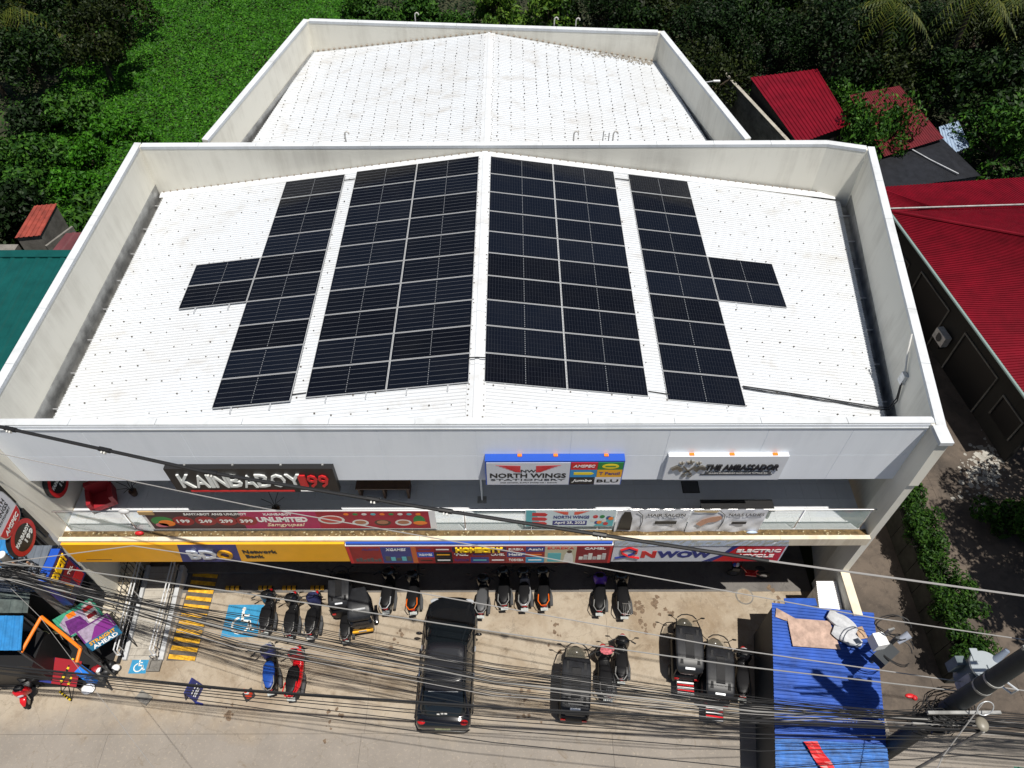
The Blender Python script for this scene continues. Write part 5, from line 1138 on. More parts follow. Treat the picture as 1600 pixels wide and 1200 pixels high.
tarp((-13.75, -16.62, 1.95), 1.15, 1.05, 38, -28, 'violet and blue STRAIGHT AHEAD tarpaulin beside the ramp', (vio, [([(.05, .35), (.95, .35), (.95, .95), (.05, .95)], lilac, 0), ([(.2, .4), (.95, .4), (.9, .9), (.5, .8)], mat('violet_bright', (.22, .03, .24), .5), 1), ([(0, 0), (1, 0), (1, .4), (0, .4)], mat('banner_blue', (.02, .14, .26), .5), 1)], [('STRAIGHT', .1, .9, .22, .36, yellow), ('AHEAD', .12, .9, .03, .19, white)]))
# utility pole at the left
up = thing('utility_pole', 'leaning looking concrete utility pole at the left edge', 'utility pole', (-15.0, -16.0, 0))
q = B(); q.tube([(-15.0, -16.0, -.05), (-15.0, -16.0, 3.5), (-15.0, -16.0, 6.8)], [.20, .17, .13], 14); q.build('shaft', mat('pole_concrete', (.20, .19, .17), .85, var=.35, vs=4), up, True)
q = B(); q.cyl((-15.0, -16.0, 6.8), (-15.0, -16.0, 6.84), .135, n=14); q.build('cap', offwhite, up, True)
for z in (6.4, 5.6): q = B(); q.box(-15.9, -14.1, -16.2, -16.12, z, z + .09); q.build('crossarm', galv, up)
for k in range(8): q = B(); x = -15.8 + k * .23; q.cyl((x, -16.16, 6.49 if k % 2 else 5.69), (x, -16.16, 6.64 if k % 2 else 5.84), .035, n=8); q.build('insulator', mat('insulator', (.28, .16, .10), .3), up, True)
q = B()
for k in range(60):
    a = random.uniform(0, 6.3); r_ = random.uniform(.15, .5); z = random.uniform(5.0, 6.3)
    q.tube([(-15.0 + r_ * math.cos(a + j * .8), -16.0 + r_ * math.sin(a + j * .8), z + .12 * math.sin(j * 1.7 + k)) for j in range(6)], .011, 5)
stuff(q.build('cable_tangle', cable_m, up))
q = B()
for k in range(5): q.obox((-15.0 + random.uniform(-.45, .45), -16.15 + random.uniform(-.2, .2), random.uniform(5.1, 6.1)), (.12, .12, .16), random.uniform(0, 3))
stuff(q.build('splice_boxes', darkgrey, up))
# roofs of the little shops left of the building
def stall(name, label, poly4, zr, m, mw, ribs, parts=True):
    c = [sum(p[i] for p in poly4) / 4 for i in (0, 1)]; t = thing(name, label, 'stall', (c[0], c[1], 0)); P = [(p[0], p[1], z) for p, z in zip(poly4, zr)]
    q = B(); q.corr(P[0], P[1], P[3], P[2], ribs, .03); q.build('roof', m, t)
    for k, p in enumerate(P): q = B(); q.box(lerp(p[0], c[0], .06) - .04, lerp(p[0], c[0], .06) + .04, lerp(p[1], c[1], .06) - .04, lerp(p[1], c[1], .06) + .04, 0, p[2] - .015); q.build('post', black, t)
    q = B(); q.wall(P[0], P[1], -.05, 0, P[0][2] - .1, 0, P[1][2] - .1); q.build('back_wall', mw, t)
    return t
slate = mat('slate_metal', (.13, .15, .18), .5, .2, var=.25, vs=2); tarpblue = mat('tarp_blue', (.02, .19, .46), .5, var=.3, vs=3); netgreen = mat('net_dark', (.07, .09, .085), .7, var=.6, vs=3)
stall('lean_to_shed', 'slate grey metal lean-to roof under the round blade sign', [(-17.0, -14.2), (-14.7, -14.2), (-14.75, -15.8), (-17.0, -15.8)], (4.0, 4.0, 3.6, 3.6), slate, darkwall, 9)
stall('market_stall', 'bright blue tarpaulin roof at the far left below the blade signs', [(-19.5, -13.4), (-16.6, -13.4), (-16.4, -15.2), (-19.5, -15.2)], (4.7, 4.6, 4.2, 4.2), tarpblue, darkwall, 8)
stall('market_stall', 'dark netted stall roof beside the left utility pole', [(-19.0, -15.35), (-15.9, -15.3), (-15.75, -16.45), (-19.0, -16.45)], (3.6, 3.6, 3.3, 3.3), netgreen, darkwall, 7)
s_ = stall('market_stall', 'small blue metal stall roof by the roadside at the left edge', [(-19.0, -16.55), (-15.78, -16.6), (-15.52, -17.72), (-19.0, -17.72)], (3.4, 3.4, 3.15, 3.15), tarpblue, darkwall, 12)
q = B(); q.box(-18.9, -15.6, -17.9, -16.65, 0, 2.1); q.build('counter', black, s_)
q = B(); q.box(-19.0, -13.9, -17.95, -16.2, .0, .06); tag(q.build('shop_floor', black), 'dark floor of the stall inside the orange pipe frame', 'floor')
t = thing('stall_framework', 'bright orange pipe frame of the roadside stall', 'frame', (-14.6, -17.2, 0))
for a, c in (((-15.62, -17.72, 2.95), (-15.40, -16.47, 3.0)), ((-15.40, -16.47, 3.0), (-13.62, -17.58, 2.95)), ((-13.62, -17.58, 2.95), (-13.60, -18.05, 2.9))): q = B(); q.tube([a, c], .06, 8); q.build('bar', orange, t, True)
for a in ((-15.62, -17.72, 2.95), (-15.40, -16.47, 3.0), (-13.62, -17.58, 2.95), (-13.60, -18.05, 2.9)): q = B(); q.cyl((a[0], a[1], 0), a, .035, n=8); q.build('leg', darkgrey, t, True)
tarp((-15.35, -17.62, .75), 1.5, .9, -8, -62, 'dark red printed tarpaulin sagging over the stall front', (darkred, [([(0, 0), (.35, 0), (.3, 1), (0, 1)], navy, 0), ([(.55, .2), (.85, .25), (.8, .55), (.6, .5)], brown, 0)], []))
q = B(); q.obox((-14.35, -17.75, .9), (.5, .34, .3), R(-30)); q.box(-14.5, -14.2, -17.85, -17.6, 0.0, .76); tag(q.build('crate', mat('crate_blue', (.01, .16, .60), .5)), 'bright blue plastic box under the orange frame', 'box')
t = thing('rubbish_heap', 'heap of dark bags and white rubbish at the foot of the tarpaulins', 'rubbish', (-13.9, -17.2, 0))
for k in range(12): q = B(); q.ell((-13.95 + random.uniform(-.38, .38), -17.25 + random.uniform(-.28, .22), random.uniform(.12, .28)), random.uniform(.10, .24), random.uniform(.1, .2), random.uniform(.1, .16), 9, 6); q.build('bag', (black, black, white, darkred, black)[k % 5], t, True)
q = B(); q.hexa([(-14.45, -17.65, 0), (-14.05, -17.75, 0), (-13.95, -17.45, 0), (-14.3, -17.4, 0), (-14.4, -17.6, .32), (-14.1, -17.68, .32), (-14.02, -17.5, .32), (-14.3, -17.45, .32)]); tag(q.build('rubble_block', old_c), 'broken concrete block between the rubbish heap and the barrier', 'rubble')
t = thing('barrier_stand', 'yellow and black striped folding barrier on the pavement', 'barrier', (-15.1, -17.9, 0))
hz = mat('hazard', (.7, .5, .02), .5)
def striped(p0, p1, n, r):
    p0 = Vector(p0); p1 = Vector(p1)
    for k in range(n): q = B(); q.tube([p0.lerp(p1, k / n), p0.lerp(p1, (k + 1) / n)], r, 7); q.build('striped_bar', (hz, black)[k % 2], t, True)
striped((-15.45, -18.15, .12), (-14.95, -18.45, .12), 9, .04); striped((-14.95, -17.2, .9), (-15.2, -18.0, .7), 11, .05); striped((-14.75, -17.3, .8), (-14.95, -18.05, .6), 9, .05)
for a, c in (((-15.45, -18.15, .0), (-15.2, -18.0, .7)), ((-14.95, -18.45, .0), (-14.95, -18.05, .6)), ((-14.95, -17.2, .0), (-14.95, -17.2, .9)), ((-14.75, -17.3, .0), (-14.75, -17.3, .8))): q = B(); q.tube([a, c], .018, 6); q.build('leg', black, t)
q = B(); q.ell((-14.45, -18.05, .1), .26, .2, .1, 10, 6); tag(q.build('plastic_bag', white, None, True), 'white plastic bag beside the striped barrier', 'bag')
t = thing('planter_box', 'small concrete pit with grate beside the small wheelchair marking', 'pit', (-12.25, -17.15, 0))
for a in ((-12.52, -12.02, -17.4, -17.32), (-12.52, -12.02, -17.0, -16.92), (-12.52, -12.44, -17.32, -17.0), (-12.10, -12.02, -17.32, -17.0)): q = B(); q.box(*a, 0, .1); q.build('rim', old_c, t)
q = B(); q.box(-12.44, -12.10, -17.32, -17.0, .0, .03); q.build('pit_floor', old_c, t)
q = B(); q.obox((-12.3, -18.35, .03), (.55, .34, .06), R(-28)); tag(q.build('loose_slab', old_c), 'loose grey slab lying below the ramp near the road', 'slab')

# teal roofed neighbour on the left
nb = thing('neighbour_building', 'building with dark teal ribbed metal roof at the left edge', 'building', (-22, -6, 0))
tealroof = mat('teal_roof', (.004, .075, .07), .45, .1, var=.2, vs=1.5, spec=.3)
for k in range(9):
    x0 = -31 + k * 1.8; q = B(); q.corr((x0, .8, 5.0), (x0 + 1.8, .8, 5.0), (x0, -12.6, 4.2), (x0 + 1.8, -12.6, 4.2), 3, .05); q.build('roof_sheet', tealroof, nb)
q = B(); q.box(-31, -14.85, .55, 1.05, 5.03, 5.09); q.build('ridge_cap', tealroof, nb)
q = B(); q.box(-30.8, -15.0, -12.3, .6, 0, 4.15); q.build('wall', old_c, nb)
rust = mat('rust_red', (.26, .045, .03), .7, var=.5, vs=2)
def shed(name, label, P, m, ribs, cat='shed', mw=None, h=.04):
    c = [sum(p[i] for p in P) / 4 for i in (0, 1)]; t = thing(name, label, cat, (c[0], c[1], 0))
    q = B(); q.corr(P[0], P[1], P[3], P[2], ribs, h); q.build('roof', m, t)
    k = .94; pp = [(lerp(c[0], p[0], k), lerp(c[1], p[1], k)) for p in P]; zs = [p[2] - .08 for p in P]
    q = B(); q.hexa([(pp[3][0], pp[3][1], 0), (pp[2][0], pp[2][1], 0), (pp[1][0], pp[1][1], 0), (pp[0][0], pp[0][1], 0), (pp[3][0], pp[3][1], zs[3]), (pp[2][0], pp[2][1], zs[2]), (pp[1][0], pp[1][1], zs[1]), (pp[0][0], pp[0][1], zs[0])]); q.build('wall', mw or old_c, t)
    return t
shed('shed', 'small rusty red shed roof nearly hidden by shrubs at the left', [(-25.3, 7.1, 3.2), (-24.1, 7.3, 3.2), (-24.3, 5.0, 2.8), (-25.6, 4.8, 2.8)], rust, 5)
shed('shed', 'dull maroon roof wedged between the teal roof and the left parapet', [(-22.6, 4.7, 3.2), (-15.2, 5.4, 3.2), (-15.2, 1.6, 2.8), (-23.4, 1.6, 2.8)], mat('maroon_roof', (.11, .03, .035), .6, var=.4, vs=1), 14)
q = B(); q.wall((-24.0, 4.6), (-23.2, 6.3), .12, 0, 2.4); tag(q.build('boundary_wall', old_c), 'short grey wall between the rusty shed and the maroon roof', 'wall')
q = B(); q.box(-29.5, -25.8, 2.2, 5.0, 0, 2.2); tag(q.build('concrete_shed', old_c), 'grey flat concrete shed behind the teal roof at the left edge', 'shed')

# ================================================================== RIGHT SIDE
# low boundary wall at the right pier
q = B(); q.box(13.58, 13.84, -16.4, -14.75, 0, 2.75); lw = q.build('boundary_wall', cream); tag(lw, 'low cream boundary wall running forward from the right pier', 'wall')
q = B(); q.box(13.55, 13.87, -16.42, -14.745, 2.755, 2.84); q.build('coping', curb_m, lw)
# blue shed
sh = thing('blue_shed', 'blue ribbed metal shed roof at the right of the lot', 'shed', (12.1, -18.4, 0))
blueroof = mat('blue_roof', (.020, .080, .37), .45, .1, var=.35, vs=1.6, spec=.3)
def lerp3(a, c, t): return tuple(lerp(a[i], c[i], t) for i in range(3))
A0, A1, C0, C1 = (10.75, -15.91, 2.75), (14.33, -16.30, 2.75), (9.72, -21.3, 2.45), (13.30, -21.5, 2.45)
for k in range(6):
    q = B(); q.corr(lerp3(A0, C0, k / 6), lerp3(A0, C0, (k + 1) / 6), lerp3(A1, C1, k / 6), lerp3(A1, C1, (k + 1) / 6), 8, .03); q.build('roof_sheet', blueroof if k < 5 else mat('faded_blue', (.02, .13, .42), .5, var=.6, vs=3), sh)
for (p, r_) in ((A0, A1), (A1, C1), (C1, C0), (C0, A0)):
    cx, cy = 12.0, -18.7; f_ = .95; q = B(); a = (lerp(cx, p[0], f_), lerp(cy, p[1], f_)); c = (lerp(cx, r_[0], f_), lerp(cy, r_[1], f_)); q.wall(a, c, .06, 0, p[2] - .12, 0, r_[2] - .12); q.build('wall_panel', mat('shed_wall', (.04, .045, .05), .6), sh)
q = B(); q.box(11.25, 12.4, -16.0, -15.72, 2.66, 2.70); q.build('back_flap', blueroof, sh)
t = thing('plywood_sheet', 'large weathered pinkish plywood sheet on the blue shed roof', 'plywood', (11.8, -17.0, 2.8)); ply = mat('plywood', (.44, .31, .25), .8, var=.45, vs=3.0)
q = B(); q.hexa([(11.12, -17.5, 2.765), (12.75, -17.62, 2.765), (12.62, -16.62, 2.80), (11.15, -16.5, 2.80), (11.12, -17.5, 2.78), (12.75, -17.62, 2.78), (12.62, -16.62, 2.815), (11.15, -16.5, 2.815)]); tag(q.build('sheet', ply, t), '', ''); 
for k in ('label', 'category'): del t.children[0][k]
q = B(); q.hexa([(10.75, -16.45, 2.775), (11.25, -16.66, 2.775), (11.45, -16.52, 2.785), (10.85, -16.12, 2.785), (10.75, -16.45, 2.79), (11.25, -16.66, 2.79), (11.45, -16.52, 2.80), (10.85, -16.12, 2.80)]); tag(q.build('plywood_strip', ply), 'narrow plywood strip at the corner of the blue shed roof', 'plywood')
q = B(); q.obox((13.62, -17.05, 2.80), (.3, .42, .03), R(10)); tag(q.build('plywood_offcut', mat('plywood_tan', (.40, .27, .18), .8, var=.3)), 'small tan board behind the white sacks on the shed roof', 'board')
sackm = mat('sack_white', (.50, .51, .53), .65, var=.2, vs=6)
def sack(c, ax, L, w_, label):
    q = B(); d = Vector((math.cos(R(ax)), math.sin(R(ax)), 0)); n = Vector((-d.y, d.x, 0)); rings = []; rr = random.Random(int(L * 100))
    for i in range(9):
        t_ = i / 8; ww = w_ * (.25 + .75 * math.sin(math.pi * min(max(t_ * .86 + .1, 0), 1)) ** .6); hh = .16 * math.sin(math.pi * (t_ * .9 + .05)) ** .5
        rings.append([tuple(Vector(c) + d * (t_ - .5) * L + n * ww * math.cos(a) * (1 + rr.uniform(-.12, .12)) + Vector((0, 0, .13 + hh * math.sin(a) * (1 + rr.uniform(-.25, .25))))) for a in [2 * math.pi * k / 12 for k in range(12)]])
    q.loft(rings); tag(q.build('sack', sackm, None, True, 30), label, 'sack')
sack((13.02, -16.72, 2.78), -38, 1.05, .27, 'white sack lying on the shed roof, the rear one'); sack((13.05, -17.22, 2.76), -32, 1.0, .26, 'white sack lying on the shed roof, the front one')
# white ribbed cabinet and carton next to the wall
t = thing('ribbed_cabinet', 'white ribbed metal box roof between the wall and the blue shed', 'cabinet', (13.1, -15.4, 0)); q = B(); q.corr((12.80, -14.85, 2.25), (12.66, -15.98, 2.15), (13.56, -14.85, 2.25), (13.52, -15.98, 2.15), 14, .035); q.build('roof', white, t)
q = B(); q.box(12.86, 13.5, -15.9, -14.9, 0, 2.12); q.build('cabinet_body', galv_light, t)
t = thing('crate', 'pale plastic crate standing at the shed corner', 'crate', (12.55, -15.15, 0)); q = B(); q.box(12.3, 12.78, -15.4, -14.95, 0, .62); q.build('crate_body', mat('crate_pale', (.42, .40, .46), .6), t); q = B(); q.box(12.34, 12.74, -15.36, -14.99, .621, .66); q.build('lid', offwhite, t)
# red flag and light-blue awning at the front of the shed
q = B(); vs = []
for i in range(9):
    for j in range(3): vs.append((10.75 + .09 * i * .6 + j * .22, -20.55 - .12 * i, 2.62 + .05 * math.sin(i * 1.1 + j)))
q.add(vs, [(i * 3 + j, i * 3 + j + 1, (i + 1) * 3 + j + 1, (i + 1) * 3 + j) for i in range(8) for j in range(2)]); tag(q.build('red_cloth', red), 'red cloth hanging over the front edge of the blue shed', 'cloth')
# utility pole with transformer
PX, PY = 13.72, -20.62
up = thing('utility_pole', 'thick steel utility pole carrying the transformer at the lower right', 'utility pole', (PX, PY, 0))
polem = mat('pole_steel', (.028, .034, .038), .6, .1, var=.3, vs=2)
q = B(); q.tube([(PX, PY, -.05), (PX, PY, 4), (PX, PY, 8), (PX, PY, 13.6)], [.29, .27, .24, .19], 16); q.build('shaft', polem, up, True)
for z in (6.0, 7.0, 11.9, 12.9): q = B(); q.box(PX - 1.0, PX + 1.0, PY - .34, PY - .26, z, z + .1); q.build('crossarm', galv, up)
for z in (8.9, 8.3): q = B(); q.cyl((PX, PY, z), (PX, PY, z + .08), .25, n=16); q.build('band', galv, up, True)
q = B(); q.tube([(PX + .25, PY - .1, 8.7), (PX + .45, PY - .3, 8.7), (PX + .45, PY - .3, 9.0), (PX + .25, PY - .1, 9.0)], .03, 6); q.build('bracket', galv_light, up)
q = B()
for k in range(46):
    a = random.uniform(0, 6.3); r_ = random.uniform(.25, .8); z = random.uniform(5.2, 6.8); q.tube([(PX + r_ * math.cos(a + j * .7), PY + .7 * r_ * math.sin(a + j * .7), z + .12 * math.sin(j * 1.7 + k)) for j in range(6)], .012, 5)
stuff(q.build('cable_tangle', cable_m, up))
q = B()
for k in range(7): q.obox((PX + random.uniform(-.9, .9), PY - .3 + random.uniform(-.2, .2), random.uniform(5.4, 6.3)), (.3, .12, .13), random.uniform(-.5, .5))
stuff(q.build('splice_boxes', black, up))
t = thing('transformer', 'grey drum transformer with flat round lid on the right utility pole', 'transformer', (14.12, -20.1, 7.3)); tm = mat('transformer_grey', (.12, .15, .165), .45, .2, var=.2)
q = B(); q.cyl((14.1, -20.08, 7.2), (14.1, -20.08, 8.22), .40, n=24); q.build('tank', tm, t, True); q = B(); q.cyl((14.1, -20.08, 8.221), (14.1, -20.08, 8.27), .44, .42, 28); q.build('lid', mat('transformer_lid', (.42, .46, .48), .3, .3), t, True)
q = B(); q.box(13.80, 14.0, -19.95, -19.6, 8.271, 8.30); q.build('lid_bar', mat('transformer_lid', (.42, .46, .48), .3, .3), t); q = B(); q.box(14.1, 14.35, -20.15, -20.05, 8.271, 8.32); q.build('lid_bar', mat('transformer_lid', (.42, .46, .48), .3, .3), t)
q = B(); q.cyl((14.42, -19.9, 8.2), (14.6, -19.78, 8.62), .11, .07, 12); q.build('bushing', mat('bushing', (.22, .26, .33), .3), t, True); q = B(); q.box(13.62, 13.85, -20.45, -20.2, 7.3, 8.1); q.build('mounting', galv, t)
q = B(); q.box(13.5, 13.75, -19.95, -19.7, 7.4, 8.0); q.build('side_box', tm, t)
# street lamp and slim pole
t = thing('street_lamp', 'slim grey lamp pole with round lamp head before the utility pole', 'street lamp', (14.55, -21.5, 0)); q = B(); q.tube([(14.15, -21.35, 0), (14.15, -21.35, 6.9)], .05, 8); q.build('pole', galv, t, True); q = B(); q.ell((14.13, -21.2, 7.0), .17, .2, .09, 14, 8); q.build('lamp_head', mat('lamp_head', (.22, .20, .16), .4), t, True)
# service box cluster with coiled cable over the shed edge
cl = thing('service_pole', 'short service pole with white meter box and coiled cables at the shed edge', 'pole', (13.95, -18.1, 0))
q = B(); q.tube([(13.75, -18.0, 0), (13.75, -18.0, 4.9)], .07, 8); q.build('pole', darkgrey, cl, True)
q = B(); q.obox((13.2, -18.05, 4.65), (.38, .42, .5), R(10)); q.build('meter_box', white, cl); q = B(); q.obox((13.45, -18.35, 4.3), (.75, .45, .35), R(35)); q.build('splice_closure', mat('closure', (.03, .035, .04), .5), cl)
q = B(); q.cyl((13.9, -18.0, 4.5), (14.25, -17.85, 4.75), .10, .13, 12); q.build('bell_end', mat('bell', (.32, .35, .42), .4), cl, True); q = B(); q.obox((13.62, -17.75, 4.7), (.22, .06, .5), R(15)); q.build('bracket', galv, cl)
for k, (cx, cy, r1, r2, z) in enumerate(((13.75, -17.7, .55, .38, 4.9), (13.8, -18.35, .5, .42, 4.4), (13.85, -18.2, .58, .5, 4.35), (13.6, -17.65, .48, .33, 5.0))):
    q = B(); q.tube([(cx + r1 * math.cos(a), cy + r2 * math.sin(a), z + .15 * math.sin(a * 2)) for a in [i * math.pi / 10 for i in range(18)]], .018, 6); q.build('cable_coil', cable_m, cl, True)

# ---- cables over the lot. (points in metres; z is the height of the cable)
def cable(pts, r, label, m=cable_m, group=None, sag=0.0, name='overhead_cable'):
    P = []; n = len(pts) - 1
    for i in range(n):
        a, c = Vector(pts[i]), Vector(pts[i + 1]); k = 6
        for j in range(k + (1 if i == n - 1 else 0)): P.append(a.lerp(c, j / k))
    N = len(P) - 1
    for i, p in enumerate(P): p.z -= sag * 4 * (i / N) * (1 - i / N)
    q = B(); q.tube(P, r, 5); return tag(q.build(name, m, None, True), label, 'cable', group)
c1 = [(-34, -10.1, 13.3), (-11.93, -15.5, 13.0), (-6.25, -16.9, 13.0), (-1.26, -17.83, 13.0), (7.13, -19.32, 13.0), (13.7, -20.35, 13.0), (34, -23.4, 13.2)]
tk = thing('bundled_power_cable', 'thick black clamped cable slanting across the white fascia', 'cable', (-2, -17.7, 12.95))
q = B(); q.tube(c1[:5], .045, 7); q.build('bundle', cable_m, tk, True); q = B(); q.tube(c1[4:], .024, 6); q.build('tail', cable_g, tk, True)
for t_ in ((1, .05), (1, .52), (2, .03), (2, .85), (3, .12), (3, .55)):
    a, c = Vector(c1[t_[0]]), Vector(c1[t_[0] + 1]); p = a.lerp(c, t_[1]); d = (c - a).normalized(); q = B(); q.tube([p - d * .16, p + d * .16], .065, 8); q.build('clamp', black, tk, True)
    for s0 in (-.04, .04): q = B(); q.obox(p + d * s0 + Vector((0, -.09, 0)), (.03, .05, .1), 0, .4); q.build('clamp_bolt', offwhite, tk)
cable([(-34, -10.8, 12.3), (-12.39, -15.66, 12.0), (-5.16, -17.31, 12.0), (.87, -18.48, 12.0), (9.51, -20.23, 12.0), (13.7, -20.9, 12.0), (34, -24.2, 12.2)], .013, 'thin grey cable crossing fascia and banners below the thick one', cable_g)
cable([(-15.0, -16.16, 6.6), (-10.63, -15.94, 7.3), (-6.57, -16.7, 7.6), (.78, -18.07, 7.6), (7.84, -19.4, 7.6), (15.29, -20.51, 7.6), (32, -22.8, 7.8)], .016, 'pale cable crossing just below the long shop signs', cable_g)
cable([(-15.2, -16.16, 6.6), (-12.22, -16.7, 7.2), (-6.91, -17.54, 7.4), (.79, -18.76, 7.4), (7.81, -19.77, 7.4), (14.0, -20.5, 7.4)], .018, 'pale twisted cable crossing over the hood of the SUV', mat('cable_pale', (.26, .255, .245), .5))
rr_ = random.Random(5)
for k in range(36):
    v = k / 35; yl = lerp(-16.1, -16.6, rr_.random()); y1 = lerp(-17.6, -18.95, (v * .8 + rr_.random() * .2)); y2 = lerp(-19.0, -20.35, (v * .75 + rr_.random() * .25)); y3 = lerp(-20.1, -21.0, (v * .7 + rr_.random() * .3)); z = rr_.uniform(5.7, 6.6)
    cable([(-32, yl + 2.2 + rr_.uniform(-.3, .3), z), (-15.0 + rr_.uniform(-.8, .6), yl, z), (-7.0, y1, z - .15), (.78, y2, z - .2), (8.25, y3, z - .1), (13.6, -20.85 + rr_.uniform(-.25, .2), z + .05), (32, -22.2 + rr_.uniform(-.8, .8), z)], rr_.choice((.007, .009, .010, .011, .016)),
          'thin cable of the dense bundle strung between the two utility poles', (cable_m, cable_m, cable_m, cable_m, cable_g)[k % 5], 'cables of the dense bundle between the poles')
cable([(-32, -16.0, 6.3), (-14.6, -16.6, 6.3), (-7.05, -18.28, 6.3), (.78, -19.81, 6.3), (8.26, -20.66, 6.3), (13.1, -20.89, 6.3)], .026, 'thick pale cable bundle through the middle of the wires', mat('cable_pale', (.26, .255, .245), .5))
for k in range(6):
    d = (0, .03, .28, .33, .62, 1.0)[k]; z = 6.8 - (0, .1, .02, .2, .1, .05)[k]
    cable([(-32, -18.3 - d * .3, z), (-13.46, -19.5 - .04 * k, z), (-6.37, -20.18 - d * .4, z), (.8, -20.67 - d * .9, z), (7.99, -21.35 - d * 1.2 + .3, z), (13.9, -21.3 - d * .6, z), (32, -22.9, z)], .034 if k == 0 else .013, 'thick black cable nearest the road across the whole lot' if k == 0 else 'thin cable of the roadside group lowest in the picture', cable_m, None if k == 0 else 'cables of the roadside group')
cable([(-17.5, -14.9, 5.9), (-15.6, -16.2, 5.6), (-13.8, -17.5, 5.5), (-12.1, -19.0, 5.5), (-8.8, -21.9, 5.5), (-4, -26, 5.7)], .007, 'thin pale wire running from the left pole towards the road', cable_g)
cable([(PX + .3, PY - .2, 7.6), (13.2, -21.8, 6.2), (12.0, -23.6, 5.0)], .016, 'pale conduit dropping from the transformer towards the road', cable_g)
# cable coils and small fittings
q = B(); q.tube([(14.05 + .22 * math.cos(a), -20.95 + .12 * math.sin(a), 7.55 + .2 * math.sin(a)) for a in [i * math.pi / 9 for i in range(19)]], .014, 6); tag(q.build('cable_loop', galv_light, None, True), 'white cable loop hanging under the transformer', 'cable')

# ================================================================== HOUSES AT THE RIGHT
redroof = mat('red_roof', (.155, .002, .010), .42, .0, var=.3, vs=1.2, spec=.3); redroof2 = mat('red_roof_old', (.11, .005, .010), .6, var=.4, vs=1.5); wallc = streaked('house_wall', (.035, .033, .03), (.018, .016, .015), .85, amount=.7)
def roofface(t, a0, a1, b0, b1, pitch, m, h=.035, name='roof_sheet', per=6):
    """one roof slope as several ribbed sheets side by side"""
    L = max((Vector(a1) - Vector(a0)).length, (Vector(b1) - Vector(b0)).length); n = max(1, round(L / (pitch * per)))
    for k in range(n):
        q = B(); q.corr(Vector(a0).lerp(Vector(a1), k / n), Vector(a0).lerp(Vector(a1), (k + 1) / n), Vector(b0).lerp(Vector(b1), k / n), Vector(b0).lerp(Vector(b1), (k + 1) / n), per, h); q.build(name, m, t)
# big hip-roofed house
hB = thing('red_roofed_house', 'large house with bright red hipped metal roof at the right edge', 'house', (27, -3, 0))
cnr = (21.66, 5.34, 4.0); apex = (26.6, .9, 5.75); roofface(hB, cnr, (23.3, -8.2, 4.0), apex, (28.0, -8.2, 5.75), .15, redroof, per=8)
roofface(hB, cnr, (34, 5.9, 4.0), apex, (34, 1.4, 5.75), .18, redroof, per=8)
q = B(); q.tube([Vector(cnr) + Vector((0, 0, .04)), Vector(apex) + Vector((0, 0, .05))], .09, 8); q.build('hip_cap', redroof, hB, True); q = B(); q.tube([apex, (28.0, -8.2, 5.8)], .1, 8); q.build('ridge_cap', redroof, hB, True)
q = B(); q.tube([(21.6, 5.3, 3.95), (23.25, -8.2, 3.95)], .07, 8); q.build('gutter', mat('gutter_green', (.22, .30, .29), .5), hB, True)
q = B(); q.tube([(21.2, 5.45, 4.12), (34, 6.0, 4.15)], .05, 8); q.build('valley_gutter', galv, hB, True)
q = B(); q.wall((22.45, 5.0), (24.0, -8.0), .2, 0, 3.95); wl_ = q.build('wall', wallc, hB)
def along(s, off=0.0): return Vector((22.45, 5.0, 0)).lerp(Vector((24.0, -8.0, 0)), s) + Vector((-1, -.119, 0)) * off
for s0, s1, z0, z1 in ((.22, .44, .0, 2.6), (.56, .78, .0, 2.6), (.05, .14, .9, 2.2), (.84, .96, .9, 2.3)):
    q = B(); a, c = along(s0, .004), along(s1, .004); q.wall((a.x, a.y), (c.x, c.y), .02, z0, z1); op = q.build('opening', black, wl_)
    q = B(); a, c = along(s0, .06), along(s1, .06); q.tube([(a.x, a.y, z0 + .1), (a.x, a.y, z1), (c.x, c.y, z1), (c.x, c.y, z0 + .1)], .05, 6); q.build('opening_frame', old_c, op)
p = along(.5, .35)
ac = thing('air_conditioner', 'grey outdoor air conditioner unit on the shaded wall under the red eave', 'air conditioner', (p.x, p.y, 0)); q = B(); q.obox((p.x, p.y, 1.55), (.34, .85, .6), R(6.8)); q.build('casing', galv_light, ac)
q = B(); q.cyl((p.x - .175, p.y, 1.55), (p.x - .19, p.y, 1.55), .23, n=18); q.build('fan_grille', darkgrey, ac); q = B(); q.box(p.x - .1, p.x + .25, p.y - .3, p.y + .3, 1.0, 1.24); q.build('bracket', black, ac)
q = B(); q.box(22.0, 34, 5.9, 6.0, 0, .02); 
q = B(); q.ell((28.6, -3.2, 5.75), .45, .45, .16, 16, 7); tag(q.build('satellite_dish', darkred, None, True), 'dark dish on the red roof at the right edge', 'dish')
hA = thing('red_roofed_house', 'house with red hipped roof behind the large one at the right', 'house', (27, 7, 0))
roofface(hA, (21.9, 7.9, 3.75), (21.95, 5.5, 3.75), (24.3, 5.42, 4.06), (24.3, 5.42, 4.06), .15, redroof, per=7); roofface(hA, (21.9, 7.9, 3.75), (34, 9.2, 3.75), (24.3, 5.42, 4.06), (34, 5.85, 4.06), .18, redroof, per=8)
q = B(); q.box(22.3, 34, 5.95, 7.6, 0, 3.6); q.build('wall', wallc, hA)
h1 = shed('red_roofed_shed', 'bright red ribbed shed roof beside the rear building', [(17.0, 19.3, 4.2), (21.67, 20.4, 4.2), (22.4, 14.6, 3.6), (18.6, 12.5, 3.6)], redroof, 16, 'shed', wallc, .05)
h2 = shed('red_roofed_shed', 'faded dark red roof half hidden by a tree', [(23.0, 17.4, 4.0), (26.5, 18.4, 4.1), (27.8, 13.4, 3.4), (23.6, 11.6, 3.3)], redroof2, 26, 'shed', wallc, .025)
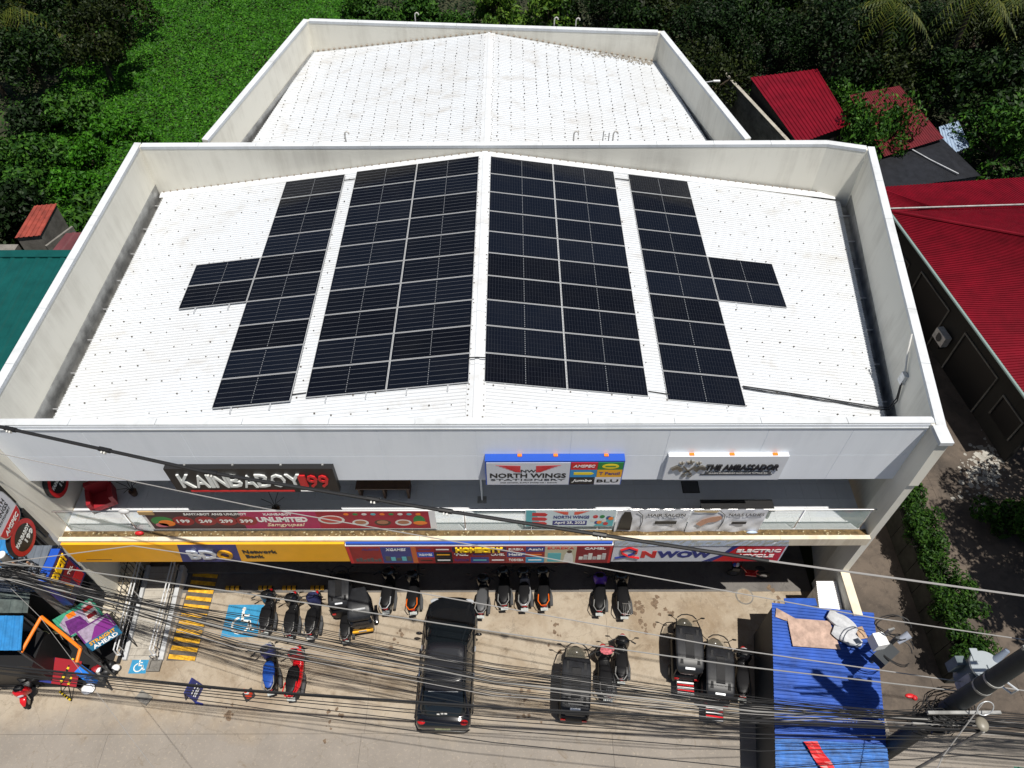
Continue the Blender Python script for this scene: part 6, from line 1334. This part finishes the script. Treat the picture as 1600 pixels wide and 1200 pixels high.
h3 = shed('tin_shed', 'small pale blue tin roof beside the mango tree', [(28.5, 15.5, 2.9), (30.0, 16.2, 2.9), (29.8, 13.6, 2.7), (27.9, 12.5, 2.7)], mat('pale_tin', (.36, .46, .60), .4, .2, var=.2), 8, 'shed', old_c)
h4 = shed('dark_shed', 'black tarpaulin roof between the red roofs', [(23.6, 12.1, 3.1), (28.0, 13.9, 3.1), (29.0, 10.2, 2.9), (22.4, 8.7, 2.9)], mat('black_tarp', (.012, .013, .017), .5, var=.5, vs=2), 3, 'shed', old_c, .02)
q = B(); q.tube([(25.3, 13.0, 3.2), (26.4, 11.6, 3.1), (27.6, 10.2, 3.05)], .04, 6); tag(q.build('pipe', galv_light, None, True), 'pale pipe lying across the black tarpaulin roof', 'pipe')
q = B(); vs = []
for i in range(7):
    for j in range(5): vs.append((21.2 + i * .23, 8.0 + j * .22, 3.0 + .08 * math.sin(i * 1.7 + j) + .05 * math.cos(j * 2.3)))
q.add(vs, [(i * 5 + j, (i + 1) * 5 + j, (i + 1) * 5 + j + 1, i * 5 + j + 1) for i in range(6) for j in range(4)])
for cx, cy in ((21.3, 8.05), (22.5, 8.05), (21.3, 8.8), (22.5, 8.8)): q.cyl((cx, cy, 0), (cx, cy, 3.0), .04, n=6)
tag(q.build('plastic_canopy', mat('pink_plastic', (.5, .06, .09), .35, var=.5, vs=3)), 'crumpled pinkish red plastic sheet by the right parapet corner', 'tarpaulin')
# old block wall behind the rear building
bw = thing('block_wall', 'mossy grey concrete block wall left of the bright red shed roof', 'wall', (17.8, 18.5, 0))
q = B(); q.wall((18.45, 13.0), (15.98, 22.0), .15, 0, 3.3); q.build('wall_core', old_c, bw)
p0 = Vector((18.45, 13.0)); p1 = Vector((15.98, 22.0)); d_ = (p1 - p0).normalized(); n_ = Vector((-d_.y, d_.x)); blk = None; ang_ = math.atan2(d_.y, d_.x)
for r_ in range(15):
    for k in range(21):
        s_0 = k * .445 + (.22 if r_ % 2 else 0)
        if s_0 > 8.9: continue
        c = p0 + d_ * (s_0 + .21) + n_ * .165
        if blk is None: q = B(); q.box(-.215, .215, -.014, .022, 0, .205); blk = q.build('block', old_c, bw, local=True); o = blk
        else: o = blk.copy(); col.objects.link(o)
        o.location = (c.x - 17.8, c.y - 18.5, r_ * .215 + .01); o.rotation_euler = (0, 0, ang_)
q = B(); q.wall((18.47, 12.95), (15.95, 22.05), .24, 3.301, 3.36); q.build('wall_top', streaked('pale_top', (.40, .38, .33), (.15, .13, .11), .9, amount=.9), bw)
t = thing('lamp_post', 'thin white lamp post behind the right parapet of the rear building', 'street lamp', (14.2, 17.5, 0)); q = B(); q.tube([(13.2, 16.5, 0), (13.2, 16.5, 5.2), (13.25, 16.5, 5.35), (13.9, 16.6, 5.4)], .035, 7); q.build('pole', galv_light, t, True); q = B(); q.obox((14.05, 16.6, 5.4), (.4, .14, .07)); q.build('lamp_head', white, t)
# alley: wall under the hedge and pale spill
q = B(); q.box(17.5, 18.35, -17.9, -8.0, 0, 1.5); hw = tag(q.build('hedge_wall', mat('wall_shade_dark', (.035, .035, .028), .9, var=.6, vs=2)), 'shade-darkened wall under the clipped hedge in the alley', 'wall')  # shade on this face is put into the near-black wall colour
for k in range(12):
    q = B(); y = -17.7 + k * .83; q.box(17.46, 17.4995, y, y + .8, .05, 1.45); q.build('wall_panel', mat('wall_shade_dark', (.035, .035, .028), .9, var=.6, vs=2), hw)
q = B(); rr_ = random.Random(3)
for k in range(380):
    a = rr_.gauss(0, 1); x = 22.9 + .55 * a + .35 * rr_.gauss(0, 1); y = -8.4 + .75 * a + .45 * rr_.gauss(0, 1); s0 = abs(rr_.gauss(.03, .045)) + .012
    q.prism([(x + s0 * rr_.uniform(.6, 1.3) * math.cos(t_), y + s0 * rr_.uniform(.6, 1.3) * math.sin(t_)) for t_ in [i * math.pi / 3.5 for i in range(7)]], -.0019 , .0015 + .0001 * (k % 30))
stuff(q.build('paint_spill', mat('spill_white', (.36, .345, .31), .9, var=.4, vs=3)))
q = B(); q.ell((16.05, -18.35, .03), .18, .09, .04, 9, 6); q.ell((16.2, -18.42, .04), .1, .1, .05, 9, 6); tag(q.build('litter', red, None, True), 'small red and white litter on the alley floor', 'litter')
q = B(); q.ell((14.35, -14.75, .08), .16, .12, .09, 9, 6); tag(q.build('plastic_bag', mat('violet_bag', (.25, .16, .36), .5), None, True), 'crumpled violet bag beside the right pier in the alley', 'bag')
q = B(); q.corr((17.5, -21.2, 2.2), (20.5, -21.6, 2.2), (17.3, -22.6, 2.0), (20.3, -23.0, 2.0), 14, .04)
for c in ((17.5, -21.3), (20.3, -21.7), (17.4, -22.5), (20.2, -22.9)): q.cyl((*c, 0), (*c, 2.1), .04, n=6)
tag(q.build('green_awning', mat('green_roof', (.01, .16, .10), .45)), 'green ribbed awning at the lower right corner', 'awning')

# ================================================================== VEGETATION
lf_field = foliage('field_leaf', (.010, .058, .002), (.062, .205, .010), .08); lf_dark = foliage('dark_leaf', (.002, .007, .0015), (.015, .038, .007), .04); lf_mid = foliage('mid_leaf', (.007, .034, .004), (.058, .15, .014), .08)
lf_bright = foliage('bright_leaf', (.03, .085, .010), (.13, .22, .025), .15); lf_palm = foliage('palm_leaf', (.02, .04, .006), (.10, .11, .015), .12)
bark = mat('bark', (.06, .045, .03), .9, var=.4, vs=6)
def leaves(centers, radii, per, size, seed, up=0.35, flat=1.0):
    """leaf quads spread over and inside clumps; returns vertex/face arrays"""
    g = np.random.default_rng(seed); C = np.repeat(np.array(centers, float), per, 0); Rr = np.repeat(np.array(radii, float), per); n = len(C)
    d = g.normal(size=(n, 3)); d /= np.linalg.norm(d, axis=1)[:, None]; r = Rr * g.uniform(.35, 1.05, n) ** .5; P = C + d * r[:, None] * np.array([1, 1, flat])
    nr = d * .8 + g.normal(size=(n, 3)) * .7 + np.array([0, 0, up]); nr /= np.linalg.norm(nr, axis=1)[:, None]
    a = np.cross(nr, g.normal(size=(n, 3))); a /= np.linalg.norm(a, axis=1)[:, None]; bb = np.cross(nr, a); s = size * g.uniform(.55, 1.35, n)[:, None]
    V = np.empty((n, 4, 3)); V[:, 0] = P - a * s; V[:, 1] = P - bb * s * .45 + nr * s * .12; V[:, 2] = P + a * s; V[:, 3] = P + bb * s * .45 + nr * s * .12
    return V.reshape(-1, 3)
def quadmesh(name, V, m):
    me = bpy.data.meshes.new(name); n = len(V) // 4; me.vertices.add(len(V)); me.vertices.foreach_set('co', V.astype(np.float32).ravel()); me.loops.add(n * 4); me.loops.foreach_set('vertex_index', np.arange(n * 4, dtype=np.int32))
    me.polygons.add(n); me.polygons.foreach_set('loop_start', np.arange(0, n * 4, 4, dtype=np.int32)); me.polygons.foreach_set('loop_total', np.full(n, 4, dtype=np.int32)); me.update(); me.validate(); me.materials.append(m); return me
def tree_proto(seed, Rc, Hc, n_cl, per, size, m, squash=.75):
    g = random.Random(seed); cs = []; rs = []
    for k in range(n_cl):
        a = g.uniform(0, 6.283); u = g.random() ** .5; z = g.uniform(-.55, 1.0); w_ = math.sqrt(max(0, 1 - z * z * .8)); cs.append((Rc * u * w_ * math.cos(a), Rc * u * w_ * math.sin(a), Hc + Rc * squash * z)); rs.append(Rc * g.uniform(.22, .42))
    crown = quadmesh('crown', leaves(cs, rs, per, size, seed), m); q = B(); q.tube([(0, 0, -.1), (.06, .03, Hc * .45), (0, .08, Hc * .8), (.1, 0, Hc + Rc * .3)], [.05 * Rc + .06, .042 * Rc + .05, .03 * Rc + .03, .02], 8)
    for k in range(min(9, n_cl)): c = Vector(cs[k]); b0 = Vector((0, .05, Hc * g.uniform(.45, .85))); q.tube([b0, b0.lerp(c, .55) + Vector((0, 0, .15)), c], [.035 * Rc, .02 * Rc, .008], 6)
    tr = bpy.data.meshes.new('trunk'); tr.from_pydata([tuple(p) for p in q.v], [], q.f); tr.materials.append(bark); return crown, tr
def plant(proto, name, label, cat, loc, sc=1.0, rz=0, group=None, scz=None, m=None):
    t = thing(name, label, cat, loc, rz, group); t.scale = (sc, sc, scz or sc)
    for nm, me in (('crown', proto[0]), ('trunk', proto[1])):
        o = bpy.data.objects.new(nm, me); col.objects.link(o); o.parent = t
        if m and nm == 'crown': setmat(o, m)
    return t
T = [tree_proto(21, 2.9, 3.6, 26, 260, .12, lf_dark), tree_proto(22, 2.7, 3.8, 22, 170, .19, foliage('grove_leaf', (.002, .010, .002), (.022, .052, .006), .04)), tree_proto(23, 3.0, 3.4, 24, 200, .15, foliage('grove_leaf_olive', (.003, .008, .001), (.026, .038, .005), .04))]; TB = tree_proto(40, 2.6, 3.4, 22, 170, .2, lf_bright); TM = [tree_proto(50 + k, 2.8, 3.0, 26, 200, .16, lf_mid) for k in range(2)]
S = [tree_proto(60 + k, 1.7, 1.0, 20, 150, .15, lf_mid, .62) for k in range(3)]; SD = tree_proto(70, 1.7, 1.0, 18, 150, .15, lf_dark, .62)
grove = [(8.1, 30.6), (10.7, 27.6), (13.8, 29.6), (15.4, 25.6), (18.0, 28.5), (14.6, 20.6), (20.6, 25.0), (21.4, 30.0), (24.2, 27.6), (23.6, 22.9), (27.0, 26.2), (27.2, 21.8), (30.4, 25.6), (30.8, 20.9), (35.0, 25.6), (35.4, 20.9), (32.4, 17.2), (6.0, 34.5), (12.0, 35), (18.5, 34.5), (25.5, 34), (32, 31.5), (38, 30), (39.5, 25.0), (40, 19.5), (36.5, 15.5), (44, 35)]
for k, (x, y) in enumerate(grove):
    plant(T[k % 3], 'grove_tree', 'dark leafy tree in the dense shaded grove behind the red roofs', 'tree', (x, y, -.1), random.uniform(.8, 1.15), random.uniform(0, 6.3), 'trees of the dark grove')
plant(TB, 'leafy_tree', 'light green broad leaved tree behind the ridge of the rear building', 'tree', (4.4, 29.8, -.1), 1.0, 1.0); plant(TB, 'leafy_tree', 'yellowish green tree at the top edge left of the brightest one', 'tree', (.6, 33.0, -.1), .8, 2.2)
plant(TM[0], 'leafy_tree', 'drooping green tree overhanging the faded red roof', 'tree', (23.5, 13.6, -.1), .78, .4, None, 1.12); plant(TM[1], 'mango_tree', 'round dense mango tree right of the small pale blue roof', 'tree', (31.6, 13.4, -.1), 1.0, 1.2)
plant(TM[0], 'leafy_tree', 'green tree at the top right corner of the faded red roof', 'tree', (24.8, 19.6, -.1), .72, 3.0); plant(TM[1], 'leafy_tree', 'tree overhanging the rear right parapet corner', 'tree', (10.2, 15.0, -.1), .9, 4, None, 1.15, lf_dark)
plant(T[0], 'leafy_tree', 'dark tree leaning into the alley at the right edge', 'tree', (23.5, -12.4, -.1), .85, .6, None, 1.6); plant(T[2], 'leafy_tree', 'dark tree behind the one leaning into the alley', 'tree', (26.0, -10.6, -.1), .9, 1.6, None, 1.6); plant(T[1], 'leafy_tree', 'dark tree shading the alley beside the hedge', 'tree', (23.3, -16.2, -.1), .85, 2.6, None, 1.6); plant(T[0], 'leafy_tree', 'tall dark tree added at the right edge to thicken the alley shade', 'tree', (23.4, -14.2, -.1), .85, 4.4, None, 1.7); plant(S[1], 'shrub', 'leafy shrub at the right edge below the white spill', 'shrub', (22.9, -11.3, -.1), .85, 1.0)  # the tall tree over the alley's middle is added to thicken the shade
ul = [(-35.6, 29, 'dark tree in the top left corner'), (-32.2, 30.2, 'dark tree right of the top left corner tree'), (-28.8, 26.4, 'dark tree at the edge of the bright green field'), (-36.2, 24.6, 'dark tree at the left edge below the corner tree'), (-32.6, 24.2, 'dark tree between the field and the left edge'), (-29.5, 33.5, 'dark tree at the top edge left of the field')]
for k, (x, y, lab) in enumerate(ul): plant(T[k % 3], 'dark_tree', lab, 'tree', (x, y, -.1), random.uniform(.8, 1.0), k)
sl = [(-31.8, 19.1), (-29.4, 20.8), (-29.1, 14.6), (-26.0, 15.3), (-24.6, 18.3), (-28.6, 10.9), (-25.7, 11.4), (-22.7, 11.0), (-21.0, 13.4), (-27.3, 8.6), (-22.6, 8.9), (-31.6, 14.6), (-31, 10.6), (-19.5, 9.6), (-17.8, 7.4), (-20.6, 7.0), (-26.5, 19.6), (-32.6, 7.4), (-29.6, 6.4)]
for k, (x, y) in enumerate(sl):
    p_ = SD if k % 3 == 0 else S[k % 3]
    lm_ = lf_field if x > -27 and k not in (9, 10) else None
    plant(p_, 'shrub', 'wild green shrub in the thicket left of the front building', 'shrub', (x, y, -.1), random.uniform(.95, 1.35) * (.8 if lm_ else 1), random.uniform(0, 6.3), 'shrubs of the thicket', None, lm_)
for k, (x, y, lab) in enumerate([(-11.3, 36.9, 'bush at the top edge above the rear left corner'), (-8.5, 35.6, 'second bush from the left behind the rear building'), (-5.9, 35.8, 'third bush from the left behind the rear building'), (-2.8, 33.9, 'fourth bush from the left behind the rear building'), (2.6, 26.2, 'low bush below the light green tree behind the ridge'), (-4.5, 29, 'low bush behind the rear wall left of the ridge'), (7.6, 25.2, 'dark bush below the light green tree'), (20.6, 22.4, 'bush behind the bright red shed roof')]):
    plant(S[k % 3], 'bush', lab, 'bush', (x, y, -.1), random.uniform(.9, 1.25), k)
# ground cover of the field and the undergrowth
def cover(name, n, xr, yr, size, m, seed, keep, hs=.35, clump=None):
    g = np.random.default_rng(seed); x = g.uniform(*xr, n * 2); y = g.uniform(*yr, n * 2); k = keep(x, y); x = x[k][:n]; y = y[k][:n]; N = len(x)
    hgt = (np.sin(x * .9 + 1.3 * np.sin(y * .7)) + np.sin(y * 1.1 + np.sin(x * .5) * 2) + np.sin(x * 2.7 + y * 2.1)) / 6 + .5
    P = np.stack([x, y, hgt * hs + g.uniform(0, .14, N)], 1); nr = g.normal(size=(N, 3)) * .45 + np.array([0, -.1, 1.0]); nr /= np.linalg.norm(nr, axis=1)[:, None]
    a = np.cross(nr, g.normal(size=(N, 3))); a /= np.linalg.norm(a, axis=1)[:, None]; bb = np.cross(nr, a); s = size * g.uniform(.5, 1.4, N)[:, None]
    V = np.empty((N, 4, 3)); V[:, 0] = P - a * s; V[:, 1] = P - bb * s * .5 - nr * s * .15; V[:, 2] = P + a * s; V[:, 3] = P + bb * s * .5 - nr * s * .15
    o = bpy.data.objects.new(name, quadmesh(name, V.reshape(-1, 3), m)); col.objects.link(o); o['kind'] = 'stuff'; return o
cover('field_vegetation', 120000, (-36, -9), (6, 46), .115, lf_field, 1, lambda x, y: (x < -10.5 - .0 * y) & (x > -33 + np.maximum(0, (16 - y)) * .8) & ((x < -12.2 + (y - .9) * .2)) , .5)
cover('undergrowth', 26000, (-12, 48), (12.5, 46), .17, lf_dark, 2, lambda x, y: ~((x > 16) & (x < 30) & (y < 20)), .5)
cover('undergrowth', 9000, (-46, -15), (1.5, 46), .17, lf_mid, 3, lambda x, y: x < -24, .6)
cover('undergrowth', 5000, (16.2, 40), (9.2, 14), .16, lf_dark, 4, lambda x, y: x > 29, .4)
# clipped hedge
g_ = random.Random(9); cs = []; rs = []
for k in range(120): y = g_.uniform(-17.7, -8.2); wd = lerp(.62, .25, (y + 17.7) / 9.5); cs.append((17.95 + g_.uniform(-wd, wd), y, g_.uniform(1.45, 2.45 - .3 * (y + 17.7) / 9.5))); rs.append(g_.uniform(.25, .42))
hd = thing('hedge', 'dense green hedge growing along the alley wall', 'hedge', (17.95, -13, 0)); V = leaves(cs, rs, 190, .075, 77, .5); V = V - np.array([17.95, -13, 0]); o = bpy.data.objects.new('foliage', quadmesh('foliage', V, foliage('hedge_leaf', (.005, .024, .003), (.045, .105, .012), .07))); col.objects.link(o); o.parent = hd
q = B()
for k in range(14): y = -17.5 + k * .7; q.tube([(17.95, y, 1.45), (17.9 + .1 * math.sin(k), y + .1, 2.0)], .02, 5)
q.build('stems', bark, hd)
# palms
def palm(x, y, hgt, seed, label, n=13, L=3.6):
    t = thing('coconut_palm', label, 'palm', (x, y, -.1)); g = random.Random(seed); q = B(); q.tube([(x, y, -.1), (x + .15, y, hgt * .5), (x + .1, y + .2, hgt)], [.22, .16, .13], 9); q.build('trunk', bark, t, True)
    for k in range(n):
        a = k * 2.4 + g.uniform(-.3, .3); el = g.uniform(-.2, .75); q = B(); pts = []; dx, dy = math.cos(a), math.sin(a)
        for i in range(10): s_ = i / 9; pts.append(Vector((x + .1 + dx * L * s_ * math.cos(el * (1 - s_)), y + .2 + dy * L * s_ * math.cos(el * (1 - s_)), hgt + L * (el * s_ - (.55 + .45 * el) * s_ * s_ * 1.25))))
        for i in range(1, 10):
            for sub in (0, .5):
                p = pts[i - 1].lerp(pts[i], sub); ll = L * .24 * math.sin(math.pi * min(1, (i + sub) / 10.5) ** .7) + .1
                for sg in (-1, 1):
                    nn = Vector((-dy * sg, dx * sg, -.55)).normalized(); e = p + nn * ll + Vector((dx, dy, -.3)) * ll * .3; w_ = Vector((dx, dy, 0)) * .045; q.add([p - w_, p + w_, e], [(0, 1, 2)])
        q.tube(pts, [.03 - .0027 * i for i in range(10)], 5); q.build('frond', lf_palm, t)
palm(26.2, 23.0, 7.4, 4, 'coconut palm at the top edge above the faded red roof'); palm(31.2, 22.4, 8.2, 5, 'coconut palm right of the first palm at the top edge'); palm(36.0, 22.6, 7.6, 6, 'coconut palm in the top right corner'); palm(-35.0, 27.0, 5.0, 8, 'palm with pale arching fronds in the top left thicket', 11, 4.0)
def banana(x, y, label, n=7, L=1.8):
    t = thing('banana_plant', label, 'plant', (x, y, -.1)); q = B(); q.tube([(x, y, -.1), (x, y, 1.6)], [.13, .09], 8); q.build('stem', lf_mid, t, True)
    for k in range(n):
        a = k * 2.4; q = B(); vs = []
        for i in range(8):
            s_ = i / 7; c = Vector((x + math.cos(a) * L * s_, y + math.sin(a) * L * s_, 1.5 + 1.1 * s_ - 1.5 * s_ * s_)); wd = .30 * math.sin(math.pi * (s_ * .93 + .05)); nn = Vector((-math.sin(a), math.cos(a), -.25)); vs += [c - nn * wd, c, c + Vector((math.sin(a), -math.cos(a), -.25)) * -wd * -1]
        q.add(vs, [(i * 3 + j, i * 3 + j + 1, (i + 1) * 3 + j + 1, (i + 1) * 3 + j) for i in range(7) for j in range(2)]); q.build('leaf', lf_field, t)
banana(33.6, 18.2, 'banana plant with wide leaves at the right edge'); banana(28.4, 18.6, 'banana plant behind the small pale blue roof'); banana(25.9, 21.4, 'banana plant above the faded red roof', 6, 1.5)
bpy.data.scenes.remove(TSC)
